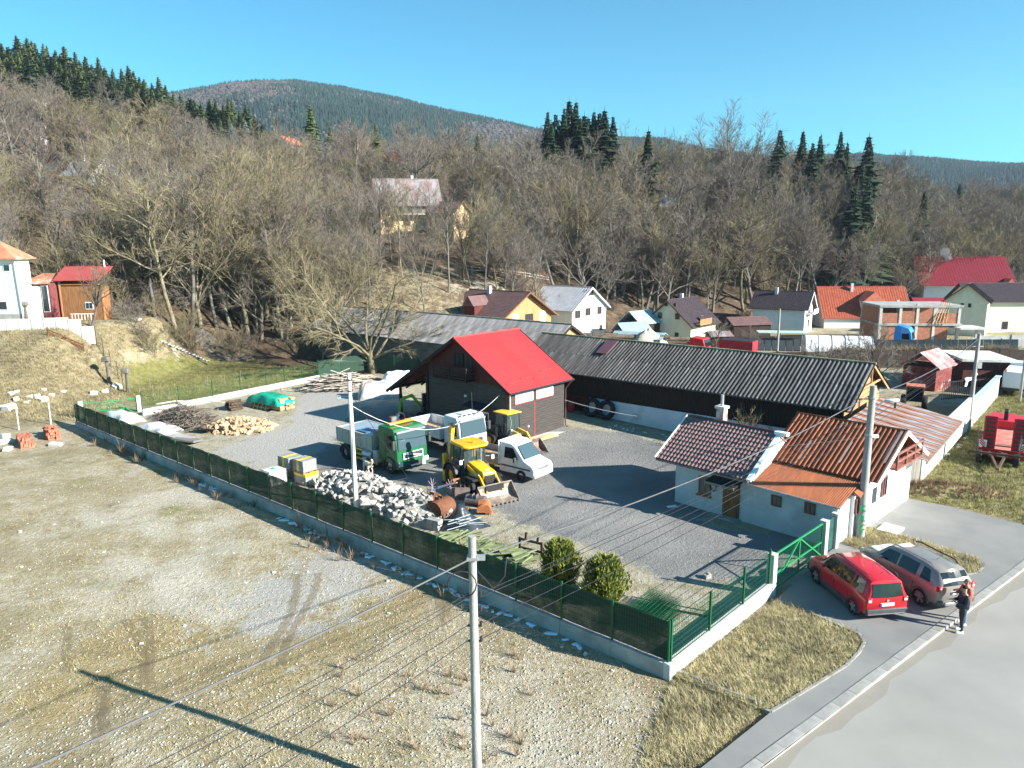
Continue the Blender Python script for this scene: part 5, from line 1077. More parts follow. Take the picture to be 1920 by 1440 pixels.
while len(pts) < 1500:
 px, py = rng.uniform(500, 1450), rng.uniform(760, 1200); P = G(px, py)
 if on_lot(P) or not inpoly(np.array([P.x]), np.array([P.y]), INW)[0]: continue
 pts.append((P.x, P.y, tz(P.x, P.y)+.003))
scatter_mesh('yard_gravel', pts, small, .25, .7, mat('yard_chippings', (.28, .275, .265), .95, .3, 2.0), 'loose grey chippings on the gravel yard', 'gravel')
def tuft(seed, n=7, h=.16, sp=.07):
 r = np.random.default_rng(seed); V_, F_ = [], []
 for i in range(n):
  a = r.uniform(0, 6.28); l = h*r.uniform(.5, 1.2); o = r.normal(0, sp, 2); d = np.array([math.cos(a), math.sin(a)]); wv = np.array([-d[1], d[0]])*.008; ln = r.uniform(.3, 1.3)
  V_ += [(*(o-wv), 0), (*(o+wv), 0), (*(o+d*l*ln), l)]; F_.append((3*i, 3*i+1, 3*i+2))
 return np.array(V_), np.array(F_)
M_dgrass = mat('dry_grass_blades', (.40, .34, .19), .9, .25, 1.0); M_ggrass = mat('green_grass_blades', (.23, .215, .085), .9, .3, 1.0)
tf = [tuft(i) for i in range(6)]
def fill(poly, n, z, m, name, label, smin=.6, smax=1.3):
 xs_ = [p[0] for p in poly]; ys_ = [p[1] for p in poly]; pts = []
 while len(pts) < n:
  x, y = rng.uniform(min(xs_), max(xs_), 400), rng.uniform(min(ys_), max(ys_), 400); k_ = inpoly(x, y, poly)
  for a, b_ in zip(x[k_], y[k_]): pts.append((a, b_, z if z is not None else tz(a, b_)))
 return scatter_mesh(name, pts[:n], tf, smin, smax, m, label, 'grass', .2)
fill([(p.x, p.y) for p in ip1], 4200, ZW-.01, M_dgrass, 'verge_grass', 'short dry grass on the verge in front of the fence')
fill([(p.x, p.y) for p in ip2], 3200, ZW+.02, M_dgrass, 'island_grass', 'short dry grass on the island behind the grey car')
fill([P2(*p) for p in isl3], 2600, None, M_dgrass, 'lot_corner_grass', 'dry grass at the corner of the lot by the pavement')
fill([P2(*p) for p in VERGE], 7000, None, M_ggrass, 'trailer_verge_grass', 'rough green grass around the parked trailers', .8, 2.0)
fill([P2(*p) for p in LAWN], 5000, None, M_ggrass, 'lawn_grass', 'green grass beyond the back wall', .8, 1.6)
pts = []
while len(pts) < 3600:
 px, py = rng.uniform(-20, 1300), 800+640*rng.random(); P = G(px, py)
 if on_lot(P) and vnoise(P.x, P.y, 3.0, 21)+.5*vnoise(P.x, P.y, 1.1, 22) > .82: pts.append((P.x, P.y, tz(P.x, P.y)))
scatter_mesh('lot_dry_grass', pts, tf, .35, .9, M_dgrass, 'patchy dry grass on the dirt lot', 'grass', .3)
pts = []
for _ in range(9000):
 px, py = rng.uniform(0, 235), rng.uniform(605, 790); P = GT(px, py) if _ % 3 == 0 else None
 if P is not None: pts.append((P.x, P.y, P.z-.02)); pts.append((P.x+rng.normal(0, .3), P.y+rng.normal(0, .4), P.z-.02))
scatter_mesh('bank_grass', [(a, b_, tz(a, b_)) for a, b_, _ in pts], tf, 1.0, 2.2, mat('bank_grass_blades', (.27, .225, .125), .9, .3, .6), 'long dry grass on the bank below the white house', 'grass', .4)
def weed(seed, h=.9, n=26, w_=.008):
 r = np.random.default_rng(seed); V_, F_ = [], []; k_ = 0
 for i in range(n):
  a = r.uniform(0, 6.28); l = h*r.uniform(.35, 1); d = np.array([math.cos(a), math.sin(a)]); s_ = d*l*r.uniform(.15, .9); wv = np.array([-d[1], d[0]])*w_; m_ = s_*.4+r.normal(0, .05, 2)
  V_ += [(*(-wv), 0), (*wv, 0), (*(m_+wv), l*.6), (*(m_-wv), l*.6), (*s_, l)]; F_ += [(k_, k_+1, k_+2), (k_, k_+2, k_+3), (k_+3, k_+2, k_+4)]; k_ += 5
 return np.array(V_), np.array(F_)
wd = [weed(i) for i in range(5)]; pts = []
M_weed = mat('dead_weeds', (.26, .18, .11), .95, .3, 1.5)
fnn = Vector((-math.sin(faz), math.cos(faz), 0))
for i in range(260):
 s = rng.uniform(.04, .97); P = FC+fv*s+fnn*(.25+abs(rng.normal(0, .55)));
 if vnoise(s*53, 0, 2.2, 5) > .42: pts.append((P.x, P.y, tz(P.x, P.y)))
for i in range(50): P = GT(rng.uniform(620, 1000), rng.uniform(1230, 1440)); pts.append((P.x, P.y, P.z))
scatter_mesh('dead_weeds', pts, wd, .3, .85, M_weed, 'dead brown weeds along the foot of the netted fence', 'weeds', .2)
for i, (px, py) in enumerate(((228, 850), (272, 855), (468, 905), (560, 985), (868, 1035), (815, 1050), (1000, 1120), (615, 1000))):
 P = GT(px, py+6); s_, f_ = weed(300+i, 1.5, 22, .011); me = np_mesh('weed_stalks', s_, f_); tag(link('weed_stalks', me, M_weed, loc=P), ['tall dead weed near the far left end of the netting', 'forked dead weed below the white plastic sheet', 'pale bushy dead weed halfway along the fence', 'dead weed below the water tank', 'lone tall dead stalk left of the foreground pole', 'thin dead stalk in front of the rubble heap end', 'reddish dead stalk right of the foreground pole', 'dead weed below the rubble heap'][i], 'weed')
M_snow = mat('old_snow', (.80, .83, .88), .6, .05, 4)
sn = []
for i in range(90):
 s = rng.choice([rng.uniform(.06, .30), rng.uniform(.06, .3), rng.uniform(.36, .44), rng.uniform(.56, .6)]); P = FC+fv*s+fnn*(.22+abs(rng.normal(0, .09))); sn.append((P.x, P.y, tz(P.x, P.y)+.0))
scatter_mesh('snow_patches', sn, [tri_proto(hull(300+i, (.55, .24, .07), .25, 4)) for i in range(4)], .5, 1.1, M_snow, 'last strips of old snow in the shade of the fence plinth', 'snow', .05)
sn = []
for i in range(16): P = shf(rng.uniform(3, 8), -rng.uniform(1.2, 2.6), 0); sn.append((P.x, P.y, tz(P.x, P.y)))
scatter_mesh('shed_snow', sn, [tri_proto(hull(310+i, (.4, .2, .05), .25, 4)) for i in range(3)], .4, 1, M_snow, 'thin scraps of snow in front of the white plinth wall', 'snow', .05)
M_trk = net_mat('rut_soil', (.22, .17, .09), .34)
for i, (pa, pb, n) in enumerate((((235, 1165), (275, 1290), 14), ((258, 1165), (300, 1290), 14), ((180, 1300), (200, 1380), 10), ((205, 1300), (218, 1375), 10), ((770, 1010), (830, 1180), 22), ((800, 1000), (850, 1160), 22), ((560, 1080), (505, 1250), 20), ((590, 1080), (540, 1250), 20), ((110, 1180), (140, 1260), 10))):
 vs = []; a_, b_ = GT(*pa), GT(*pb); sd3 = (b_-a_).normalized(); sd3 = Vector((-sd3.y, sd3.x, 0))
 for k in range(n*2+1):
  p = a_.lerp(b_, k/(2*n))+sd3*.25*math.sin(k*.12+i)
  for w_ in (-.16, .16): q = p+sd3*(w_*(1+.25*math.sin(k*2.1+i))); vs.append((q.x, q.y, tz(q.x, q.y)+.028))
 tag(MB().add(vs, [(2*k, 2*k+1, 2*k+3, 2*k+2) for k in range(2*n)]).build('tyre_track', M_trk, None), kind='structure')
# ------------------------------------------------------------------ vehicles (local x = forward, y = left, z = up)
M_cglass = glass('car_glass', (.012, .016, .018), .04); M_tglass = glass('truck_glass', (.05, .085, .10), .05)
M_alu = mat('alloy', (.45, .45, .46), .35, .1, 5, metal=.7); M_plate = mat('number_plate', (.75, .76, .76), .5, .02); M_blueb = mat('plate_blue', (.03, .08, .45), .5)
M_lampr = mat('red_lamp', (.45, .02, .02), .2, .05); M_lampw = mat('clear_lamp', (.62, .64, .66), .15, .05); M_orl = mat('orange_lamp', (.85, .28, .02), .25, .05); M_dkpl = mat('dark_plastic', (.05, .052, .055), .6, .1, 5)
wheel_cache = {}
def wheel(par, x, y, r, wd, rim_m, name='wheel', hub=.58, lugs=False, spokes=0):
 key = (round(r, 2), round(wd, 2), rim_m.name, hub, lugs, spokes)
 if key not in wheel_cache:
  t = MB(); n = 32 if lugs else 24; prof = [(hub*r, -wd/2), (r*.93, -wd/2), (r, -wd*.36), (r, wd*.36), (r*.93, wd/2), (hub*r, wd/2), (hub*r*.97, 0)]
  rings = []
  for i in range(n):
   a = 2*math.pi*i/n; k_ = 1.0 if not lugs or i % 2 else .955; rings.append([((p if p < r*.95 else p*k_)*math.cos(a), q, (p if p < r*.95 else p*k_)*math.sin(a)) for p, q in prof])
  t.loft(rings+[rings[0]], cap=False); tm = t.mesh('tyre'); fixn(tm); tm.materials.append(M_black); tm.polygons.foreach_set('use_smooth', [True]*len(tm.polygons)); tm.set_sharp_from_angle(angle=R(35))
  rm = MB(); rm.tube([(0, -wd*.30, 0), (0, wd*.30, 0)], [hub*r, hub*r], 20); rm.tube([(0, -wd*.42, 0), (0, wd*.42, 0)], [hub*r*.32, hub*r*.32], 10)
  if spokes:
   rm = MB(); rm.tube([(0, -wd*.2, 0), (0, wd*.2, 0)], [hub*r, hub*r], 20, mi=1); rm.tube([(0, -wd*.4, 0), (0, wd*.4, 0)], [hub*r*.22, hub*r*.22], 10)
   for s_ in (-1, 1):
    for k_ in range(spokes): a = 2*math.pi*k_/spokes; rm.bar((hub*r*.15*math.cos(a), s_*wd*.36, hub*r*.15*math.sin(a)), (hub*r*.98*math.cos(a), s_*wd*.32, hub*r*.98*math.sin(a)), hub*r*.3, .03, up=(0, 1, 0))
  rmm = rm.mesh('rim'); fixn(rmm); rmm.materials.append(rim_m); rmm.materials.append(M_dkpl); wheel_cache[key] = (tm, rmm)
 tm, rmm = wheel_cache[key]; o = inst(name, tm, par, (x, y, r)); inst('rim', rmm, o); return o
def arch(par, x, y, r, m, w_=.06, a0=-5, a1=185):
 mb = MB(); n = 10
 for i in range(n):
  a, b_ = R(a0+(a1-a0)*i/n), R(a0+(a1-a0)*(i+1)/n)
  p = [(x+rr*math.cos(q), yy_, r*.95+rr*math.sin(q)) for q in (a, b_) for rr in (r*1.10, r*1.24) for yy_ in (y-w_, y+w_)]
  mb.add(p, [(0, 1, 3, 2), (4, 6, 7, 5), (0, 4, 5, 1), (2, 3, 7, 6), (0, 2, 6, 4), (1, 5, 7, 3)])
 return mb.build('wheel_arch', m, par)
def car(name, label, P, rz, st, paint, wheels, wr_, spokes, side_w, rear_w, front_w, plate_txt, z0, lowcol, seams=(-.98, -.02, .95)):
 o = thing(name, label, 'car', (P.x, P.y, z0), rz)
 def sec(x, zl, zb_, zr, wl, wb_, wr):
  h = [(0, zl), (wl*.86, zl), (wl*.97, zl+.06), (wl, zl+.24), (wb_, zb_-.22), (wb_*.975, zb_), (wr, zr-.055), (wr*.86, zr-.008), (wr*.45, zr+.012), (0, zr+.016)]
  return [(x, y, z) for y, z in h]+[(x, -y, z) for y, z in h[-2:0:-1]]
 mb = MB(); mb.loft([sec(*s_) for s_ in st]); bo = mb.build('body', paint, o, smooth=42)
 def side(x, f, sg, off=.012):
  k_ = max(0, min(len(st)-2, sum(1 for s_ in st if s_[0] <= x)-1)) if st[0][0] < st[-1][0] else 0
  a, b_ = st[k_], st[k_+1]; t = (x-a[0])/(b_[0]-a[0]); v = [a[i]+(b_[i]-a[i])*t for i in range(7)]
  y = (v[5]*.975)*(1-f)+v[6]*f; z = v[2]*(1-f)+(v[3]-.055)*f; return (x, sg*(y+off), z+.0)
 for sg in (-1, 1):
  for (xb0, xb1, xt0, xt1) in side_w:
   q = []
   N_ = 4
   for i in range(N_+1): q.append(side(xb0+(xb1-xb0)*i/N_, .10, sg))
   for i in range(N_+1): q.append(side(xt1+(xt0-xt1)*i/N_, .88, sg))
   mb = MB()
   for i in range(N_): mb.add([q[i], q[i+1], q[2*N_-i], q[2*N_+1-i]], [(0, 1, 2, 3)])
   mb.build('side_window', M_cglass, o)
 for nm, w4 in (('rear_window', rear_w), ('windscreen', front_w)):
  (x0, y0, za), (x1, y1, zb_) = w4; n = 4; vs = []
  for i in range(n+1):
   t = i/n*2-1; cv = .05*(1-t*t)*(1 if x1 > 0 else -1)*.6; vs += [(x0+cv, y0*t, za), (x1+cv, y1*t, zb_)]
  MB().add(vs, [(2*i, 2*i+2, 2*i+3, 2*i+1) for i in range(n)]).build(nm, M_cglass, o)
 hw = max(s_[4] for s_ in st)
 for x in wheels:
  for sg in (-1, 1):
   wheel(o, x, sg*(hw-.10), wr_, .22, M_alu, hub=.68, spokes=spokes); arch(o, x, sg*(hw-.02), wr_, lowcol, .035)
 xr = st[0][0]; xf = st[-1][0]
 MB().bx(xr-.05, xr+.32, -hw*.93, hw*.93, .34, .58).build('rear_bumper', lowcol, o, bevel=.05, seg=3); MB().bx(xf-.3, xf+.04, -hw*.92, hw*.92, .28, .55).build('front_bumper', lowcol, o, bevel=.05, seg=3)
 for sg in (-1, 1): MB().bx(wheels[0]+wr_+.08, wheels[1]-wr_-.08, sg*(hw-.01)-.03, sg*(hw-.01)+.03, .22, .42).build('sill', lowcol, o, bevel=.015)
 for sg in (-1, 1): MB().box((front_w[0][0]-.55, sg*(hw+.09), st[3][2]+.08), (.12, .2, .14)).build('mirror', paint, o, bevel=.04, seg=2)
 for sg in (-1, 1):
  for x in seams: MB().bx(x-.007, x+.007, sg*hw-.012, sg*hw+.004, .44, st[4][2]-.2).build('door_gap', M_black, o)
  for x in (seams[0]+.22, seams[1]+.22): MB().box((x, sg*(hw+.01), st[4][2]-.14), (.18, .035, .035)).build('door_handle', paint, o, bevel=.01)
 return o
RZ1 = math.atan2(*(G(1533, 1094, ZW)-G(1597, 1148, ZW)).yx)
M_redcar = mat('red_car_paint', (.50, .012, .02), .28, .03, 1, coat=.6)
M_lowdk = mat('grey_black_bumper', (.06, .06, .065), .6, .1, 4)
mid = (G(1533, 1094, ZW)+G(1597, 1148, ZW))/2; left1 = Vector((-math.sin(RZ1), math.cos(RZ1), 0)); c1 = mid-left1*.80
st1 = [(-2.08, .42, .95, 1.02, .80, .80, .70), (-2.02, .36, 1.0, 1.30, .86, .84, .66), (-1.90, .32, 1.02, 1.60, .88, .86, .62), (-1.3, .30, 1.02, 1.665, .89, .88, .61), (-.3, .28, 1.0, 1.68, .89, .88, .61), (.55, .28, .98, 1.62, .89, .88, .60), (1.12, .28, .97, 1.06, .89, .87, .72), (1.8, .30, .90, .94, .86, .82, .70), (2.05, .34, .80, .82, .76, .70, .62)]
yt = car('red_car', 'red compact off-road car parked in front of the green gate', c1, RZ1, st1, M_redcar, (-1.32, 1.27), .335, 5, [(-1.78, -1.12, -1.72, -1.12), (-1.02, -.06, -1.02, -.08), (.02, .92, .02, .58)], ((-2.095, .64, 1.04), (-1.965, .55, 1.53)), ((1.17, .70, 1.04), (.60, .60, 1.58)), '', ZW, M_lowdk)
for sg in (-1, 1):
 MB().tube([(-1.75, sg*.57, 1.67), (-1.6, sg*.58, 1.74), (.2, sg*.58, 1.75), (.42, sg*.57, 1.69)], .025, 6).build('roof_rail', M_dkpl, yt)
 MB().bx(-2.11, -2.0, sg*.72-.1, sg*.72+.1, .82, 1.02).build('tail_lamp', M_lampr, yt, bevel=.02); MB().bx(-2.118, -2.1, sg*.72-.06, sg*.72+.06, .87, .96).build('reversing_lamp', M_lampw, yt)
 MB().box((1.95, sg*.58, .76), (.2, .3, .16)).build('headlight', M_lampw, yt, bevel=.04)
pl = MB().bx(-2.115, -2.09, -.27, .27, .68, .80).build('number_plate', M_plate, yt); MB().bx(-2.12, -2.1, .22, .268, .685, .795).build('plate_band', M_blueb, pl)
MB().cyl((-2.115, 0, .9), (-2.09, 0, .9), .05, n=14).build('badge', M_steel, yt); MB().bx(-2.1, -2.07, -.16, .16, 1.035, 1.05).build('wiper', M_dkpl, yt); MB().bar((-1.5, 0, 1.68), (-1.68, 0, 1.84), .012, .012).build('aerial', M_dkpl, yt)
MB().bx(-2.13, -1.9, -.78, .78, .34, .44).build('skid_plate', M_alu, yt, bevel=.03)
Wd = G(1725, 1134, ZW); RZ2 = RZ1+R(7); left2 = Vector((-math.sin(RZ2), math.cos(RZ2), 0)); fw2 = Vector((math.cos(RZ2), math.sin(RZ2), 0)); c2 = Wd+fw2*1.36-left2*.82
M_dus = mat('beige_grey_paint', (.30, .265, .235), .3, .03, 1, metal=.35, coat=.5); M_dlow = mat('dark_cladding', (.10, .095, .09), .6, .1, 4)
st2 = [(-2.18, .46, 1.0, 1.06, .80, .80, .72), (-2.12, .40, 1.06, 1.28, .88, .85, .68), (-1.82, .34, 1.08, 1.62, .91, .88, .62), (-1.2, .32, 1.07, 1.69, .92, .90, .61), (-.2, .30, 1.05, 1.70, .92, .90, .61), (.6, .30, 1.03, 1.64, .92, .90, .60), (1.15, .30, 1.02, 1.12, .92, .89, .76), (1.9, .32, .98, 1.02, .89, .85, .74), (2.14, .38, .86, .89, .80, .74, .68)]
du = car('beige_suv', 'muddy beige grey suv with roof rails parked beside the red car', c2, RZ2, st2, M_dus, (-1.36, 1.31), .355, 5, [(-1.72, -1.22, -1.52, -1.22), (-1.02, -.10, -1.02, -.12), (0.0, .98, 0.0, .62)], ((-2.185, .64, 1.14), (-1.90, .54, 1.57)), ((1.20, .72, 1.08), (.65, .60, 1.60)), '', ZW, M_dlow)
for sg in (-1, 1):
 MB().tube([(-1.6, sg*.56, 1.68), (-1.45, sg*.57, 1.77), (.3, sg*.57, 1.78), (.5, sg*.56, 1.70)], .03, 6).build('roof_rail', M_alu if sg > 0 else M_dkpl, du)
 MB().bx(-2.19, -2.05, sg*.75-.11, sg*.75+.11, .93, 1.14).build('tail_lamp', M_lampr, du, bevel=.02); MB().bx(-2.2, -2.18, sg*.75-.05, sg*.75+.05, .98, 1.08).build('reversing_lamp', M_lampw, du)
 MB().box((2.02, sg*.6, .83), (.2, .32, .18)).build('headlight', M_lampw, du, bevel=.04)
pl = MB().bx(-2.215, -2.18, -.27, .27, .76, .88).build('number_plate', M_plate, du); MB().bx(-2.222, -2.2, .22, .268, .765, .875).build('plate_band', M_blueb, pl)
me = text_mesh('DACIA', .11, .006, .003); lt = link('rear_lettering', me, M_dkmetal, du); lt.location = (-2.195, 0, .95); lt.rotation_euler = (R(90), 0, R(-90))
MB().bx(-2.28, -2.1, -.6, .6, .36, .5).build('skid_plate', M_alu, du, bevel=.03); MB().bar((-1.1, 0, 1.7), (-1.25, 0, 1.84), .012, .012).build('aerial', M_dkpl, du)
# ---- lorries
def cab_lorry(name, label, P, rz, z0, wd, L_, cab_col, body_col, cab_len=1.9, cab_top=3.0, bed=(-3.3, .9), bed_z=(1.15, 2.1), wheels=(-2.2, 1.75), wr_=.5, open_bed=True, load=None, plain=False):
 o = thing(name, label, 'lorry', (P.x, P.y, z0), rz); h = wd/2; xf = L_/2; xb = -L_/2
 MB().bx(xb+.3, xf-.3, -.42, .42, .62, .86).build('chassis', M_dkmetal, o)
 cb = [(xf, .75), (xf-.02, 1.55), (xf-.22, cab_top-.32), (xf-.42, cab_top-.05), (xf-cab_len+.1, cab_top), (xf-cab_len, cab_top-.1), (xf-cab_len, .95), (xf-cab_len+.3, .75)]
 MB().prism(cb, 'y', -h, h).build('cab', cab_col, o, bevel=.07, seg=3)
 sw = lambda z: xf-.02-(.2)*(z-1.55)/(cab_top-.32-1.55)
 z0w, z1w = 1.62, cab_top-.38
 MB().add([(sw(z0w)+.075, -h+.1, z0w), (sw(z0w)+.075, h-.1, z0w), (sw(z1w)+.075, h-.16, z1w), (sw(z1w)+.075, -h+.16, z1w)], [(0, 1, 2, 3)]).build('windscreen', M_tglass, o)
 MB().bx(xf-.34, xf-.05, -h+.08, h-.08, cab_top-.36, cab_top-.22).build('sun_visor', mat('grey_visor', (.22, .24, .25), .4), o, bevel=.03)
 for sg in (-1, 1):
  y = sg*(h+.012)
  MB().add([(xf-.28, y, 1.65), (xf-1.05, y, 1.65), (xf-1.05, y, cab_top-.45), (xf-.42, y, cab_top-.45)], [(0, 1, 2, 3)]).build('side_window', M_cglass, o)
  for xs_ in (xf-.3, xf-1.2): MB().bx(xs_-.01, xs_+.01, sg*h-.01, sg*h+.078, .95, cab_top-.4).build('door_gap', M_black, o)
  MB().bx(xf-1.12, xf-.95, sg*(h+.08)-.02, sg*(h+.08)+.02, 1.45, 1.5).build('door_handle', M_dkpl, o); MB().bx(xf-.95, xf-.45, sg*(h+.04)-.05, sg*(h+.04)+.05, .42, .5).build('cab_step', M_dkpl, o)
  mr = MB().bx(xf-.12, xf+.02, sg*(h+.22)-.1, sg*(h+.22)+.1, 1.75, 2.35).build('mirror', M_dkpl, o, bevel=.03); MB().bar((xf-.1, sg*(h-.02), 2.3), (xf-.06, sg*(h+.22), 2.3), .03, .03).build('mirror_arm', M_dkpl, mr)
 MB().bx(xf-.25, xf+.1, -h, h, .42, .95).build('bumper', cab_col, o, bevel=.06, seg=2)
 if not plain:
  gr = MB().bx(xf+.0, xf+.06, -h*.62, h*.62, 1.05, 1.42).build('grille', M_dkpl, o, bevel=.02)
  fr = MB(); fr.bx(xf+.05, xf+.08, -h*.64, h*.64, 1.40, 1.44); fr.bx(xf+.05, xf+.08, -h*.64, h*.64, 1.03, 1.07); fr.bx(xf+.05, xf+.08, -h*.64, -h*.61, 1.07, 1.40); fr.bx(xf+.05, xf+.08, h*.61, h*.64, 1.07, 1.40); fr.build('grille_frame', M_white, gr)
  MB().bar((xf+.075, h*.6, 1.08), (xf+.075, -h*.6, 1.40), .02, .04).build('diagonal_bar', M_white, gr)
  MB().bx(xf+.09, xf+.12, -h*.6, h*.6, .48, .78).build('bumper_grille', M_dkpl, o)
 for sg in (-1, 1):
  hl = MB().bx(xf+.04, xf+.13, sg*h*.84-.16, sg*h*.84+.16, .62, .92).build('headlight', M_lampw, o, bevel=.03)
  for x in wheels: wheel(o, x, sg*(h-.18), wr_, .34 if x > 0 else .5, M_steel, hub=.5); arch(o, x, sg*(h-.05), wr_, M_dkpl, .12)
 pl = MB().bx(xf+.1, xf+.13, -.26, .26, .5, .6).build('number_plate', M_plate, o)
 b0, b1 = bed; za, zb_ = bed_z
 bd = MB().bx(b0, b1, -h, h, za-.1, za).build('load_bed', body_col, o)
 for sg in (-1, 1):
  sd2 = MB().bx(b0, b1, sg*h-.03, sg*h+.03, za, zb_).build('side_board', body_col, o); rb2 = MB()
  nr_ = 6
  for i in range(nr_+1): x = b0+(b1-b0)*i/nr_; MB().bx(max(b0, x-.05), min(b1, x+.05), sg*h-.06, sg*h+.06, za, zb_).build('side_rib', body_col, sd2)
  MB().bx(b0, b1, sg*h-.05, sg*h+.05, zb_-.06, zb_+.03).build('top_rail', body_col, sd2)
 MB().bx(b0-.03, b0+.03, -h+.04, h-.04, za, zb_).build('tailboard', body_col, o); MB().bx(b1-.03, b1+.03, -h+.04, h-.04, za, zb_+.35).build('headboard', body_col, o)
 return o
M_gtruck = mat('truck_green', (.008, .115, .038), .4, .1, 2, coat=.3, col2=(.035, .075, .04), thr=.6, soft=.12); M_bed = mat('beige_bed', (.40, .385, .32), .6, .1, 2, col2=(.28, .26, .21), thr=.65, soft=.1)
fwp, rwp = GT(735, 888), GT(655, 862); vz = (fwp-rwp); TZ = math.atan2(vz.y, vz.x); tl_ = Vector((-math.sin(TZ), math.cos(TZ), 0)); tf_ = Vector((math.cos(TZ), math.sin(TZ), 0))
wbm = vz.length
side_s = -1 if (-tl_).dot(Vector((0, -1, 0))) > 0 else 1
cen = (fwp+rwp)/2 - tl_*side_s*1.05
gt_ = cab_lorry('green_tipper_lorry', 'dark green tipper lorry with beige body, crane and orange beacon bar', Vector((cen.x, cen.y, 0))+tf_*-.1, TZ, tz(cen.x, cen.y), 2.45, 6.6, M_gtruck, M_bed, wheels=(-wbm/2-.0, wbm/2+.1), bed=(-3.3, .75), bed_z=(1.25, 2.15), wr_=.52, cab_top=3.05)
MB().bx(2.05, 2.3, -.95, .95, 3.06, 3.22).build('beacon_bar', M_orl, gt_, bevel=.05, seg=2)
ldm = MB().box((-1.35, 0, 2.08), (3.6, 2.2, .1), rx=.04).build('load_cover', mat('pale_blue_metal', (.40, .50, .56), .35, .05, 1, metal=.4), gt_)
MB().box((-.9, -.5, 2.16), (1.1, .8, .03)).build('blue_panel', mat('blue_panel', (.05, .16, .33), .4), ldm)
cr_ = MB().bx(.85, 1.25, -.3, .3, .9, 2.2).build('crane_post', mat('crane_navy', (.03, .045, .08), .4, .1, 3), gt_)
MB().bar((1.05, -1.0, 1.3), (1.05, .7, 3.35), .22, .2).build('crane_arm', MATS['crane_navy'], cr_); MB().bar((1.05, .55, 3.2), (1.05, 1.05, 2.2), .16, .16).build('crane_jib', MATS['crane_navy'], cr_)
hr = [(1.05+.0, .8+.42*math.cos(a), 3.0+.42*math.sin(a)) for a in np.linspace(0, 2*math.pi, 16)]
MB().tube(hr, .04, 5).build('hose_reel', M_dkmetal, cr_); MB().box((1.1, .2, 3.1), (.3, .4, .35)).build('hydraulic_block', M_rst2, cr_)
MB().cyl((-.2, -1.15, .85), (.75, -1.15, .85), .3, n=14).build('fuel_tank', M_alu, gt_, smooth=40); MB().bx(.85, 1.25, -1.3, -.9, .5, 1.3).build('tool_box', M_bed, gt_)
for x0, x1, z_ in ((-3.0, -2.7, 1.0), (-1.3, -.35, 1.05), (-1.2, -.4, .72), (-1.2, 1.2, .42)): MB().bx(x0, x1, -1.26, -1.2, z_-.05, z_+.05).build('yellow_guard', mat('yellow_stripe', (.70, .55, .05), .5), gt_)
me = MB().cyl((3.42, .75, .48), (3.42, .75, 1.0), .16, .03, n=10); me.build('traffic_cone_mark', M_white, gt_)
wq = GT(905, 862); wc = cen+(-tl_)*side_s*-0 + Vector((0, 0, 0))
wpos = GT(862, 850); 
wt = cab_lorry('white_tipper_lorry', 'white tipper lorry parked between the green lorry and the workshop', Vector((cen.x, cen.y, 0))-tl_*side_s*-0+Vector((3.9, 3.15, 0)), TZ+R(-3), tz(cen.x+3.4, cen.y+3), 2.4, 6.3, mat('white_truck_paint', (.68, .685, .69), .4, .05, 1.5, coat=.2, col2=(.5, .48, .44), thr=.62, soft=.12), mat('white_bed_paint', (.66, .66, .65), .5, .08, 2), wheels=(-1.9, 1.9), bed=(-3.1, 1.0), bed_z=(1.2, 1.85), cab_top=2.95, cab_len=1.75)
MB().bx(-3.0, .95, -1.1, 1.1, 1.2, 1.26).build('bed_floor', mat('sandy_floor', (.40, .27, .15), .9, .2, 3), wt)
MB().bx(1.75, 2.45, -.45, .25, 2.94, 2.98).build('roof_hatch', mat('hatch_grey', (.45, .5, .5), .4), wt)
for i in range(5): MB().bx(2.66, 2.82, -.9+.42*i-.05, -.9+.42*i+.1, 2.93, 2.98).build('marker_lamp', M_dkpl, wt)
MB().bar((2.2, .7, 2.95), (2.15, .7, 4.3), .02, .02).build('aerial', M_dkpl, wt)
vf = GT(978, 903); VZ = TZ+R(4); vfw = Vector((math.cos(VZ), math.sin(VZ), 0)); vl = Vector((-math.sin(VZ), math.cos(VZ), 0))
vc = vf-vfw*1.75+vl*.85
vn = thing('flatbed_van', 'white flatbed van with wooden floored drop sides parked right of the backhoe', 'van', (vc.x, vc.y, tz(vc.x, vc.y)), VZ)
M_vanw = mat('white_van_paint', (.74, .745, .75), .4, .03, 1.5, coat=.3, col2=(.56, .54, .5), thr=.62, soft=.12)
vp_ = [(2.75, .45), (2.78, .85), (2.62, 1.05), (1.95, 1.28), (1.25, 2.08), (.95, 2.22), (.15, 2.25), (.1, 2.1), (.1, .45)]
vb_ = MB()
rings = []
for y, k_, in ((-.96, .0), (-.93, .03), (-.8, .06), (0, .08), (.8, .06), (.93, .03), (.96, 0)):
 rings.append([(x if z < 1.1 else x, y*(1 if z < 1.25 else .9), z+k_*(1 if z > 1 else .2)) for x, z in vp_])
vb_.loft(rings); vb_.build('cab', M_vanw, vn, smooth=38)
MB().add([(1.93, -.78, 1.38), (1.93, .78, 1.38), (1.29, .70, 2.12), (1.29, -.70, 2.12)], [(0, 1, 2, 3)]).build('windscreen', M_tglass, vn)
for o_ in (vn.children[-1],): o_.location = (.06, 0, .03)
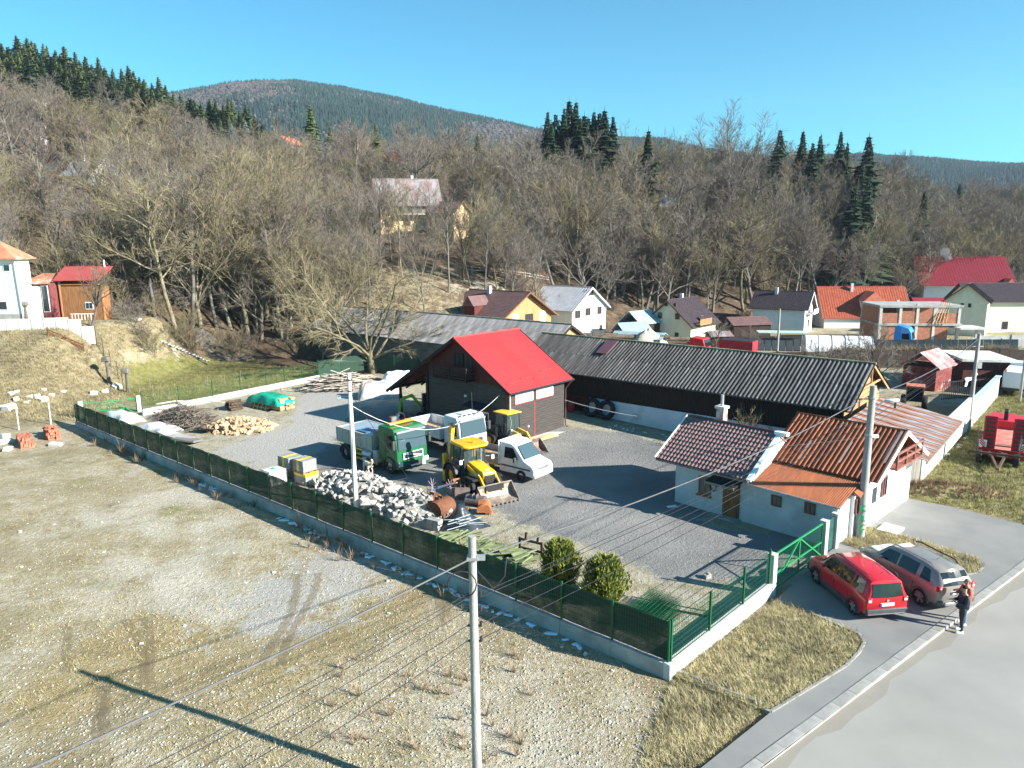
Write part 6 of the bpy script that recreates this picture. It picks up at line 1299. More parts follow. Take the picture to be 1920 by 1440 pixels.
for sg in (-1, 1):
 MB().add([(1.55, sg*.945, 1.33), (.45, sg*.945, 1.33), (.5, sg*.885, 2.0), (1.12, sg*.885, 2.0)], [(0, 1, 2, 3)]).build('side_window', M_cglass, vn)
 MB().bx(1.35, 1.5, sg*1.12-.1, sg*1.12+.1, 1.2, 1.5).build('mirror', M_dkpl, vn, bevel=.03); MB().bx(.2, 2.5, sg*.965-.01, sg*.965+.01, .80, .88).build('rubbing_strip', M_dkpl, vn)
 MB().box((2.62, sg*.7, .92), (.25, .36, .18)).build('headlight', M_lampw, vn, bevel=.05)
 for x in (1.8, -1.75): wheel(vn, x, sg*.87, .35, .24, M_dkmetal, hub=.6); arch(vn, x, sg*.93, .34, M_dkpl, .03)
MB().bx(2.55, 2.84, -.95, .95, .36, .62).build('bumper', mat('grey_bumper', (.40, .41, .42), .6), vn, bevel=.06, seg=2)
MB().bx(2.76, 2.82, -.5, .5, .82, 1.0).build('grille', M_alu, vn, bevel=.02); MB().bx(2.84, 2.86, -.26, .26, .42, .53).build('number_plate', M_plate, vn)
MB().bx(-2.9, .05, -.4, .4, .5, .7).build('chassis', M_dkmetal, vn)
MB().bx(-3.05, .0, -1.02, 1.02, .80, .88).build('bed_floor', mat('worn_plywood', (.36, .24, .14), .85, .25, 3), vn)
M_drop = mat('grey_dropside', (.30, .29, .275), .6, .15, 3, metal=.2)
for sg in (-1, 1):
 for x0, x1 in ((-3.05, -1.55), (-1.5, .0)): MB().bx(x0, x1, sg*1.02-.02, sg*1.02+.02, .85, 1.28).build('side_board', M_drop, vn, bevel=.01)
 MB().bx(-3.05, 0, sg*1.03-.02, sg*1.03+.02, .74, .80).build('yellow_strip', MATS['yellow_stripe'], vn)
MB().bx(-3.07, -3.03, -1.0, 1.0, .85, 1.28).build('tailboard', mat('rust_brown_board', (.20, .11, .075), .8, .2, 3), vn)
hb = MB(); hb.bx(.02, .08, -1.0, -.94, .85, 2.3); hb.bx(.02, .08, .94, 1.0, .85, 2.3); hb.bx(.02, .08, -1.0, 1.0, 2.26, 2.34); hb.bx(.02, .08, -1.0, 1.0, 2.08, 2.13); hb.bx(.02, .06, -.94, .94, .85, 1.4); hb.build('headboard_frame', M_white, vn)
# ---- backhoe loader
M_jy = mat('digger_yellow', (.72, .37, .015), .5, .08, 2.5, coat=.1, col2=(.42, .25, .06), thr=.62, soft=.1); M_jblk = mat('digger_black', (.025, .025, .027), .5, .1, 3)
rwj, fwj = GT(852, 912), GT(884, 924); JZ = TZ+R(-14); jf = Vector((math.cos(JZ), math.sin(JZ), 0)); jl = Vector((-math.sin(JZ), math.cos(JZ), 0))
jc = rwj+jf*.95+jl*.85
jb = thing('backhoe_loader', 'yellow backhoe loader with front bucket on the ground and folded rear boom', 'digger', (jc.x, jc.y, tz(jc.x, jc.y)), JZ)
M_jrim = mat('yellow_rim', (.72, .36, .02), .5, .1, 4)
for sg in (-1, 1):
 wheel(jb, -.95, sg*.88, .72, .46, M_jrim, 'rear_wheel', .52, True); wheel(jb, 1.12, sg*.82, .48, .36, M_jrim, 'front_wheel', .52, True)
 fd = MB(); n = 8
 for i in range(n):
  a, b_ = R(20+150*i/n), R(20+150*(i+1)/n); p = [(-.95+rr*math.cos(q), sg*.88+yy_, .72+rr*math.sin(q)) for q in (a, b_) for rr in (.80, .86) for yy_ in (-.28, .28)]
  fd.add(p, [(0, 1, 3, 2), (4, 6, 7, 5), (0, 4, 5, 1), (2, 3, 7, 6), (0, 2, 6, 4), (1, 5, 7, 3)])
 fd.build('rear_mudguard', M_jblk, jb); MB().box((1.12, sg*.82, 1.06), (.85, .36, .05)).box((1.12, sg*.82, 1.02), (1.0, .34, .05)).build('front_mudguard', M_jblk, jb)
 MB().bx(-.35, .45, sg*.62-.22, sg*.62+.22, .55, .95).build('step_box', M_jblk, jb, bevel=.03); MB().bx(-.3, .4, sg*.98-.03, sg*.98+.03, .45, .5).build('step', M_steel, jb)
MB().bx(-1.6, 1.7, -.4, .4, .5, .95).build('chassis', M_jblk, jb)
hd = [(-.05, .9), (1.75, .85), (1.8, 1.25), (1.68, 1.48), (-.05, 1.72)]
bn = MB().prism(hd, 'y', -.42, .42).build('bonnet', M_jy, jb, bevel=.05, seg=2); MB().bx(1.76, 1.84, -.36, .36, .8, 1.3).build('grille', M_jblk, jb, bevel=.03)
for sg in (-1, 1):
 lt = link('lettering', text_mesh('JCB', .3, .006, .008), M_white, bn); lt.location = (.55, sg*.432, 1.32); lt.rotation_euler = (R(90), 0, R(180) if sg > 0 else 0)
lt = link('lettering', text_mesh('JCB', .2, .006, .006), M_white, bn); lt.location = (1.52, 0, 1.525); lt.rotation_euler = (R(7), 0, R(90))
cx0, cx1, cy_ = -1.25, .15, .72
for sx in (cx0, -.45, cx1):
 for sg in (-1, 1): MB().bar((sx, sg*cy_, .95), (sx+(.0 if sx != cx1 else -.12), sg*(cy_-.06), 2.58), .07, .07).build('cab_pillar', M_jblk, jb)
M_cabgl = net_mat('cab_glass', (.06, .10, .10), .45); M_cabgl.node_tree.nodes['Principled BSDF'].inputs['Roughness'].default_value = .06
for sg in (-1, 1): MB().add([(cx0, sg*cy_, 1.0), (cx1, sg*cy_, 1.0), (cx1-.12, sg*(cy_-.06), 2.56), (cx0, sg*(cy_-.06), 2.56)], [(0, 1, 2, 3)]).build('side_glass', M_cabgl, jb)
MB().add([(cx1+.01, -cy_, 1.0), (cx1+.01, cy_, 1.0), (cx1-.11, cy_-.06, 2.56), (cx1-.11, -cy_+.06, 2.56)], [(0, 1, 2, 3)]).build('windscreen', M_cabgl, jb); MB().add([(cx0-.01, -cy_, 1.5), (cx0-.01, cy_, 1.5), (cx0-.01, cy_-.06, 2.56), (cx0-.01, -cy_+.06, 2.56)], [(0, 1, 2, 3)]).build('rear_glass', M_cabgl, jb)
MB().bx(-1.0, -.6, -.28, .28, .95, 1.35).bx(-1.05, -.92, -.26, .26, 1.35, 1.95).build('seat', M_jblk, jb, bevel=.05); MB().bar((-.1, 0, .95), (-.3, 0, 1.6), .06, .06).build('steering_column', M_jblk, jb)
MB().prism([(-1.45, -.72), (-1.25, -.86), (.25, -.86), (.48, -.6), (.48, .6), (.25, .86), (-1.25, .86), (-1.45, .72)], 'z', 2.58, 2.74).build('roof', M_jy, jb, bevel=.06, seg=2)
bc_ = MB().cyl((-.1, 0, 2.74), (-.1, 0, 2.9), .07, n=10).build('beacon', M_orl, jb)
MB().tube([(.35, .28, 1.6), (.35, .28, 2.5)], .035, 8).build('exhaust', M_steel, jb)
for sg in (-1, 1): MB().bar((.1, sg*.75, 1.9), (.35, sg*1.05, 1.9), .03, .03).box((.35, sg*1.08, 1.85), (.08, .18, .26)).build('mirror', M_lampw, jb)
for sg in (-1, 1):
 am = MB(); am.bar((.1, sg*.52, 1.45), (1.5, sg*.52, 1.15), .1, .26); am.bar((1.45, sg*.52, 1.2), (2.3, sg*.52, .42), .1, .24); am.build('loader_arm', M_jy, jb, bevel=.015)
 MB().cyl((.45, sg*.52, 1.0), (1.5, sg*.54, 1.28), .055, n=8).build('lift_ram', M_steel, jb); MB().cyl((1.2, sg*.36, 1.35), (2.25, sg*.36, .8), .05, n=8).build('tilt_ram', M_jblk, jb)
bk = []; n = 9; bwid = 1.12
pf = [(2.28+.05, .92), (2.22, .75), (2.24, .45), (2.36, .2), (2.62, .07), (3.2, .03)]
sh = MB()
for (x0, z0_), (x1, z1_) in zip(pf, pf[1:]): sh.bar((x0, 0, z0_), (x1, 0, z1_), 2*bwid, .045)
M_bk = mat('worn_bucket_steel', (.34, .30, .255), .55, .2, 2.5, metal=.25, col2=(.22, .13, .08), thr=.56, soft=.1)
bko = sh.build('front_bucket', M_bk, jb)
for sg in (-1, 1): MB().prism(pf+[(2.75, .45)], 'y', sg*bwid-.02, sg*bwid+.02).build('bucket_side', M_rst2, bko)
for i in range(8): y = -bwid+2*bwid*(i+.5)/8; MB().box((3.27, y, .04), (.2, .09, .05)).build('bucket_tooth', M_rst2, bko)
MB().bar((2.28, 0, .5), (2.28, 0, .9), 1.2, .1).build('quick_hitch', M_jblk, jb)
MB().bx(-2.0, -1.6, -.85, .85, .45, .95).build('rear_frame', M_jblk, jb, bevel=.03)
for sg in (-1, 1):
 MB().bx(-1.98, -1.72, sg*.98-.12, sg*.98+.12, .12, 1.85).build('stabiliser', M_jy, jb, bevel=.02); MB().bx(-2.0, -1.7, sg*.98-.17, sg*.98+.17, .0, .08).build('stabiliser_foot', M_jblk, jb)
MB().bar((-1.95, -.35, .8), (-2.3, -.35, 2.1), .26, .32).bar((-2.3, -.35, 2.05), (-1.95, -.35, 3.55), .24, .3).build('boom', M_jy, jb, bevel=.02)
MB().bar((-1.9, -.35, 3.6), (-2.6, -.35, 1.35), .22, .26).build('dipper', M_jblk, jb, bevel=.02); MB().cyl((-2.05, -.52, 1.4), (-1.85, -.52, 3.0), .06, n=8).build('boom_ram', M_steel, jb)
db = bucket('x', 'x', Vector((0, 0, 0)), 0, .6, .3, M_rst2)
for ch in list(db.children): ch.parent = jb; ch.name = 'digging_bucket_'+ch.name.split('.')[0]; ch.matrix_parent_inverse = Matrix.Translation((-2.5, -.35, .6))
bpy.data.objects.remove(db)
# ---- wheel loader behind
lc = GT(952, 846); lZ = TZ+R(-4)
wl_ = thing('wheel_loader', 'compact wheel loader with flat yellow cab roof behind the flatbed van', 'loader', (lc.x, lc.y+.9, tz(lc.x, lc.y)), lZ)
M_wly = mat('loader_yellow', (.72, .46, .05), .45, .08, 2)
for sg in (-1, 1):
 for x in (-1.0, 1.0): wheel(wl_, x, sg*.75, .5, .38, M_wly, lugs=True)
MB().bx(-2.0, -.55, -.62, .62, .65, 1.45).build('engine_cover', M_jblk, wl_, bevel=.1, seg=3); MB().bx(-.6, 1.5, -.35, .35, .55, .95).build('frame', M_jblk, wl_, bevel=.03)
for sx in (-.6, .1, .62):
 for sg in (-1, 1): MB().bar((sx, sg*.62, .95), (sx-.04, sg*.58, 2.55), .06, .06).build('cab_pillar', M_jblk, wl_)
for sg in (-1, 1): MB().add([(-.6, sg*.62, 1.0), (.62, sg*.62, 1.0), (.58, sg*.58, 2.53), (-.64, sg*.58, 2.53)], [(0, 1, 2, 3)]).build('side_glass', M_cabgl, wl_)
MB().add([(.63, -.62, 1.0), (.63, .62, 1.0), (.59, .58, 2.53), (.59, -.58, 2.53)], [(0, 1, 2, 3)]).build('windscreen', M_cabgl, wl_)
MB().bx(-.75, .75, -.7, .7, 2.55, 2.63).build('roof', M_wly, wl_, bevel=.03); MB().bx(-.35, 0, -.25, .25, .95, 1.7).build('seat', M_jblk, wl_, bevel=.05)
for sg in (-1, 1):
 MB().bar((.7, sg*.35, 1.4), (1.6, sg*.35, 1.25), .1, .2).bar((1.55, sg*.35, 1.3), (2.3, sg*.35, .45), .1, .2).build('lift_arm', M_wly, wl_); MB().bar((.7, sg*.62, 1.6), (1.05, sg*.8, 1.75), .03, .03).build('mirror_arm', M_jblk, wl_); MB().box((1.3, sg*.8, 1.62), (.08, .12, .12)).build('lamp', M_lampw, wl_)
pf2 = [(2.3, .95), (2.24, .7), (2.35, .3), (2.6, .1), (3.2, .06)]; sh = MB()
for (x0, z0_), (x1, z1_) in zip(pf2, pf2[1:]): sh.bar((x0, 0, z0_), (x1, 0, z1_), 1.9, .04)
bko = sh.build('bucket', M_rst2, wl_)
for sg in (-1, 1): MB().prism(pf2+[(2.8, .5)], 'y', sg*.95-.02, sg*.95+.02).build('bucket_side', M_rst2, bko)
# ---- lime mini excavator in the lean-to
ec = local((A.x, A.y), TH)(1.2, 10.2); ex = thing('mini_excavator', 'lime green mini excavator parked under the lean-to roof', 'digger', (ec.x, ec.y, .15), R(TH)+R(150))
M_lime = mat('lime_green', (.30, .42, .02), .45, .08, 3)
for sg in (-1, 1): MB().prism([(-.8, .1), (-.9, .3), (-.75, .48), (.75, .48), (.9, .3), (.8, .1)], 'y', sg*.55-.15, sg*.55+.15).build('track', M_black, ex)
MB().bx(-.8, .5, -.55, .55, .6, 1.1).build('house', M_jblk, ex, bevel=.08); MB().bx(-.3, .4, -.5, .1, 1.1, 2.1).build('cab', M_jblk, ex, bevel=.06)
MB().bar((.5, 0, 1.0), (1.3, 0, 2.1), .16, .24).bar((1.25, 0, 2.1), (2.2, 0, 1.75), .16, .22).build('boom', M_lime, ex, bevel=.02); MB().bar((2.15, 0, 1.85), (2.35, 0, .75), .13, .18).build('dipper', M_lime, ex, bevel=.02); MB().box((2.25, 0, .5), (.35, .4, .4), top=(.6, 1)).build('bucket', M_jblk, ex)
yx = local((A.x, A.y), TH)(2.6, 9.3); y2 = thing('yellow_digger_mast', 'faded yellow digger arm standing in the shade of the lean-to', 'digger', (yx.x, yx.y, .15), R(TH))
MB().bx(-.5, .5, -.5, .5, 0, .6).build('base', M_jblk, y2, bevel=.05); MB().bar((0, 0, .5), (.1, 0, 2.6), .22, .26).build('arm', mat('faded_yellow', (.40, .27, .04), .6, .1, 3), y2)
rr_ = local((A.x, A.y), TH)(-.9, 9.6); tag(MB().cyl((-.9, 0, .38), (.9, 0, .38), .36, n=20).build('roller_drum', mat('brown_ribbed', (.09, .045, .035), .7, .2, 3), None, loc=(rr_.x, rr_.y, .1), rz=R(TH+60)), 'brown ribbed drum lying on the apron before the lean-to', 'drum')
# ---- trailers on the verge
tw = GT(1842, 872); tdir = R(48); 
lt_ = thing('red_low_loader', 'red low loader trailer with two raised ramps on the verge', 'trailer', (0, 0, 0), 0)
pA = GT(1838, 868); pB = GT(1915, 872); tmid = (pA+pB)/2; taz = R(53); lt_.location = tmid; lt_.rotation_euler.z = taz
M_tred = mat('trailer_red', (.50, .02, .03), .45, .08, 2); M_deck = mat('worn_red_deck', (.48, .26, .2), .85, .2, 2, col2=(.5, .1, .08), thr=.5, soft=.15)
tw2 = 1.25
MB().bx(0, 6.5, -tw2, tw2, .75, .92).build('deck', M_deck, lt_); MB().bx(-.1, 0, -tw2, tw2, .45, .95).build('rear_beam', M_tred, lt_); MB().bx(6.5, 9.5, -tw2, tw2, 1.25, 1.45).build('gooseneck', M_tred, lt_, bevel=.03); MB().bx(6.4, 6.55, -tw2, tw2, .8, 1.5).build('bulkhead', M_tred, lt_)
for sg in (-1, 1):
 MB().bx(0, 6.5, sg*tw2-.06, sg*tw2+.06, .6, .9).build('side_rail', M_tred, lt_)
 rp2 = thing
 rm_ = MB(); y = sg*.78
 for dy in (-.3, .3): rm_.bar((.1, y+dy, .85), (.35, y+dy, 3.0), .1, .14)
 rm_.bar((.16, y, .9), (.40, y, 3.0), .5, .05); ro = rm_.build('ramp', M_tred, lt_)
 for i in range(8): z_ = 1.0+.26*i; MB().box((.10+.03*i, y, z_), (.07, .52, .12), ry=.11).build('ramp_rung', mat('dark_tread', (.10, .045, .04), .7), ro)
 MB().box((-.06, sg*1.1, 1.25), (.03, .45, .45)).build('warning_board', M_white, lt_)
 for k_ in range(3): MB().box((-.08, sg*1.1, 1.12+.14*k_), (.01, .5*(.9), .06), rx=R(45)*sg).build('warning_stripe', M_lampr, lt_)
 for x in (1.4, 2.6, 3.8): wheel(lt_, x, sg*(tw2-.2), .38, .3, M_dkmetal)
 MB().bx(-.13, -.09, sg*1.0-.15, sg*1.0+.15, .55, .7).build('tail_lamp', M_lampr, lt_)
MB().bx(-.12, -.1, -.28, .28, .5, .62).build('number_plate', M_plate, lt_); wheel(lt_, 7.2, .2, .42, .26, M_steel, 'spare_wheel').location.z = 1.85
lg = thing('log_trailer', 'rusty empty log trailer chassis with stakes standing on the verge grass', 'trailer', GT(1868, 870), R(57))
M_lgs = mat('brown_chassis', (.11, .065, .045), .7, .25, 3)
pr0 = []
for nm, a_, b_ in (('drawbar', (-2.6, 0, .35), (-.9, .35, .75)), ('drawbar', (-2.6, 0, .35), (-.9, -.35, .75)), ('beam', (-1.0, .45, .75), (1.8, .45, .75)), ('beam', (-1.0, -.45, .75), (1.8, -.45, .75)), ('bolster', (-.8, -1.3, .85), (-.8, 1.6, .85)), ('bolster', (.2, -1.1, .85), (.2, 1.1, .85)), ('bolster', (1.2, -1.15, .9), (1.2, 1.15, .9)), ('bolster', (1.75, -1.1, .85), (1.75, 1.1, .85)), ('brace', (-.8, -.45, .8), (.9, .3, .8))):
 MB().bar(a_, b_, .12, .14).build(nm, M_lgs, lg)
for x in (-.8, .2, 1.2, 1.75):
 for sg in (-1, 1): MB().bar((x, sg*1.08, .85), (x, sg*1.15, 2.0), .07, .07).build('stake', mat('grey_stake', (.20, .19, .18), .6, .2, 3), lg)
for x in (-.3, .75):
 for sg in (-1, 1): wheel(lg, x, sg*1.0, .45, .3, M_lgs, lugs=False)
tr0 = GT(1905, 745)
wtk = thing('parked_white_lorry', 'white lorry seen from behind beyond the red low loader', 'lorry', tr0, R(50))
MB().bx(0, 4.5, -1.2, 1.2, .8, 2.3).build('box_body', M_vanw, wtk, bevel=.06); MB().bx(4.5, 6.2, -1.15, 1.15, .6, 2.6).build('cab', M_vanw, wtk, bevel=.1); MB().bx(-.03, 0, -1.1, 1.1, .6, .8).build('rear_beam', M_dkpl, wtk); MB().cyl((.1, 1.0, 2.3), (.1, 1.0, 2.5), .09, n=8).build('beacon', M_orl, wtk)
for sg in (-1, 1):
 for x in (1.0, 5.2): wheel(wtk, x, sg*1.0, .45, .3, M_steel)
tr1 = GT(1912, 728); tcar = car('silver_car', 'silver car parked beyond the white lorry at the right edge', Vector((tr1.x+2.2, tr1.y+5, 0)), R(50), st1, mat('silver_paint', (.45, .5, .55), .3, .02, 1, metal=.5), (-1.32, 1.27), .33, 5, [(-1.78, -1.12, -1.72, -1.12), (-1.02, -.06, -1.02, -.08), (.02, .92, .02, .58)], ((-2.095, .64, 1.04), (-1.965, .55, 1.53)), ((1.17, .70, 1.04), (.60, .60, 1.58)), '', 0, M_lowdk)
# ------------------------------------------------------------------ people and dog
def skin_mesh(name, verts, edges, radii, root=0, sub=2):
 me = bpy.data.meshes.new(name); me.from_pydata(verts, edges, []); me.update(); o = bpy.data.objects.new(name, me); C.objects.link(o)
 sk = o.modifiers.new('skin', 'SKIN'); sk.use_smooth_shade = True; sv = me.skin_vertices[0].data
 for i, r in enumerate(radii): sv[i].radius = r if isinstance(r, tuple) else (r, r); sv[i].use_root = (i == root)
 ss_ = o.modifiers.new('sub', 'SUBSURF'); ss_.levels = sub; ss_.render_levels = sub
 dg = bpy.context.evaluated_depsgraph_get(); dg.update(); m2 = bpy.data.meshes.new_from_object(o.evaluated_get(dg)); bpy.data.objects.remove(o); bpy.data.meshes.remove(me)
 m2.name = name; m2.polygons.foreach_set('use_smooth', [True]*len(m2.polygons)); return m2
M_skin = mat('skin', (.50, .27, .19), .6, .05, 6)
def person(label, P, rz, z0, trousers, jacket, hair, hat=None, shoes=M_white, arm='front', hand_near=.3):
 p = thing('person', label, 'person', (P.x, P.y, z0), rz)
 V_ = []; E_ = []; R_ = []
 def v(x, y, z, r): V_.append((x, y, z)); R_.append(r); return len(V_)-1
 pel = v(0, 0, .96, (.15, .12)); wa_ = v(.0, 0, 1.12, (.155, .115)); chs = v(-.01, 0, 1.36, (.17, .115)); nk = v(.0, 0, 1.52, .062); n2 = v(.015, 0, 1.58, .06); hd0 = v(.03, 0, 1.64, (.082, .09)); hd1 = v(.03, 0, 1.73, (.078, .092)); hd2 = v(.02, 0, 1.80, .045)
 E_ += [(pel, wa_), (wa_, chs), (chs, nk), (nk, n2), (n2, hd0), (hd0, hd1), (hd1, hd2)]
 for sg, fx_ in ((1, .05), (-1, -.06)):
  hp_ = v(.0, sg*.10, .90, .105); kn_ = v(fx_*.6+.02, sg*.125, .50, .07); an = v(fx_-.02, sg*.14, .10, .048); to = v(fx_+.13, sg*.15, .045, .038); E_ += [(pel, hp_), (hp_, kn_), (kn_, an), (an, to)]
  sh_ = v(-.01, sg*.19, 1.44, .075); el = v(.06, sg*.26, 1.17, .05); wr = v(.30, sg*.13, 1.20, .036); E_ += [(chs, sh_), (sh_, el), (el, wr)]
  pm = v(.37, sg*.10, 1.22, (.042, .022)); E_.append((wr, pm))
  for k_ in range(4):
   b0 = v(.415, sg*(.10-.028+.019*k_), 1.222, .0105); b1 = v(.455-.004*abs(k_-1.5), sg*(.095-.028+.019*k_), 1.215, .0095); b2 = v(.47-.006*abs(k_-1.5), sg*(.085-.026+.018*k_), 1.19, .008); E_ += [(pm, b0), (b0, b1), (b1, b2)]
  t0 = v(.375, sg*.055, 1.235, .012); t1 = v(.415, sg*.04, 1.24, .010); E_ += [(pm, t0), (t0, t1)]
 me = skin_mesh('body', V_, E_, R_, pel, 1); fc = np.array([q.center[:] for q in me.polygons])
 for m_ in (M_skin, trousers, shoes): me.materials.append(m_)
 mi = np.zeros(len(fc), int); mi[(fc[:, 2] < 1.05) & (np.abs(fc[:, 0]) < .3)] = 1; mi[fc[:, 2] < .07] = 2; mi[(fc[:, 2] < 1.05) & (fc[:, 2] >= .07)] = 1; me.polygons.foreach_set('material_index', mi.tolist())
 body = link('body', me, None, p)
 for sg in (-1, 1): MB().box((.115, sg*.032, 1.70), (.012, .026, .012)).build('eye', M_black, body); MB().box((.03, sg*.085, 1.685), (.05, .02, .065)).build('ear', M_skin, body, bevel=.008)
 MB().box((.13, 0, 1.675), (.035, .028, .045), top=(.3, .6)).build('nose', M_skin, body); MB().box((.117, 0, 1.635), (.01, .045, .01)).build('mouth', mat('lips', (.35, .12, .1), .6), body)
 V_, E_, R_ = [], [], []
 a0 = v(.0, 0, .90, (.20, .165)); a1 = v(0, 0, 1.1, (.205, .165)); a2 = v(-.01, 0, 1.34, (.21, .16)); a3 = v(-.01, 0, 1.49, (.11, .10)); a4 = v(.0, 0, 1.56, (.085, .085)); E_ += [(a0, a1), (a1, a2), (a2, a3), (a3, a4)]
 for sg in (1, -1):
  s0 = v(-.01, sg*.20, 1.435, .10); s1 = v(.05, sg*.275, 1.17, .08); s2 = v(.20, sg*.19, 1.185, .066); s3 = v(.295, sg*.135, 1.20, .055); E_ += [(a2, s0), (s0, s1), (s1, s2), (s2, s3)]
 jm = skin_mesh('jacket', V_, E_, R_, a1, 2); jm.materials.append(jacket); link('jacket', jm, None, p)
 for sg, fx_ in ((1, .05), (-1, -.06)): MB().box((fx_+.06, sg*.145, .045), (.29, .105, .10), top=(.85, .8)).build('shoe', shoes, p, bevel=.03, seg=2)
 hm = MB(); rings = []
 for i in range(6):
  a = i/5*R(95); rr = .098*math.cos(a*.93); zz = 1.735+.095*math.sin(a); rings.append([(.025+rr*1.05*math.cos(2*math.pi*j/12)-.008, rr*.95*math.sin(2*math.pi*j/12), zz) for j in range(12)])
 hm.loft(rings); hm.build('hat' if hat else 'hair', hat or hair, p, smooth=True)
 if not hat: MB().box((-.05, 0, 1.68), (.07, .15, .13)).build('back_hair', hair, p, bevel=.03)
 return p
fe = G(1801, 1184, ZR); dirn = R(172)
person('man in dark padded jacket, black cap and grey trousers with hands held in front', fe, dirn, ZR, mat('grey_trousers', (.045, .045, .05), .9, .15, 8), mat('navy_padded_jacket', (.018, .026, .038), .5, .15, 6, .6, 9), mat('short_hair', (.12, .09, .07), .9), mat('black_cap', (.015, .017, .018), .8))
fe2 = fe+Vector((.42, .55, 0))
person('man in orange jacket and blue jeans standing behind the man in the dark jacket', fe2, dirn+.15, ZR, mat('blue_jeans', (.05, .17, .34), .9, .15, 8), mat('orange_jacket', (.62, .10, .05), .6, .12, 5, .4, 9), mat('short_grey_hair', (.25, .18, .13), .9))
dp = GT(690, 886); dg_ = thing('dog', 'large shaggy white dog with brown and black patches beside the green lorry', 'dog', dp, TZ+R(168))
V_, E_, R_ = [], [], []
def v(x, y, z, r): V_.append((x, y, z)); R_.append(r); return len(V_)-1
hp_ = v(-.38, 0, .60, (.15, .16)); bl2 = v(-.1, 0, .60, (.14, .155)); ch2 = v(.25, 0, .60, (.17, .21)); nk2 = v(.46, 0, .74, (.11, .12)); hd = v(.60, 0, .83, (.105, .105)); mz_ = v(.74, 0, .78, (.06, .055)); ns = v(.82, 0, .77, .04)
E_ += [(hp_, bl2), (bl2, ch2), (ch2, nk2), (nk2, hd), (hd, mz_), (mz_, ns)]
for sg in (1, -1):
 s0 = v(.28, sg*.13, .48, .085); s1 = v(.26+sg*.05, sg*.14, .25, .05); s2 = v(.28+sg*.05, sg*.14, .05, .042); s3 = v(.34+sg*.05, sg*.14, .03, .04); E_ += [(ch2, s0), (s0, s1), (s1, s2), (s2, s3)]
 h0 = v(-.36, sg*.13, .48, .10); h1 = v(-.28-sg*.05, sg*.14, .36, .065); h2 = v(-.45-sg*.05, sg*.14, .2, .042); h3 = v(-.42-sg*.05, sg*.14, .05, .04); h4 = v(-.35-sg*.05, sg*.14, .03, .04); E_ += [(hp_, h0), (h0, h1), (h1, h2), (h2, h3), (h3, h4)]
 e0 = v(.57, sg*.10, .87, .03); e1 = v(.56, sg*.14, .78, .03); E_ += [(hd, e0), (e0, e1)]
t0 = v(-.55, 0, .68, .06); t1 = v(-.72, 0, .85, .085); t2 = v(-.68, 0, 1.02, .08); t3 = v(-.56, 0, 1.02, .05); E_ += [(hp_, t0), (t0, t1), (t1, t2), (t2, t3)]
me = skin_mesh('body', V_, E_, R_, bl2, 2)
M_dog = mat('dog_coat', (.62, .56, .47), .95, .12, 9, .9, 40, col2=(.06, .035, .025), thr=.56, soft=.03); me.materials.append(M_dog); link('body', me, None, dg_)
# ------------------------------------------------------------------ trees
def seg_tubes(segs, sides):
 S = np.array(segs, float); n = len(S)
 if n == 0: return np.zeros((0, 3)), np.zeros((0, 4), int)
 p0, p1, r0, r1 = S[:, :3], S[:, 3:6], S[:, 6], S[:, 7]; d = p1-p0; d /= np.linalg.norm(d, axis=1)[:, None]+1e-9
 a = np.cross(d, np.where(np.abs(d[:, 2:3]) > .9, [[1., 0, 0]], [[0, 0, 1.]])); a /= np.linalg.norm(a, axis=1)[:, None]+1e-9; b = np.cross(d, a)
 V = np.zeros((n, 2, sides, 3))
 for j in range(sides):
  c, s = math.cos(2*math.pi*j/sides), math.sin(2*math.pi*j/sides); o = a*c+b*s
  V[:, 0, j] = p0+o*r0[:, None]; V[:, 1, j] = p1+o*r1[:, None]
 base = np.arange(n)[:, None]*2*sides; j = np.arange(sides)[None, :]; j2 = (j+1) % sides
 F = np.stack([base+j, base+j2, base+sides+j2, base+sides+j], 2).reshape(-1, 4); return V.reshape(-1, 3), F
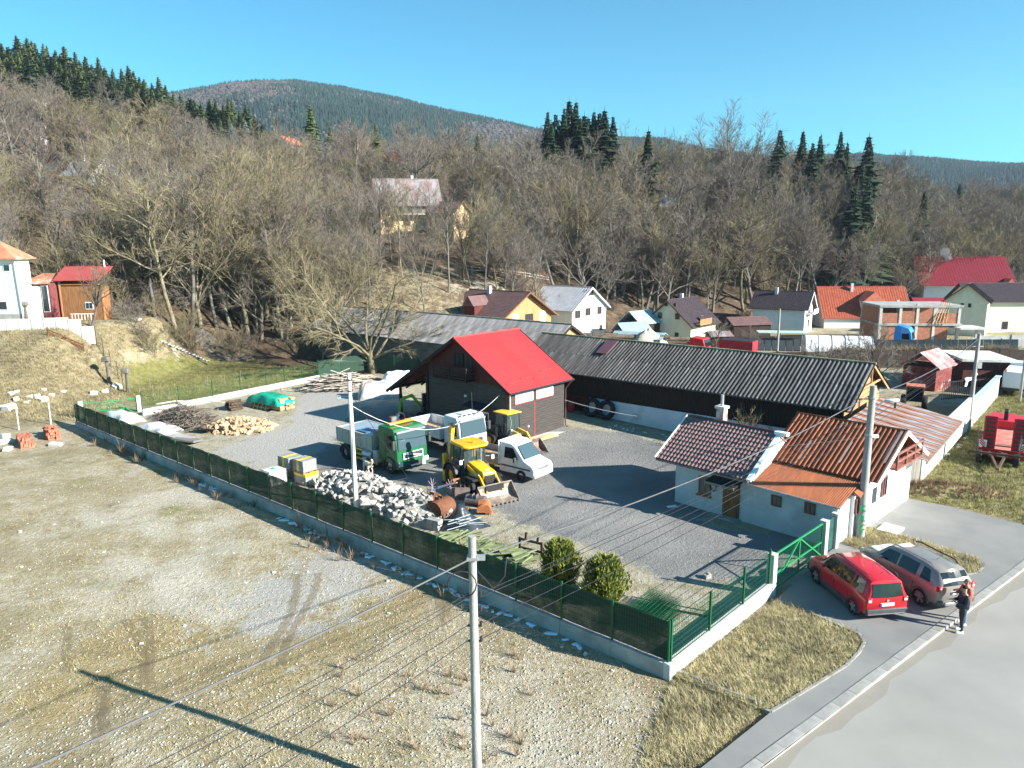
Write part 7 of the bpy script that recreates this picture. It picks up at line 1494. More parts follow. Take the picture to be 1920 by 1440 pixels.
def grow(seed, h, kind):
 r = np.random.default_rng(seed); big, mid, twig = [], [], []
 cfg = {'tall': dict(trunk=.82, n1=15, s1=.42, l1=.34, ang=(32, 58), n2=7, n3=6, n4=5, rad=.014, up=.10),
           'vase': dict(trunk=.42, n1=9, s1=.45, l1=.62, ang=(18, 42), n2=8, n3=7, n4=5, rad=.017, up=.12),
           'round': dict(trunk=.62, n1=14, s1=.30, l1=.44, ang=(35, 70), n2=7, n3=6, n4=5, rad=.017, up=.10),
           'willow': dict(trunk=.22, n1=8, s1=.5, l1=.72, ang=(25, 68), n2=9, n3=8, n4=5, rad=.035, up=.03),
           'bush': dict(trunk=.10, n1=11, s1=.2, l1=.8, ang=(8, 55), n2=6, n3=6, n4=3, rad=.010, up=.10),
           'pollard': dict(trunk=.42, n1=16, s1=.92, l1=.55, ang=(4, 45), n2=3, n3=3, n4=2, rad=.028, up=.10)}[kind]
 def unit(v): return v/(np.linalg.norm(v)+1e-9)
 def branch(p, d, l, rad, lev, k):
  pts = [p]; q = p; dd = d
  for i in range(k):
   dd = unit(dd+r.normal(0, .10 if lev == 0 else .16, 3)+np.array([0, 0, cfg['up'] if lev else .05])); q = q+dd*l/k; pts.append(q)
  rr = np.linspace(rad, rad*(.45 if lev < 2 else .35), k+1); dst = big if lev <= 1 else mid
  for i in range(k): dst.append((*pts[i], *pts[i+1], rr[i], rr[i+1]))
  return pts, rr
 def pos(pts, t):
  x = t*(len(pts)-1); i = min(int(x), len(pts)-2); f = x-i; return pts[i]*(1-f)+pts[i+1]*f, unit(pts[i+1]-pts[i])
 def side(d, lo, hi, az):
  a = unit(np.cross(d, [0.3, 0.2, 1.0] if abs(d[2]) < .95 else [1., 0, 0])); b = np.cross(d, a); t = math.radians(r.uniform(lo, hi)); return unit(d*math.cos(t)+(a*math.cos(az)+b*math.sin(az))*math.sin(t))
 R0 = cfg['rad']*h
 tp, tr = branch(np.zeros(3)-[0, 0, .4], np.array([r.normal(0, .05), r.normal(0, .05), 1.]), h*cfg['trunk'], R0, 0, 6)
 az = r.uniform(0, 6.28)
 for i in range(cfg['n1']):
  t = cfg['s1']+(1-cfg['s1'])*(i+r.random()*.8)/cfg['n1']; t = min(t, .99); p, d = pos(tp, t); az += 2.4
  l1 = h*cfg['l1']*(1.15-.55*(t if kind in ('tall', 'round') else .4))*r.uniform(.75, 1.15)
  b1, _ = branch(p, side(d, *cfg['ang'], az), l1, R0*.42*(1.1-.5*t), 1, 4)
  for j in range(cfg['n2']):
   t2 = .25+.75*(j+r.random())/cfg['n2']; p2, d2 = pos(b1, min(t2, .99)); l2 = l1*.46*(1.15-.6*t2)*r.uniform(.7, 1.2)
   b2, _ = branch(p2, side(d2, 25, 55, r.uniform(0, 6.28)), l2, max(.014, R0*.13), 2, 2)
   for k in range(cfg['n3']):
    t3 = .15+.85*(k+r.random())/cfg['n3']; p3, d3 = pos(b2, min(t3, .99)); l3 = l2*.55*(1.2-.5*t3)*r.uniform(.7, 1.2)
    dd = unit(side(d3, 20, 52, r.uniform(0, 6.28))+np.array([0, 0, .12 if kind != 'willow' else -.1])); e = p3+dd*l3; mid.append((*p3, *e, .014, .008))
    for q in range(cfg['n4']):
     t4 = .2+.8*r.random(); s = p3+(e-p3)*t4; d4 = unit(side(dd, 18, 50, r.uniform(0, 6.28))+np.array([0, 0, .15 if kind != 'willow' else -.2])); twig.append((*s, *(s+d4*l3*r.uniform(.5, .95))))
 return big, mid, twig
def twig_tris(tw, w_):
 S = np.array(tw); p0, p1 = S[:, :3], S[:, 3:]; d = p1-p0; n = len(S); rv = np.random.default_rng(1).normal(0, 1, (n, 3)); a = np.cross(d, rv); a /= np.linalg.norm(a, axis=1)[:, None]+1e-9
 V = np.stack([p0-a*w_, p0+a*w_, p1], 1).reshape(-1, 3); return V, np.arange(3*n).reshape(-1, 3)
def mix_mesh(name, parts, m):
 VV, loops, starts, tot, off = [], [], [], [], 0
 for V_, F_ in parts:
  if len(V_) == 0: continue
  VV.append(V_); loops.append((F_+off).ravel()); tot.append(np.full(len(F_), F_.shape[1])); off += len(V_)
 V_ = np.concatenate(VV); lp_ = np.concatenate(loops); tt = np.concatenate(tot); me = bpy.data.meshes.new(name)
 me.vertices.add(len(V_)); me.vertices.foreach_set('co', V_.astype(np.float32).ravel()); me.loops.add(len(lp_)); me.loops.foreach_set('vertex_index', lp_.astype(np.int32)); me.polygons.add(len(tt)); me.polygons.foreach_set('loop_start', (np.cumsum(tt)-tt).astype(np.int32)); me.update(calc_edges=True); me.materials.append(m); return me
M_trunk = mat('grey_tree_bark', (.145, .13, .11), .95, .25, 2.0, .3, 8, jitter=.25, stretch=(1, 1, .4)); M_twig = mat('grey_brown_twigs', (.156, .132, .11), .95, .15, .5, jitter=.28)
M_twy = mat('olive_yellow_twigs', (.19, .158, .095), .95, .15, .5, jitter=.2); M_trunky = mat('lichen_bark', (.185, .16, .10), .95, .25, 2.0, .3, 8, jitter=.2); M_twr = mat('reddish_twigs', (.155, .118, .094), .95, .15, .5, jitter=.25)
def proto(seed, h, kind, mt, mw, w_=.017):
 big, mid, tw = grow(seed, h, kind); thick = [s for s in big if s[6] > .0]
 return mix_mesh('trunk', [seg_tubes(thick, 6)], mt), mix_mesh('crown', [seg_tubes(mid, 3), twig_tris(tw, w_)], mw), h
PR = {'tall': [proto(11+i, 18, 'tall', M_trunk if i != 2 else M_trunky, [M_twig, M_twr, M_twy, M_twig][i]) for i in range(4)],
      'round': [proto(31+i, 15, 'round', M_trunk, [M_twig, M_twr, M_twig][i]) for i in range(3)],
      'vase': [proto(51+i, 15, 'vase', [M_trunk, M_trunky, M_trunk][i], [M_twig, M_twy, M_twy][i]) for i in range(3)],
      'bush': [proto(71+i, 4, 'bush', M_trunk, [M_twig, M_twy, M_twr][i], .013) for i in range(3)],
      'willow': [proto(91, 11, 'willow', M_trunky, M_twy, .019)], 'pollard': [proto(95+i, 5, 'pollard', M_trunk, M_twy, .01) for i in range(2)]}
first = {}
def tree(kind, idx, P, h, label, group=None, name='bare_tree', cat='tree', rz=None, sx=1.0):
 tm, cm_, h0 = PR[kind][idx % len(PR[kind])]; s = h/h0; o = thing(name, label, cat, P, random.uniform(0, 6.28) if rz is None else rz, group); o.scale = (s*sx, s*sx, s)
 t_ = inst('trunk', tm, o); c_ = inst('crown', cm_, o); first.setdefault((kind, idx % len(PR[kind])), (t_, c_)); return o
def conifer_mesh(seed, h, m, wide=.17, droop=.35, start=.08):
 r = np.random.default_rng(seed); V_, F_ = [], []
 z = h*start; k = 0
 while z < h*.985:
  t = z/h; L = h*wide*(1-t)**.8*r.uniform(.8, 1.15)+.12; nbr = max(4, int(8*(1-t*.45))); a0 = r.uniform(0, 6.28)
  for i in range(nbr):
   a = a0+2*math.pi*i/nbr+r.normal(0, .15); l = L*r.uniform(.5, 1.25); d = np.array([math.cos(a), math.sin(a), 0]); s = np.array([-d[1], d[0], 0]); w_ = l*.30+.06
   zz = z+r.normal(0, .08); p0 = np.array([0, 0, zz+.25*l]); p1 = d*l*.55+np.array([0, 0, zz-droop*l*.25]); p2 = d*l+np.array([0, 0, zz-droop*l*.55+.06*l])
   hang = np.array([0, 0, -.16*l-.08])
   V_ += [p0, p1+s*w_, p2, p1-s*w_, p1+hang+s*w_*.4, p2*.9+hang*.7]; F_ += [(k, k+1, k+2), (k, k+2, k+3), (k, k+4, k+5), (k+1, k+4, k+3)]; k += 6
  z += h*.030*(1.15-.5*t)+.10
 V_.append(np.array([-.05, 0, h*.93])); V_.append(np.array([.05, 0, h*.93])); V_.append(np.array([0, 0, h*1.02])); F_.append((k, k+1, k+2))
 me = np_mesh('crown', np.array(V_), np.array(F_)); me.materials.append(m)
 tk = MB().tube([(0, 0, -.5), (0, 0, h*.96)], [h*.014, .02], 6).mesh('trunk'); tk.materials.append(M_trunk); return tk, me, h
M_con = mat('dark_spruce', (.020, .040, .018), .9, .3, 1.2, jitter=.3); M_con2 = mat('sunlit_spruce', (.065, .088, .03), .9, .3, 1.2, jitter=.25); M_con3 = mat('blue_spruce', (.10, .15, .14), .9, .2, 1.2)
PRC = [conifer_mesh(1, 20, M_con, .21), conifer_mesh(2, 20, M_con, .18), conifer_mesh(3, 20, M_con2, .23), conifer_mesh(4, 20, M_con2, .2), conifer_mesh(5, 10, M_con3, .3), conifer_mesh(6, 20, M_con, .17, .3, .3)]
def conifer(idx, P, h, label, group=None, name='spruce_tree', sx=1.0):
 tk, cm_, h0 = PRC[idx]; s = h/h0; o = thing(name, label, 'tree', P, random.uniform(0, 6.28), group); o.scale = (s*sx, s*sx, s); inst('trunk', tk, o); inst('crown', cm_, o); return o
def con_px(px, ptop, D, idx, label, group=None, sx=1.0):
 q = atD(px, ptop, D); g = tz(q.x, q.y); return conifer(idx, Vector((q.x, q.y, g-.3)), max(6, q.z-g+.3), label, group, sx=sx)
for px, py, D in ((1027, 203, 180), (1042, 208, 186), (1058, 196, 182), (1068, 182, 188), (1080, 184, 183), (1096, 210, 180), (1104, 215, 187), (1114, 203, 182), (1124, 205, 188), (1134, 200, 181), (1150, 212, 186), (1034, 225, 178), (1088, 215, 179)):
 con_px(px, py, D, random.choice((0, 1, 0)), 'tall dark spruce in the dense clump on the hilltop behind the grey shed', 'spruces in the hilltop clump', random.uniform(1.0, 1.6))
for px, py, D in ((1464, 237, 192), (1507, 240, 195), (1540, 248, 190), (1578, 240, 192), (1590, 262, 188), (1631, 248, 176), (1618, 300, 172), (1604, 345, 160), (1630, 330, 165), (1525, 262, 186)):
 con_px(px, py, D, random.choice((1, 5, 0)), 'dark slender fir rising from the bare wood on the right hilltop', 'firs on the right hilltop', random.uniform(.95, 1.5))
con_px(1451, 310, 168, 0, 'lone full dark spruce standing in the middle of the bare slope', sx=1.25); con_px(1216, 238, 165, 0, 'single dark spruce right of the hilltop clump', sx=1.2)
con_px(1735, 352, 180, 5, 'dark ragged fir on the slope above the red tiled house', sx=1.2); con_px(580, 187, 215, 2, 'tall sunlit spruce above the village left of the far mountain'); con_px(617, 225, 222, 2, 'small spruce right of the tall sunlit spruce'); con_px(703, 225, 205, 2, 'sunlit spruce above the yellow house')
con_px(895, 246, 188, 2, 'spruce just right of the big brown bare tree'); con_px(842, 258, 186, 2, 'spruce just left of the big brown bare tree'); con_px(800, 268, 190, 3, 'low sunlit spruce left of the big brown bare tree')
con_px(433, 228, 225, 4, 'pale blue spruce at the left end of the village'); con_px(458, 220, 228, 4, 'pale blue spruce at the right end of the conifer wood'); con_px(8, 312, 150, 4, 'pale blue spruce at the left picture edge')
con_px(1705, 340, 230, 0, 'small distant fir on the right skyline'); con_px(1800, 340, 235, 0, 'tiny distant fir farther right on the skyline')
crest_px = [(-40, 58), (0, 60), (90, 72), (143, 90), (190, 102), (240, 120), (297, 132), (317, 147), (367, 173), (430, 180), (467, 193), (500, 238)]
cpx, cpy = [p[0] for p in crest_px], [p[1] for p in crest_px]
grp = 'conifers on the upper left hill'
for px in np.cumsum([random.uniform(5, 17) for _ in range(48)])-35:
 D = 290+random.uniform(-14, 8); q = atD(px, float(np.interp(px, cpx, cpy))+random.uniform(-4, 22), D); g = tz(q.x, q.y); conifer(random.choice((2, 3, 2)), Vector((q.x, q.y, g-.3)), min(30, max(13, q.z-g)), 'green spruce on the skyline of the upper left hill', grp, sx=random.uniform(1.1, 1.7))
n_ = 0
while n_ < 150:
 px = random.uniform(-40, 500); D = random.uniform(225, 288); lim = np.interp(px, [-40, 150, 260, 350, 500], [235, 255, 262, 255, 228])
 if D < lim: continue
 q = atD(px, 300, D); g = tz(q.x, q.y); n_ += 1
 conifer(random.choice((2, 3, 0)), Vector((q.x, q.y, g-.3)), random.uniform(15, 21), 'green spruce in the conifer wood on the upper left hill', grp, sx=random.uniform(1.2, 1.9))
wl0 = GT(700, 700); tree('willow', 0, wl0, 14.5, 'large spreading olive willow in front of the grey shed', rz=.6, name='willow_tree', sx=1.1)
wl1 = GT(606, 678); tree('willow', 0, wl1, 11.5, 'leaning bare willow at the left end of the grey shed', rz=2.5, name='willow_tree', sx=.7)
def tr_px(px, ptop, D, kind, idx, label, group=None, sx=1.0, name='bare_tree'):
 q = atD(px, ptop, D); g = tz(q.x, q.y); return tree(kind, idx, Vector((q.x, q.y, g-.2)), max(3, q.z-g), label, group, sx=sx, name=name)
tr_px(870, 200, 178, 'round', 1, 'big rounded brown bare tree on the hill beside spruces', sx=1.0); tr_px(1380, 212, 185, 'vase', 0, 'broad fan shaped bare tree on the right skyline', sx=1.15); tr_px(1185, 228, 195, 'vase', 2, 'pale slender birch right of the spruce clump', sx=.8)
tr_px(1658, 560, 62, 'round', 0, 'bare tree behind the right end of the black shed', sx=.75); tr_px(1412, 738, 47, 'bush', 1, 'bare shrub between the tiled house and the black shed', name='bare_shrub', sx=.7)
tr_px(1345, 575, 100, 'round', 0, 'bare garden tree beside the cream house', sx=.8); tr_px(1560, 610, 72, 'bush', 0, 'bare shrub behind the black shed ridge', name='bare_shrub'); tr_px(1400, 590, 95, 'round', 2, 'bare tree in front of the panel frames', sx=.9); tr_px(1110, 590, 92, 'bush', 0, 'small bare tree in front of the white gable house', name='bare_shrub')
tr_px(150, 470, 74, 'pollard', 0, 'pollarded tree in front of the red roofed cabin', name='pollard_tree')
for i, (px, py, lb) in enumerate(((205, 650, 'knobbly pollard stump halfway down the bank'), (240, 692, 'knobbly pollard stump by the far green gate'), (36, 545, 'knobbly pollard trunk in front of the white house'), (50, 560, 'thin pollard trunk right of the knobbly one'))):
 q = GT(px, [725, 735, 604, 606][i]); h = [2.9, 2.2, 3.0, 2.2][i]; o = thing('pollard_stump', lb, 'tree', q)
 MB().tube([(0, 0, -.3), (.05, 0, h*.5), (0, .05, h*.9)], [.2, .16, .15], 8).build('trunk', M_trunk, o); me = hull(400+i, (.75, .75, .5), .2, 14); me.materials.append(M_trunk); inst('crown', me, o, (0, 0, h*.95))
for i, (px, pb, pt) in enumerate(((62, 600, 430), (118, 590, 430), (152, 585, 410), (178, 580, 420), (207, 580, 400), (262, 600, 330), (300, 600, 300), (350, 600, 330), (385, 605, 360), (440, 632, 330), (462, 615, 350), (512, 640, 370), (528, 618, 340), (560, 640, 420), (330, 590, 290), (232, 585, 420), (410, 600, 330), (480, 600, 330))):
 q = GT(px, pb); D = max(q.y, 84); t = atD(px, pt, D); g = tz(t.x, D); tree(*random.choice((('tall', 0), ('tall', 1), ('tall', 2), ('vase', 1), ('tall', 3))), Vector((t.x, D, g-.2)), min(24, t.z-g), 'tall bare tree at the edge of the wood above the lawn', 'bare trees along the wood edge')
for i, (px, pt, D, k) in enumerate(((705, 300, 112, 'tall'), (728, 330, 118, 'tall'), (748, 320, 110, 'tall'), (772, 345, 121, 'vase'), (812, 330, 116, 'tall'), (835, 340, 108, 'tall'), (660, 330, 105, 'vase'), (880, 360, 112, 'tall'), (905, 380, 110, 'tall'), (790, 400, 100, 'vase'), (930, 390, 112, 'tall'))): tr_px(px, pt, D, k, i, 'slender bare tree on the meadow slope below the yellow hill house', 'slender trees below the yellow house', sx=.7)
for px, pb in ((250, 615), (275, 640), (330, 640), (365, 660), (420, 650), (290, 670)):
 q = GT(px, pb); tree('bush', random.randrange(3), q, random.uniform(3, 5), 'bare orchard shrub on the slope beside the lawn', 'bare shrubs beside the lawn', name='bare_shrub')
clear = [(-62, -34, 62, 84), (-30, -4, 128, 146), (-18, 5, 86, 112)]
cands = []
SIGHT = [(690, 870, 95, 150, .86), (40, 250, 84, 172, .84), (0, 60, 120, 192, .6), (420, 480, 130, 216, .6), (520, 560, 150, 226, .6), (600, 670, 120, 192, .7), (715, 800, 150, 222, .7), (905, 1000, 150, 210, .7), (1015, 1050, 110, 152, .7), (270, 380, 130, 202, .5)]
while len(cands) < 2300:
 u = rng.uniform(-.80, .80); D = 84+rng.random()**.85*180; x = u*D; ft = float(np.interp(u, UU, FOOT)); cd = float(np.interp(u, UU, CRD))
 if D < ft+2 or D > cd+18: continue
 if u < -.24 and D > 192: continue
 if u < -.36 and D > np.interp(960+u*1333, [-100, 150, 260, 350, 500], [225, 250, 258, 250, 222]): continue
 if any(a < x < b and c < D < d for a, b, c, d in clear): continue
 px = 960+u*1333
 if any(a < px < b and c < D < d and rng.random() < e for a, b, c, d, e in SIGHT): continue
 if u < -.05 and rng.random() < .38: continue
 if -.28 < u < .02 and D > 140 and rng.random() < .45: continue
 cands.append((D, x, u))
cands.sort(); keep = []; grid = {}
for D, x, u in cands:
 k = (int(x//3.7), int(D//3.7))
 if any((k[0]+i, k[1]+j) in grid for i in (-0, 0) for j in (0,)): continue
 grid[k] = 1; keep.append((D, x, u))
kinds = [('tall', 0), ('tall', 1), ('tall', 2), ('tall', 3), ('round', 0), ('round', 1), ('round', 2), ('vase', 0), ('vase', 1), ('vase', 2)]
def pick(u, D):
 w_ = [4, 3, 1.5, 4, 2, 2, 2, 1.5, 1.0, .6] if u > .0 else [2.5, 2, 2.5, 3, 1.5, 1.5, 1.5, 1.5, 2.5, 2.0]
 return kinds[random.choices(range(10), w_)[0]]
NEAR = 235
for i, (D, x, u) in enumerate(keep[:NEAR]):
 k, j = pick(u, D); h = random.uniform(15, 23) if u > .05 else random.uniform(11, 19); 
 if -.3 < u < .03: h *= .72
 tree(k, j, Vector((x, D, tz(x, D)-.2)), h, 'bare tree standing in the leafless wood on the hillside', 'bare trees of the hillside wood', sx=random.uniform(.85, 1.15))
rest = keep[NEAR:]
def gn_points(name, pts, attrs, objs_sets, label, cat, smin, smax, sxy=(1, 1)):
 me = bpy.data.meshes.new(name); me.from_pydata(pts, [], []); me.update(); o = bpy.data.objects.new(name, me); C.objects.link(o); tag(o, label, cat, kind='stuff')
 ng = bpy.data.node_groups.new(name, 'GeometryNodeTree'); ng.interface.new_socket('Geometry', in_out='INPUT', socket_type='NodeSocketGeometry'); ng.interface.new_socket('Geometry', in_out='OUTPUT', socket_type='NodeSocketGeometry')
 nd, lk = ng.nodes, ng.links; gi, go = nd.new('NodeGroupInput'), nd.new('NodeGroupOutput'); m2p = nd.new('GeometryNodeMeshToPoints'); lk.new(gi.outputs[0], m2p.inputs[0]); iop = nd.new('GeometryNodeInstanceOnPoints'); lk.new(m2p.outputs[0], iop.inputs['Points'])
 return o, ng, nd, lk, iop, go
def gn_finish(o, ng, nd, lk, iop, go, smin, smax):
 rv = nd.new('FunctionNodeRandomValue'); rv.data_type = 'FLOAT'; rv.inputs[2].default_value = smin; rv.inputs[3].default_value = smax; lk.new(rv.outputs[1], iop.inputs['Scale'])
 rr = nd.new('FunctionNodeRandomValue'); rr.data_type = 'FLOAT_VECTOR'; rr.inputs[0].default_value = (0, 0, 0); rr.inputs[1].default_value = (0, 0, 6.283); rr.inputs['Seed'].default_value = 3; lk.new(rr.outputs[0], iop.inputs['Rotation'])
 lk.new(iop.outputs[0], go.inputs[0]); md = o.modifiers.new('scatter', 'NODES'); md.node_group = ng
def gn_trees(name, pts, keys, label, cat, smin, smax):
 o, ng, nd, lk, iop, go = gn_points(name, pts, None, None, label, cat, smin, smax); jn = nd.new('GeometryNodeJoinGeometry')
 for k in keys:
  t_, c_ = first[k]; j1 = nd.new('GeometryNodeJoinGeometry')
  for ob in (c_, t_): oi = nd.new('GeometryNodeObjectInfo'); oi.inputs['Object'].default_value = ob; oi.inputs['As Instance'].default_value = True; lk.new(oi.outputs['Geometry'], j1.inputs[0])
  g2 = nd.new('GeometryNodeGeometryToInstance'); lk.new(j1.outputs[0], g2.inputs[0]); lk.new(g2.outputs[0], jn.inputs[0])
 lk.new(jn.outputs[0], iop.inputs['Instance']); iop.inputs['Pick Instance'].default_value = True; gn_finish(o, ng, nd, lk, iop, go, smin, smax); return o
gn_trees('bare_wood', [(x, D, tz(x, D)-.3) for D, x, u in rest], [k for k in kinds if k in first], 'leafless wood covering the upper hillside behind the nearer trees', 'wood', .7, 1.3)
bpts = []
for _ in range(400):
 u = rng.uniform(-.80, .80); D = 84+rng.random()**1.5*120; x = u*D; ft = float(np.interp(u, UU, FOOT))
 if D < ft-3 or any(a < x < b and c < D < d for a, b, c, d in clear): continue
 bpts.append((x, D, tz(x, D)-.1))
gn_trees('undergrowth', bpts, [('bush', i) for i in range(3) if ('bush', i) in first], 'bare undergrowth and saplings on the hillside', 'undergrowth', .5, 1.5)
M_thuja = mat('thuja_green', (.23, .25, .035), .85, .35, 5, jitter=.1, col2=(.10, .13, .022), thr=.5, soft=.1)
def thuja(label, P, h, w_):
 o = thing('thuja_bush', label, 'shrub', P); r = np.random.default_rng(int(P.x*10)); V_, F_ = [], []; k = 0
 for i in range(3200):
  t = r.random(); a = r.uniform(0, 6.28); prof = math.sin(math.pi*min(1, .14+.80*t))**.55; rad = w_/2*prof*(1+.2*math.sin(a*5+t*5)+.12*math.sin(a*11))*(.6+.42*r.random()); c = np.array([rad*math.cos(a), rad*math.sin(a), h*t*.97+.02]); 
  d = np.array([math.cos(a)*.45+r.normal(0, .25), math.sin(a)*.45+r.normal(0, .25), 1.0]); d /= np.linalg.norm(d); s = np.cross(d, r.normal(0, 1, 3)); s /= np.linalg.norm(s); l = .11*r.uniform(.6, 1.4)
  V_ += [c-s*.035, c+s*.035, c+d*l*1.5]; F_.append((k, k+1, k+2)); k += 3
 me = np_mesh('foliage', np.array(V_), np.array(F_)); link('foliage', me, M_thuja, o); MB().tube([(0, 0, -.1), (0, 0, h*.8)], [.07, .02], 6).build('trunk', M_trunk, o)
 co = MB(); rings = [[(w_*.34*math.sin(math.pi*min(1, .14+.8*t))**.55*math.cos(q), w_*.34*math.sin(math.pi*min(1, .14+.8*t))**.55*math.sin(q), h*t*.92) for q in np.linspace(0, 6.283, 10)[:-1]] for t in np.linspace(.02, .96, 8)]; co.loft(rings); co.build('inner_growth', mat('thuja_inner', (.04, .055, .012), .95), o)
th1, th2 = GT(1050, 1098), GT(1133, 1128)
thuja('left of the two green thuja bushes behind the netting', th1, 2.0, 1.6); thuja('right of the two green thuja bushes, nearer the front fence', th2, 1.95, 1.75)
# ------------------------------------------------------------------ village and hill houses
M_cream = mat('cream_render', (.70, .66, .50), .9, .04, 1); M_wht = mat('house_white', (.80, .79, .75), .9, .04, 1); M_yelh = mat('yellow_render', (.72, .52, .27), .9, .05, 1); M_pink = mat('pale_pink_render', (.62, .45, .4), .9, .05, 1)
M_rbrn = mat('brown_metal_roof', (.13, .075, .07), .6, .12, 1.5); M_rdk = mat('dark_tile_roof', (.055, .04, .045), .55, .2, 2); M_rred = mat('red_tile_roof', (.33, .075, .035), .7, .15, 2); M_rdred = mat('dark_red_roof', (.22, .025, .035), .5, .12, 2); M_rgal = mat('galvanised_roof', (.50, .51, .54), .4, .1, 1, metal=.4); M_rmix = mat('patchy_tin_roof', (.26, .25, .26), .85, .15, .8, col2=(.19, .125, .11), thr=.5, soft=.1, stretch=(2, .6, 1))
M_orange = mat('orange_house_boards', (.44, .215, .095), .8, .15, 2, stretch=(5, 5, .6)); M_rsal = mat('salmon_roof', (.55, .16, .10), .6, .1, 2)
def house(name, label, px, D, az, L_, W_, pe, pr, wall, roof, tneg=True, ov=.5, wins=(), gwins=(), rib=0, zg=None, chimney=True, gable_m=None, grp=None, ribm=None):
 q = atD(px, pe, D); he = q.z; rr_ = atD(px, pr, D); g = tz(q.x, D) if zg is None else zg; g = max(min(g, he-2.0), he-(4.7 if D > 129 and px < 1100 else 6.2))
 o = thing(name, label, 'house', (q.x, D, g), R(az), grp); hw = he-g; tt0, tt1 = (-W_, 0) if tneg else (0, W_); tm = (tt0+tt1)/2
 rp_ = local((q.x, D), az)(0, tm); k = rp_.y/ray(px, pr).y; hr = CAM_H+ray(px, pr).z*k-g; hr = max(hr, hw+1.4)
 zl_ = min(-1.5, min(tz(q.x, D), tz(rp_.x, rp_.y))-g-.8); mb = MB(); mb.bx(0, L_, tt0, tt1, zl_, hw); mb.prism([(tt0, hw), (tt1, hw), (tm, hr-.12)], 'x', .0, L_); mb.build('wall', wall, o)
 if gable_m:
  k = 14
  for i in range(k):
   a, b_ = tt0+W_*i/k, tt0+W_*(i+1)/k; mm_ = (a+b_)/2; MB().bx(-.03, .02, a+.01, b_-.01, hw*.0, hw+(hr-hw)*(1-abs(mm_-tm)/(W_/2))-.25).build('gable_board', gable_m, o)
 sl = (hr-hw)/(W_/2)
 for sg in (-1, 1):
  te = tm+sg*(W_/2+ov); ze = hw-sl*ov; th = .1
  nrm = 1
  mb = MB(); P = [(-ov, te, ze), (L_+ov, te, ze), (L_+ov, tm, hr), (-ov, tm, hr)]; mb.add([(x, y, z+th) for x, y, z in P]+P, [(0, 1, 2, 3), (7, 6, 5, 4), (0, 4, 5, 1), (1, 5, 6, 2), (2, 6, 7, 3), (3, 7, 4, 0)]); ro = mb.build('roof_slope', roof, o)
  if rib:
   n = int((L_+2*ov)/rib)
   for i in range(n+1): x = -ov+(L_+2*ov)*i/n; MB().bar((x, te, ze+th+.02), (x, tm, hr+th+.02), .05, .05).build('roof_rib', ribm or roof, ro)
  MB().bar((-ov-.02, te, ze+.0), (-ov-.02, tm, hr+.0), .05, .2).build('bargeboard', M_brownf if wall is not M_wht else M_white, o)
 MB().tube([(-ov, tm, hr+.1), (L_+ov, tm, hr+.1)], .09, 6).build('ridge_cap', roof, o)
 if chimney: c_ = MB().bx(L_*.6, L_*.6+.5, tm+.4, tm+.9, hr-1.2, hr+.8).build('chimney', M_oldst, o)
 for (tf, zf, w_, h_) in gwins: window(o, (-.03, tt0+W_*tf, hw*0+zf), w_, h_, '-y', M_brownf, M_glass, depth=.05, fw=.09, mull=1 if w_ > .8 else 0)
 for (sf, zf, w_, h_) in wins:
  if tneg:
   wo = MB().bx(L_*sf-w_/2, L_*sf+w_/2, .0, .05, zf-h_/2, zf+h_/2).build('window', M_brownf, o); MB().bx(L_*sf-w_/2+.09, L_*sf+w_/2-.09, .05, .07, zf-h_/2+.09, zf+h_/2-.09).build('pane', M_glass, wo)
  else: window(o, (L_*sf, -.03, zf), w_, h_, 'x', M_brownf, M_glass, depth=.05, fw=.09, mull=1)
 return o
h1 = house('brown_roofed_house', 'unfinished wooden house with wide brown roof and small dormer behind the grey shed', 937, 98, 139, 10.5, 11.5, 598, 549, M_orange, M_rbrn, ov=.8, gwins=(), gable_m=M_orange)
for tf in (.28, .82): MB().bx(-.07, -.02, -11.5*tf-.7, -11.5*tf+.7, 2.7, 4.4).build('white_shutter', M_white, h1)
MB().bx(-.07, -.02, -11.5*.55-.9, -11.5*.55+.9, 1.2, 4.2).build('opening_shade_panel', M_black, h1)  # solid black panel paints the dark inside of an opening
dm = MB().prism([(1.2, 5.8), (3.4, 5.8), (2.3, 7.2)], 'y', -3.4, .2).build('dormer_roof', M_rbrn, h1)
dm.location = (3.6, 0, -.3); MB().bx(4.9, 6.9, -2.0, -.1, 4.2, 5.6).build('dormer_wall', M_dred, h1)
house('white_gable_house', 'white two storey house with ribbed light metal roof behind the sheds', 1073, 116, 139, 9, 9.8, 580, 540, M_wht, M_rgal, ov=.6, gwins=((.85, 4.2, 1.5, 1.3), (.55, 4.4, 1.5, 1.3), (.2, 4.4, 1.3, 1.3), (.5, 7.6, 2.0, 1.1), (.15, 1.4, .9, .9)), rib=.55, chimney=False)
h3 = house('cream_house', 'cream house with steep dark brown roof and wooden balcony', 1296, 116, 50, 9.5, 8.4, 608, 563, M_cream, M_rdk, tneg=False, ov=.7, gwins=((.36, 6.3, .5, .6), (.55, 6.3, .5, .6), (.3, 4.4, .8, 1.0), (.68, 4.4, .8, 1.0), (.3, 1.3, .7, .8), (.68, 1.3, .7, .8)), wins=((.4, 3.8, 1.0, 1.2),), rib=.4)
MB().bx(1.0, 5.0, -1.2, -.05, 3.0, 3.15).build('balcony_floor', M_orange, h3)
for i in range(9): MB().bx(1.0+.5*i-.17, 1.0+.5*i+.17, -1.22, -1.18, 3.15, 4.0).build('balcony_board', M_orange, h3)
h4 = house('dark_roofed_house', 'white house with dark purple brown roof and balcony gable', 1510, 128, 147, 9.2, 7.0, 577, 548, M_wht, M_rdk, ov=.7, gwins=((.5, 4.6, 1.6, 1.8), (.5, 1.6, 1.4, 1.4)), rib=.4)
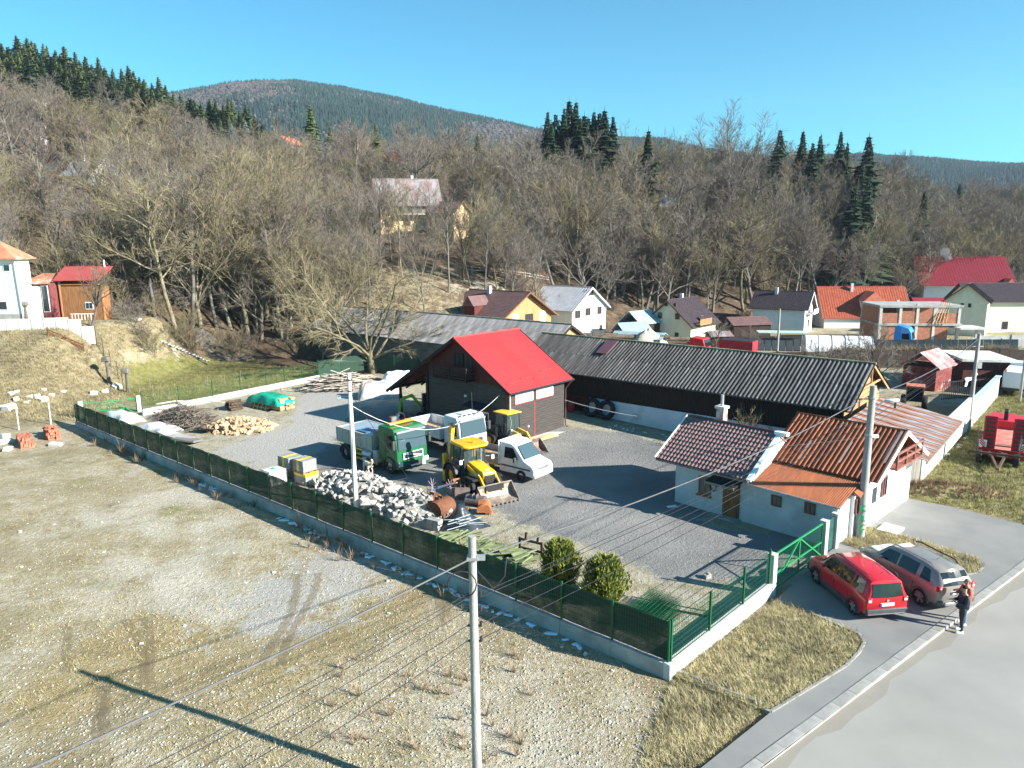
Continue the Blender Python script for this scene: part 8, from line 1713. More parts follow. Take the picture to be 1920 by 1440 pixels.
MB().bx(-1.3, -.05, -5.6, -1.2, 3.4, 3.55).build('balcony_floor', M_white, h4); MB().bx(-1.32, -1.28, -5.6, -1.2, 3.55, 4.3).build('balcony_rail', M_white, h4)
h5 = house('red_tiled_house', 'house with broad orange red tiled roof and white dormer', 1706, 135, 173, 15.5, 9.5, 592, 538, M_wht, M_rred, ov=.5, rib=.45, ribm=mat('red_tile_dark', (.24, .05, .025), .8, .1, 2), gwins=((.5, 4.4, 1.2, 1.2),))
dz = 3.4; do = MB().bx(5.2, 8.6, -3.0, .55, 2.2, 5.1).build('dormer_wall', M_wht, h5); MB().prism([(4.9, 5.05), (8.9, 5.05), (6.9, 6.9)], 'y', -4.5, .8).build('dormer_roof', M_rsal, h5); MB().bx(6.3, 7.5, .55, .6, 3.0, 4.6).build('dormer_window', M_glass, h5)
h7 = house('big_red_roofed_house', 'large house with dark red roof and smoking chimney at the right edge', 1895, 158, 165, 17, 15, 530, 482, M_wht, M_rdred, ov=1.0, wins=((.62, 2.6, 1.7, 1.5),), rib=.55, ribm=M_rdred)
MB().prism([(-2, 3.2), (3.6, 3.2), (.8, 7.2)], 'y', -6, 2.6).build('cross_gable', M_rsal, h7); MB().bx(16.2, 17.0, -3.2, -2.4, 2, 7.2).build('tall_chimney', M_dred, h7)
h8 = house('cream_villa', 'cream villa with dark tiled roof and small front gable at the right edge', 1853, 122, 52, 4, 6.2, 563, 533, M_cream, M_rdk, tneg=False, ov=.6, gwins=((.42, 5.2, .5, .7), (.6, 5.2, .5, .7)), rib=.4, chimney=False)
house('cream_villa_wing', 'long cream wing of the villa with dark tiled roof', 1990, 126, 176, 15, 8.0, 562, 531, M_cream, M_rdk, ov=.6, wins=((.25, 4.4, 1.4, 1.8), (.25, 1.4, 1.4, 1.6), (.6, 1.4, 1.0, 1.4)), rib=.4, chimney=False)
M_brk = mat('hollow_brick', (.36, .15, .09), .9, .15, 3, .3, 12); q = atD(1645, 640, 114); ub = thing('unfinished_building', 'unfinished two storey building of bare brick and concrete frame', 'building', (q.x, 114, tz(q.x, 114)), R(-6))
for z_ in (2.9, 5.8): MB().bx(-.1, 12.6, -.1, 8, z_, z_+.35).build('floor_slab', M_conc, ub)
for i, x in enumerate((.0, 3.0, 5.6, 8.2, 11.9)):
 for y in (0, 7.6): MB().bx(x, x+.4, y, y+.4, -1, 5.8 if i not in (2,) else 6.4).build('column', M_concl, ub)
for (x0, x1, z0_, z1_) in ((.4, 3.0, -.5, 2.9), (3.4, 5.6, 3.25, 5.2), (.4, 3.0, 3.25, 4.9), (6.0, 8.2, -.5, 2.9), (8.6, 10.6, -.5, 2.9), (8.6, 11.9, 3.25, 4.9), (6.0, 8.2, 3.25, 4.6)):
 bp_ = MB().bx(x0, x1, .08, .33, z0_, z1_).build('brick_panel', M_brk, ub)
MB().bx(0, 12, 7.7, 7.9, -.5, 5.8).bx(.1, .3, .4, 7.6, -.5, 5.8).build('rear_brick_wall', M_brk, ub); MB().bx(3.4, 5.6, .6, .8, -.5, 2.9).build('bay_shade_panel', M_black, ub)  # the black panel stands in for shade inside the open bay
for i in range(5): MB().bar((8.0+.5*i, -.3, 3.2), (9.4+.3*i, .3, 6.6), .1, .1).build('scaffold_pole', M_fresh, ub)
MB().bx(11.4, 15.5, -2.2, 2.4, 2.5, 2.75).build('balcony_slab', M_concl, ub); MB().bx(14.0, 14.3, -1.6, -1.3, -1, 2.5).build('column', M_concl, ub); MB().bx(11, 19, -4.5, -.4, -.8, -.1).build('terrace_slab', M_concl, ub)
def tinshed(label, px, D, az, L_, W_, he, hr, m, wm=M_bboard):
 q = atD(px, 640, D); o = thing('tin_shed', label, 'shed', (q.x, D, tz(q.x, D)), R(az)); MB().bx(0, L_, 0, W_, -.5, he).build('wall', wm, o)
 for sg, (t0, t1) in ((0, (-.3, W_/2)), (1, (W_+.3, W_/2))): MB().add([(-.3, t0, he), (L_+.3, t0, he), (L_+.3, t1, hr), (-.3, t1, hr), (-.3, t0, he-.08), (L_+.3, t0, he-.08), (L_+.3, t1, hr-.08), (-.3, t1, hr-.08)], [(0, 1, 2, 3), (7, 6, 5, 4), (0, 4, 5, 1), (1, 5, 6, 2), (2, 6, 7, 3), (3, 7, 4, 0)]).build('roof_slope', m, o)
 return o
M_btin = mat('blue_tin', (.30, .42, .45), .5, .1, 1, metal=.2)
tinshed('small shed with pale blue tin roof left of the cream house', 1172, 108, 20, 4.5, 4, 2.2, 3.6, M_btin); tinshed('taller pale blue roofed shed behind the small tin shed', 1200, 116, 40, 5, 4.5, 3.4, 5.4, M_btin); tinshed('long low shed with flat blue tin roof behind the log pile', 1148, 96, -25, 6.5, 4, 1.9, 2.6, M_btin, M_wood)
tinshed('white polytunnel-side shed with grey roof beyond the logs', 1335, 106, 5, 3, 3, 2.0, 2.6, M_rmix)
tinshed('low red roofed barn between the red tiled and big red houses', 1715, 150, -8, 9, 6, 2.6, 4.6, M_rdred); tinshed('grey roofed barn in front of the low red barn', 1712, 142, -6, 9, 5, 2.2, 3.4, M_rmix); tinshed('dark brown lean-to left of the dark roofed house', 1375, 124, 10, 7, 5, 2.4, 3.6, M_rbrn)
for i in range(14):
 px = 1090+ (i % 7)*32; D = 95-.25*(i // 7); q = atD(px, 640, D); z_ = tz(q.x, D)
 tag(MB().tube([(-2.6, 0, 0), (2.6, 0, 0)], [.3, .26], 10).build('log', mat('log_bark', (.15, .11, .08), .95, .25, 3), None, loc=(q.x, D-.3*(i % 2), z_+1.5+.55*(i // 7)+.1*(i % 3)), rz=R(-8+random.uniform(-6, 6))), 'felled log in the row of timber behind the black shed', 'log', 'logs stacked behind the black shed')
q = atD(1215, 640, 94); mound(Vector((q.x, 94, 0)), 3.4, 1.3, 3.2, 0, M_oldpl, 'slab_wood_heap', 'heap of splintered slab wood behind the black shed ridge', 'wood heap', .25)
q = atD(1507, 660, 95); pt = thing('polytunnel', 'white plastic polytunnel behind the black shed', 'greenhouse', (q.x, 95, tz(q.x, 95)), R(-14)); n = 9
M_poly = mat('white_poly_film', (.72, .74, .76), .4, .04, 1)
rings = [[(x, 2.0*math.cos(a), max(-.3, 2.55*math.sin(a)+.02*math.sin(x*5))) for a in np.linspace(0, math.pi, 12)] for x in np.linspace(0, 8.2, 6)]
MB().loft(rings, cap=True, closed=True).build('film', M_poly, pt, smooth=40)
for x in np.linspace(0, 8.2, 6): MB().tube([(x, 2.03*math.cos(a), 2.58*math.sin(a)) for a in np.linspace(0, math.pi, 12)], .04, 5).build('hoop', M_steel, pt)
q = atD(1365, 650, 100); pf_ = thing('cold_frame_row', 'dark glazed frames under a pale green sheet roof behind the black shed', 'frames', (q.x, 100, tz(q.x, 100)), R(-12))
for i in range(10):
 fp = MB().box((.6+.95*i, 0, 1.3), (.9, .06, 1.9), rx=-.5).build('frame_panel', M_dkmetal, pf_); MB().box((.6+.95*i, -.05, 1.3), (.75, .03, 1.6), rx=-.5).build('pane', glass('frame_glass', (.05, .06, .06), .15), fp)
MB().bx(4, 10.5, -.2, 2.5, 2.9, 3.0).build('sheet_roof', mat('pale_green_sheet', (.40, .52, .44), .6), pf_)
for x in (4.2, 7.2, 10.2): MB().bx(x, x+.1, 2.2, 2.3, 0, 2.9).build('post', M_steel, pf_)
q = atD(1672, 660, 104); bt = thing('blue_lorry_cab', 'bright blue lorry cab parked in front of the unfinished building', 'lorry', (q.x+1.6, 104, tz(q.x, 104)), R(-38))
M_blu = mat('bright_blue_paint', (.03, .28, .72), .35, .03, 1, coat=.3)
MB().prism([(1.2, .6), (1.25, 1.6), (1.05, 2.75), (.7, 3.3), (-.6, 3.65), (-1.1, 3.5), (-1.2, .6)], 'y', -1.22, 1.22).build('cab', M_blu, bt, bevel=.08)
MB().add([(1.29, -1.05, 1.65), (1.29, 1.05, 1.65), (1.11, .95, 2.7), (1.11, -.95, 2.7)], [(0, 1, 2, 3)]).build('windscreen', M_cglass, bt)
for sg in (-1, 1): MB().add([(.9, sg*1.235, 1.65), (-.1, sg*1.235, 1.65), (-.1, sg*1.235, 2.5), (.8, sg*1.235, 2.5)], [(0, 1, 2, 3)]).build('side_window', M_cglass, bt); wheel(bt, .3, sg*1.05, .5, .3, M_steel); wheel(bt, -3.0, sg*1.05, .5, .4, M_steel)
MB().bx(1.2, 1.32, -1.0, 1.0, .7, 1.4).build('grille', M_dkpl, bt); MB().bx(-4.2, .3, -.45, .45, .7, .95).build('chassis', M_dkmetal, bt)
for i, (px, py, lb) in enumerate(((1310, 655, 'red lorry cab just above the black shed ridge'), (1385, 662, 'dark red box trailer above the black shed ridge'))):
 q = atD(px, py, 88); o = thing('red_lorry', lb, 'lorry', (q.x, 88, tz(q.x, 88)), R(-35))
 if i == 0: MB().prism([(1.2, .6), (1.2, 1.7), (.9, 2.7), (-.8, 2.8), (-.9, .6)], 'y', -1.1, 1.1).build('cab', M_tred, o, bevel=.08); MB().add([(1.27, -.95, 1.7), (1.27, .95, 1.7), (1.0, .9, 2.6), (1.0, -.9, 2.6)], [(0, 1, 2, 3)]).build('windscreen', M_cglass, o)
 else: MB().bx(-2.2, 2.0, -1.1, 1.1, .9, 2.4).build('box_body', mat('dark_red_box', (.28, .02, .03), .5), o, bevel=.05); MB().bx(-2.1, 1.9, -1.0, 1.0, 2.42, 2.46).build('box_lid', M_dkmetal, o)
 for sg in (-1, 1):
  for x in (-.6, .8): wheel(o, x, sg*.95, .45, .3, M_steel)
M_dfence = mat('dark_brown_fence', (.035, .022, .017), .8, .2, 2)
def board_fence(label, p0, p1, D0, D1, h, m=M_dfence, n=24, base=None, name='board_fence'):
 a = atD(p0, 680, D0); b_ = atD(p1, 680, D1); a.z = tz(a.x, a.y); b_.z = tz(b_.x, b_.y); o = thing(name, label, 'fence', (0, 0, 0)); d = b_-a
 for i in range(n):
  p, q_ = a+d*((i+.02)/n), a+d*((i+.98)/n); MB().bar(p+Vector((0, 0, h/2)), q_+Vector((0, 0, h/2)), .04, h).build('panel', m, o)
  if i % 3 == 0: MB().bar(p+Vector((0, 0, -.3)), p+Vector((0, 0, h+.12)), .12, .12).build('post', M_dkmetal, o)
 return o
board_fence('long dark brown board fence behind the black shed', 1405, 1925, 80, 80, 2.0, n=30); board_fence('dark board fence in front of the village houses', 1380, 1640, 110, 108, 1.7, n=18); board_fence('grey glass panel fence in front of the unfinished building', 1600, 1905, 102, 94, 1.5, mat('smoked_panel', (.12, .14, .15), .25), n=20, name='panel_fence'); board_fence('pale wall with red coping in front of the cream villa', 1830, 1990, 108, 106, 1.7, M_concl, n=8, name='garden_wall')
pts = []
for i in range(900): t = rng.random(); a = atD(1560+t*340, 700, 88-2*t); pts.append((a.x+rng.normal(0, .3), a.y+rng.normal(0, .5), tz(a.x, a.y)))
scatter_mesh('dry_hedge', pts, wd, 1.2, 2.2, mat('dry_hedge_stems', (.22, .16, .10), .95, .2, 2), 'dry brown hedge behind the long dark fence', 'hedge', .15)
vm_ = GT(1765, 926); mound(vm_, 3.4, .9, .55, R(-12), MATS['verge_grass'], 'verge_mound', 'rough overgrown mound of soil beside the wooden plank gate', 'mound', .09)
pts = [];
for i in range(420): a_ = rng.uniform(0, 6.28); t = math.sqrt(rng.random()); pts.append((vm_.x+3.3*t*math.cos(a_), vm_.y+.95*t*math.sin(a_)-.7*t*math.cos(a_), tz(vm_.x, vm_.y)+.5*(1-t**1.7)))
scatter_mesh('mound_weeds', pts, wd, .25, .6, M_weed, 'dry weeds on the mound beside the plank gate', 'weeds', .3)
for i in range(9): P = GT(1745+i*9+rng.uniform(-8, 8), 872-i*7+rng.uniform(-5, 8)); tag(inst('stone', rk_[i % 5], None, (P.x, P.y, P.z+.06), (.2, .1, i), (1.6, 1.5, 1.5)), 'pale stone lying at the foot of the tall street wall', 'stone', 'stones along the street wall')
q = GT(1752, 735); rs = thing('red_shed', 'small dark red shed with faded red roof behind the street wall', 'shed', q, R(40)); MB().bx(0, 4, 0, 3, -.3, 2.3).build('wall', mat('peeling_red_wall', (.16, .04, .035), .9, .3, 2, col2=(.4, .3, .28), thr=.62, soft=.05), rs)
for sg, (t0, t1) in ((0, (-.4, 1.5)), (1, (3.4, 1.5))): MB().add([(-.3, t0, 2.3), (4.3, t0, 2.3), (4.3, t1, 3.7), (-.3, t1, 3.7), (-.3, t0, 2.2), (4.3, t0, 2.2), (4.3, t1, 3.6), (-.3, t1, 3.6)], [(0, 1, 2, 3), (7, 6, 5, 4), (0, 4, 5, 1), (1, 5, 6, 2), (2, 6, 7, 3), (3, 7, 4, 0)]).build('roof_slope', mat('faded_red_roof', (.45, .16, .15), .6, .15, 2, col2=(.55, .5, .5), thr=.58, soft=.1), rs)
q = GT(1822, 735); ga_ = thing('flat_roofed_garage', 'brick red garage with flat pale roof behind the iron gate', 'garage', q, R(-12)); MB().bx(0, 4.2, 2.5, 8, -.3, 2.6).build('wall', mat('maroon_wall', (.12, .04, .035), .85, .15, 2), ga_); MB().bx(-.3, 4.5, 2.1, 8.4, 2.6, 2.85).build('roof_slab', mat('pale_flat_roof', (.6, .58, .52), .8), ga_)
q0, q1 = GT(1765, 752), GT(1850, 745); ig = thing('iron_gate', 'black wrought iron gate with a white horse figure behind the street wall', 'gate', q0, math.atan2((q1-q0).y, (q1-q0).x)); gl_ = (q1-q0).length
for z_ in (.2, 1.7): MB().bar((0, 0, z_), (gl_, 0, z_), .06, .06).build('rail', M_dkmetal, ig)
for i in range(int(gl_/.22)): MB().bar((.22*i, 0, .1), (.22*i, 0, 1.85), .03, .03).build('iron_bar', M_dkmetal, ig)
hs = [(-.55, .0), (-.45, .45), (-.6, .75), (-.35, .85), (.15, .8), (.35, 1.05), (.45, 1.35), (.62, 1.3), (.85, 1.05), (.78, .98), (.55, 1.0), (.45, .7), (.75, .55), (.7, .35), (.62, .5), (.35, .5), (.05, .55), (-.2, .45), (-.3, .0)]
MB().prism([(gl_*.55+x, 1.2+z) for x, z in hs], 'y', -.14, -.06).build('horse_figure', M_white, ig)
q = GT(1712, 770); tc_ = thing('orange_tractor', 'old orange tractor cab behind the tin roofed shed', 'tractor', q, R(60)); MB().bx(-.7, .7, -.7, .7, 2.1, 2.25).build('cab_roof', mat('faded_orange', (.50, .16, .09), .6), tc_, bevel=.03)
for sx in (-.62, .62):
 for sy in (-.62, .62): MB().bar((sx, sy, .9), (sx, sy, 2.1), .08, .08).build('cab_pillar', MATS['faded_orange'], tc_)
MB().bx(-.6, .6, -.6, .6, .9, 2.0).build('cab_glass', M_cglass, tc_); MB().bx(.6, 2.0, -.4, .4, .7, 1.4).build('bonnet', MATS['faded_orange'], tc_)
for sg in (-1, 1): wheel(tc_, -.3, sg*.8, .7, .4, M_dkmetal, lugs=True); wheel(tc_, 1.7, sg*.7, .4, .25, M_dkmetal)
# ---- left terrace: white house, annex, cabin, walls
tD = 80
def tpt(px, D=tD): q = atD(px, 600, D); return Vector((q.x, D, 0))
zT = tz(tpt(60).x, tD)
q = tpt(43, 76); M_rooft = mat('rust_grey_hip_roof', (.45, .19, .11), .7, .12, 1.2, col2=(.55, .53, .5), thr=.58, soft=.04)
wh = thing('white_terrace_house', 'white rendered house with rusty hipped roof on the left terrace', 'house', (q.x, 76, tz(q.x, 76)), R(176))
hE = atD(58, 484, 76).z-wh.location.z; hR_ = atD(0, 448, 79).z-wh.location.z
MB().bx(0, 8, -2, 0, -1.5, hE).build('wall', M_wht, wh); MB().bx(-.02, 8, -2, .03, -1.5, 1.0).build('stone_base', M_conc, wh)
e = .5; rp = [(-e, e, hE), (8+e, e, hE), (8+e, -2-e, hE), (-e, -2-e, hE), (2.6, -1, hR_), (5.4, -1, hR_)]
MB().add(rp+[(x, y, z-.12) for x, y, z in rp[:4]], [(0, 1, 5, 4), (1, 2, 5), (2, 3, 4, 5), (3, 0, 4), (9, 8, 7, 6), (0, 6, 7, 1), (1, 7, 8, 2), (2, 8, 9, 3), (3, 9, 6, 0)]).build('hip_roof', M_rooft, wh)
for (x, z_, w_, h_) in ((.95, hE-1.0, .8, .8), (2.15, hE-1.0, .8, .8), (2.1, 1.9, 1.3, 1.0)): wo = MB().bx(x-w_/2, x+w_/2, .0, .06, z_-h_/2, z_+h_/2).build('window', M_white, wh); MB().bx(x-w_/2+.1, x+w_/2-.1, .06, .08, z_-h_/2+.1, z_+h_/2-.1).build('pane', M_glass, wo)
MB().tube([(-.1, .15, hE-.1), (-.1, .1, .2)], .05, 6).build('downpipe', M_steel, wh)
q = tpt(101, 78); an = thing('porch_annex', 'small dark red porch annex with white door between house and cabin', 'annex', (q.x, 78, tz(q.x, 78)), R(178)); ha = atD(90, 531, 78).z-an.location.z
MB().bx(0, 2.3, -3, 0, -1, ha).build('wall', mat('maroon_boards', (.16, .045, .045), .8, .15, 3), an); MB().add([(-.3, .3, ha), (2.9, .3, ha), (2.6, -3, ha+1.0), (.5, -2, ha+1.0), (-.3, .3, ha-.08), (2.9, .3, ha-.08)], [(0, 1, 2, 3), (0, 4, 5, 1)]).build('roof', M_rooft, an)
MB().bx(1.1, 1.9, .0, .06, .1, ha-.3).build('door', M_white, an); wo = MB().bx(.2, .95, 0, .05, 1.0, ha-.25).build('window', M_white, an); MB().bx(.27, .88, .05, .07, 1.08, ha-.33).build('pane', M_glass, wo)
q = tpt(199, 79); cbn = thing('timber_cabin', 'orange timber cabin with plain red roof on the left terrace', 'cabin', (q.x, 79, tz(q.x, 79)), R(179)); hc = atD(150, 525, 79).z-cbn.location.z; hcr = atD(150, 499, 82).z-cbn.location.z
wb = MB()
for i in range(24): wb.bx(.05+.2*i, .05+.2*i+.185, -.03, .02, -.5, hc-.7)
M_cabw = mat('brown_orange_boards', (.26, .12, .05), .8, .2, 2, stretch=(5, 5, .6)); wb.bx(.1, 4.8, -1.4, -.03, -1, hc-.7); wb.build('wall', M_cabw, cbn)
for x in (.1, 4.75): MB().bx(x-.08, x+.08, -.1, .06, -.5, hc+.1).build('post', M_orange, cbn)
MB().bx(0, 4.9, -.05, .05, hc-.55, hc-.4).build('beam', M_orange, cbn); MB().bx(.2, 4.7, -.6, -.5, -.2, hc).build('eave_shade_panel', M_black, cbn)  # the black panel paints the shade between wall top and roof
MB().add([(-.3, .4, hc), (5.2, .4, hc), (5.2, -2.0, hcr), (-.3, -2.0, hcr), (-.3, .4, hc-.07), (5.2, .4, hc-.07), (5.2, -2.0, hcr-.07), (-.3, -2.0, hcr-.07)], [(0, 1, 2, 3), (7, 6, 5, 4), (0, 4, 5, 1), (1, 5, 6, 2), (2, 6, 7, 3), (3, 7, 4, 0)]).build('roof', mat('plain_red_roof', (.33, .065, .06), .5, .05, 1), cbn)
wo = MB().bx(1.2, 2.1, .02, .07, 1.2, 2.0).build('window', M_white, cbn); MB().bx(1.28, 1.62, .07, .09, 1.28, 1.92).bx(1.68, 2.02, .07, .09, 1.28, 1.92).build('pane', M_glass, wo); MB().cyl((.6, -1.9, hcr-.4), (.6, -1.9, hcr+.7), .08, n=8).build('flue_pipe', M_white, cbn)
for i in range(8): MB().bx(.7+.35*i, .75+.35*i, .9, .95, .1, .75).build('rail_post', M_white, cbn)
MB().bx(.6, 3.3, .9, .96, .75, .82).build('hand_rail', M_white, cbn)
rw = thing('retaining_wall', 'long white retaining wall below the terrace house', 'wall', (0, 0, 0)); a, b_ = atD(-60, 590, 71), atD(172, 590, 72)
for i in range(10):
 p, q_ = a.lerp(b_, i/10+.003), a.lerp(b_, (i+1)/10-.003); zb_ = tz(p.x, p.y); MB().bar(Vector((p.x, p.y, zb_+.2)), Vector((q_.x, q_.y, zb_+.2)), .3, 1.8).build('wall_block', M_concl, rw)
sf = thing('slat_fence', 'low brown slatted fence below the retaining wall', 'fence', (0, 0, 0)); a, b_ = atD(86, 600, 70), atD(150, 600, 70.5); a.z = tz(a.x, a.y); b_.z = tz(b_.x, b_.y)
for k in range(3): MB().bar(a+Vector((0, -.1, .2+.24*k)), b_+Vector((0, -.1, .2+.24*k)), .04, .15).build('slat', M_brownf, sf)
for k in range(3): p = a.lerp(b_, k/2); MB().bar(p+Vector((0, 0, -.3)), p+Vector((0, 0, .85)), .1, .1).build('post', M_brownf, sf)
for i, (px, py) in enumerate(((232, 735), (222, 712), (208, 690), (195, 668), (182, 648), (170, 628))):
 P = GT(px, py); tag(MB().cyl((0, 0, -.3), (0, 0, 1.9), .035, n=6).build('thin_post', M_dkmetal, None, loc=P), 'thin dark post of the wire fence running up the bank', 'post', 'thin posts up the bank')
for i, (px, py) in enumerate(((288, 745), (303, 742), (318, 750), (262, 738), (282, 728), (422, 722), (452, 716), (390, 725))):
 P = GT(px, py); tag(MB().cyl((0, 0, -.2), (0, 0, 1.2), .03, n=6).build('garden_stake', M_wood, None, loc=P), 'short stake standing in the lawn behind the back wall', 'stake', 'stakes in the lawn')
jk = GT(415, 668); mound(jk, 3.6, 1.4, 1.3, 0, mat('dark_scrap_wood', (.10, .085, .07), .95, .4, 3, .6, 6), 'scrap_wood_heap', 'dark heap of scrap wood at the edge of the wood', 'scrap heap', .25)
P = GT(424, 672); tag(MB().box((0, 0, .35), (1.5, .08, .7), rx=-.5).build('white_door_panel', M_white, None, loc=P, rz=.2), 'white panel leaning on the scrap heap by the wood', 'panel')
P = GT(250, 602); tag(MB().box((0, 0, .2), (1.8, .7, .3)).build('pale_boat', M_wallp, None, loc=P, rz=-.2, bevel=.1), 'pale upturned tub at the top of the path', 'tub')
ph = []
for i in range(14): P = GT(300+i*6.5, 640+i*2.8); tag(MB().box((0, 0, .05), (1.0, .45, .12)).build('path_step', M_conc, None, loc=P, rz=R(-30)), 'concrete step of the path descending past the lawn', 'step', 'steps of the path by the lawn')
rf_ = thing('rail_fence', 'pale wooden rail fence across the upper meadow', 'fence', (0, 0, 0)); pr_ = [GT(858, 505), GT(885, 512), GT(930, 515), GT(985, 522), GT(1030, 530)]
for p, q_ in zip(pr_, pr_[1:]):
 for z_ in (.5, .95): MB().bar(p+Vector((0, 0, z_)), q_+Vector((0, 0, z_)), .08, .1).build('rail', M_oldpl, rf_)
 MB().bar(p+Vector((0, 0, -.3)), p+Vector((0, 0, 1.2)), .12, .12).build('post', M_oldpl, rf_)
# ---- hill houses
yh = house('yellow_hill_house', 'yellow hillside house with patchy tin roof and wooden upper storey among bare trees', 712, 132, 14, 10.5, 9.5, 378, 336, M_yelh, M_rmix, tneg=False, ov=.9, wins=((.15, 1.0, 1.5, 1.6), (.45, 1.1, 1.2, 1.3), (.72, 1.1, 1.2, 1.3)), gwins=((.5, 3, 1, 1.2),))
hw_ = atD(722, 378, 132).z-yh.location.z; MB().bx(.6, 10, -.3, -.04, hw_*.52, hw_-.2).build('upper_boarding', M_wood, yh); MB().bx(2.8, 10, -1.4, -.05, hw_*.5, hw_*.52+.1).build('balcony_slab', M_concl, yh)
for i in range(4): wo = MB().bx(3.2+1.7*i, 4.2+1.7*i, -.36, -.3, hw_*.6, hw_-.6).build('window', M_orange, yh); MB().bx(3.3+1.7*i, 4.1+1.7*i, -.4, -.36, hw_*.6+.1, hw_-.7).build('pane', M_tglass, wo)
house('yellow_hill_wing', 'low yellow wing with brown roof at the right of the yellow hill house', 850, 130, 150, 5, 5, 396, 378, M_yelh, M_rbrn, ov=.5, wins=((.5, 1.6, .9, 1.0),), chimney=False)
for i, (px, D, az, L_, W_, pe, pr, wm, rm, lb) in enumerate(((170, 165, 160, 9, 8, 325, 296, M_wht, M_rgal, 'white house with bright tin roof half hidden by trees on the left hill'), (212, 172, 165, 7, 6, 345, 325, M_oldst, M_rbrn, 'grey house beside the white one on the left hill'), (545, 225, 75, 9, 7, 270, 254, M_wht, M_rsal, 'white gabled house with salmon roof below the far mountain'), (470, 215, 170, 9, 7, 300, 286, M_wht, M_rred, 'white house with orange hipped roof on the left hill'), (430, 205, 172, 12, 7, 322, 310, M_cream, M_rred, 'long cream house low on the left hill'), (660, 190, 165, 9, 7, 352, 332, M_wht, M_rgal, 'white house with pale roof left of the yellow house'), (735, 215, 70, 8, 7, 310, 290, M_pink, M_rred, 'red timber gabled house above the yellow house'), (790, 220, 172, 9, 7, 300, 284, M_pink, M_rred, 'pink house with red roof above the yellow house'), (930, 205, 60, 8, 7, 305, 292, M_wht, M_rdk, 'white gabled house with dark roof right of the brown tree'), (990, 210, 165, 9, 7, 308, 292, M_cream, M_rdk, 'dark roofed house on the hilltop right of the white gable'), (1045, 150, 170, 7, 6, 372, 360, M_wht, M_rgal, 'white building with pale roof among the trees behind the grey shed'), (300, 185, 168, 10, 7, 310, 296, M_wht, M_rbrn, 'white house seen through the trees on the left hill'), (1262, 160, 168, 2.4, 2.4, 384, 374, M_wht, M_rgal, 'tiny white hut among the trees on the right slope'), (100, 175, 170, 7, 6, 300, 282, M_wht, M_rred, 'white house with red roof above the tin roofed one'), (360, 200, 168, 9, 7, 318, 302, M_cream, M_rred, 'cream house with red roof in the left hill village'))):
 house('hill_house', lb, px, D, az, L_, W_, pe, pr, wm, rm, tneg=(az > 90), ov=.5, wins=((.3, 1.8, 1.0, 1.1), (.7, 1.8, 1.0, 1.1)) if L_ > 5 else (), gwins=((.5, 1.8, 1.0, 1.1),) if L_ > 5 else ())
q = atD(-30, 260, 190); tb = thing('terraced_block', 'stepped white apartment terraces at the left edge of the hill', 'building', (q.x-3, 190, tz(q.x, 190)-6), R(-4))
for i in range(5):
 z_ = 1.0+3.4*i; MB().bx(0, 12, 2.2*i, 9+1.0*i, z_-3, z_+2.4).build('storey', M_oldst, tb); MB().bx(-.2, 12.2, 2.2*i-1.2, 2.2*i, z_+2.0, z_+2.5).build('white_parapet', M_white, tb)
 for k in range(4): wo = MB().bx(1.2+2.8*k, 2.6+2.8*k, 2.2*i-.08, 2.2*i-.01, z_-.2, z_+1.2).build('window', M_white, tb); MB().bx(1.3+2.8*k, 2.5+2.8*k, 2.2*i-.12, 2.2*i-.08, z_-.1, z_+1.1).build('pane', M_glass, wo)
ch_ = h7.matrix_world if False else None
sp_ = atD(1778, 482, 155); ms = bpy.data.materials.new('smoke'); N2, L2 = nodes(ms); N2.remove(N2['Principled BSDF']); pv = N2.new('ShaderNodeVolumePrincipled'); pv.inputs['Density'].default_value = .12; pv.inputs['Color'].default_value = (.8, .85, .9, 1); L2.new(pv.outputs[0], N2['Material Output'].inputs['Volume'])
mbs = MB(); mbs.tube([(0, 0, -1), (-.2, 0, .2), (-.9, 0, 1.2), (-1.6, 0, 1.8)], [.25, .7, 1.1, .3], 10); tag(mbs.build('smoke', ms, None, smooth=True, loc=sp_), 'pale wisp of chimney smoke above the big red roofed house', 'smoke', kind='stuff')
# ------------------------------------------------------------------ far mountain and its forest
rid = [(-300, 175), (200, 190), (370, 167), (440, 156), (500, 153), (560, 151), (640, 162), (740, 183), (860, 213), (960, 238), (1010, 248), (1120, 262), (1250, 266), (1330, 287), (1450, 300), (1560, 300), (1640, 300), (1750, 309), (1850, 318), (1920, 323), (2200, 335)]
rpx, rpy = [p[0] for p in rid], [p[1] for p in rid]
RR = 1650.0; ua = np.linspace(-.98, .98, 150); ra_ = np.concatenate([np.linspace(620, RR, 46), [RR+60, RR+200, RR+420]])
def mount(u, r):
 px = 960+1333*1.06*u; py = np.interp(px, rpx, rpy)+6; dy_ = (720-py)/F_PX; zr = CAM_H+RR*(-math.sin(PITCH)+dy_*math.cos(PITCH))/(math.cos(PITCH)+dy_*math.sin(PITCH))
 t = np.clip((r-620)/(RR-620), 0, 1); z = 5+(zr-5)*(.35*t+.65*t*t*(3-2*t)); z = z+(vnoise(u*1600, r, 190, 31)-.5)*26*np.sin(np.pi*np.clip(t, 0, 1))+(vnoise(u*1600, r, 60, 32)-.5)*12*np.sin(np.pi*t); z = z-np.clip(r-RR, 0, None)*.35; return z
U_, R2 = np.meshgrid(ua, ra_); Zm = mount(U_, R2); Vm = np.stack([(U_*R2).ravel(), R2.ravel(), Zm.ravel()], 1); nu = len(ua)
Im = (np.arange(len(ra_)-1)[:, None]*nu+np.arange(nu-1)[None, :]).ravel(); Fm = np.stack([Im, Im+1, Im+nu+1, Im+nu], 1)
mo = link('mountain', np_mesh('mountain', Vm, Fm), mat('mountain_soil', (.045, .038, .034), .95, .2, .01), smooth=True); tag(mo, kind='structure')
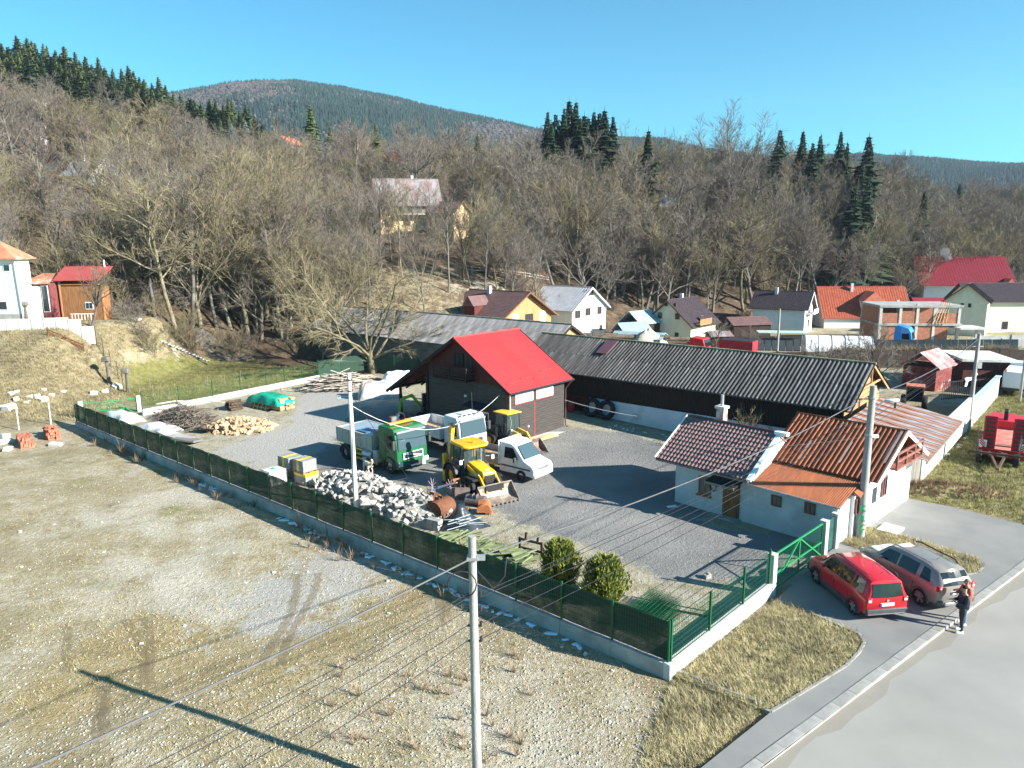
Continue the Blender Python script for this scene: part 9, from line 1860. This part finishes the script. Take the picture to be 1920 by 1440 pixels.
nP = 42000; uu = rng.uniform(-.62, .80, nP*2); rr = 760+rng.random(nP*2)**.75*(RR+25-760); zz = mount(uu, rr); xx2 = uu*rr
vis = (CAM_H+rr*(YH-400)/F_PX < zz+12); uu, rr, zz, xx2 = uu[vis], rr[vis], zz[vis], xx2[vis]
cn_ = vnoise(xx2, rr, 170, 41)*.55+vnoise(xx2, rr, 60, 42)*.45+rng.normal(0, .10, len(xx2)); top = np.clip((rr-1480)/170, 0, 1); iscon = cn_+.16*top+.10*np.clip((uu+.05)*3, -.4, 1) > .42
def gn_prim(name, pts, label, cat, mats_, cone, smin, smax):
 o, ng, nd, lk, iop, go = gn_points(name, pts, None, None, label, cat, smin, smax); jn = nd.new('GeometryNodeJoinGeometry')
 if cone:
  for (rb2, rt2, dp, zc) in ((3.0, .7, 6, 0.5), (2.4, .4, 5.5, 4.5), (1.6, .0, 6, 8.5)):
   cn = nd.new('GeometryNodeMeshCone'); cn.inputs['Vertices'].default_value = 7; cn.inputs['Radius Bottom'].default_value = rb2; cn.inputs['Radius Top'].default_value = rt2; cn.inputs['Depth'].default_value = dp
   tf2 = nd.new('GeometryNodeTransform'); tf2.inputs['Translation'].default_value = (0, 0, zc); lk.new(cn.outputs[0], tf2.inputs[0]); lk.new(tf2.outputs[0], jn.inputs[0])
 else:
  ic = nd.new('GeometryNodeMeshIcoSphere'); ic.inputs['Radius'].default_value = 4.2; ic.inputs['Subdivisions'].default_value = 2; sp = nd.new('GeometryNodeSetPosition'); nz = nd.new('ShaderNodeTexNoise'); nz.inputs['Scale'].default_value = .7; vm = nd.new('ShaderNodeVectorMath'); vm.operation = 'SUBTRACT'; vm.inputs[1].default_value = (.5, .5, .3); vm2 = nd.new('ShaderNodeVectorMath'); vm2.operation = 'SCALE'; vm2.inputs['Scale'].default_value = 6.0
  lk.new(nz.outputs['Color'], vm.inputs[0]); lk.new(vm.outputs[0], vm2.inputs[0]); lk.new(ic.outputs[0], sp.inputs[0]); lk.new(vm2.outputs[0], sp.inputs['Offset']); tf2 = nd.new('GeometryNodeTransform'); tf2.inputs['Translation'].default_value = (0, 0, 4); tf2.inputs['Scale'].default_value = (1, 1, 1.25); lk.new(sp.outputs[0], tf2.inputs[0]); lk.new(tf2.outputs[0], jn.inputs[0])
 sm = nd.new('GeometryNodeSetMaterial'); sm.inputs['Material'].default_value = mats_; lk.new(jn.outputs[0], sm.inputs[0]); lk.new(sm.outputs[0], iop.inputs['Instance']); gn_finish(o, ng, nd, lk, iop, go, smin, smax)
gn_prim('mountain_conifers', np.stack([xx2, rr, zz-.5], 1)[iscon].tolist(), 'dark conifer forest on the far mountain', 'forest', mat('far_conifer', (.013, .030, .022), .95, .3, .3, jitter=.35), True, .5, 1.05)
gn_prim('mountain_beeches', np.stack([xx2, rr, zz-1.5], 1)[~iscon].tolist(), 'brown leafless forest on the far mountain', 'forest', mat('far_beech', (.062, .05, .046), .95, .25, .25, .0, jitter=.25), False, .6, 1.0)
# ------------------------------------------------------------------ air
hz = MB().bx(-2400, 2400, -260, 2400, -20, 460).build('haze', None, None); vmx = bpy.data.materials.new('haze'); N3, L3 = nodes(vmx); N3.remove(N3['Principled BSDF']); pv = N3.new('ShaderNodeVolumePrincipled'); pv.inputs['Density'].default_value = .0001; pv.inputs['Color'].default_value = (.62, .80, 1.0, 1); pv.inputs['Anisotropy'].default_value = .1; L3.new(pv.outputs[0], N3['Material Output'].inputs['Volume']); hz.data.materials.append(vmx); tag(hz, kind='stuff')
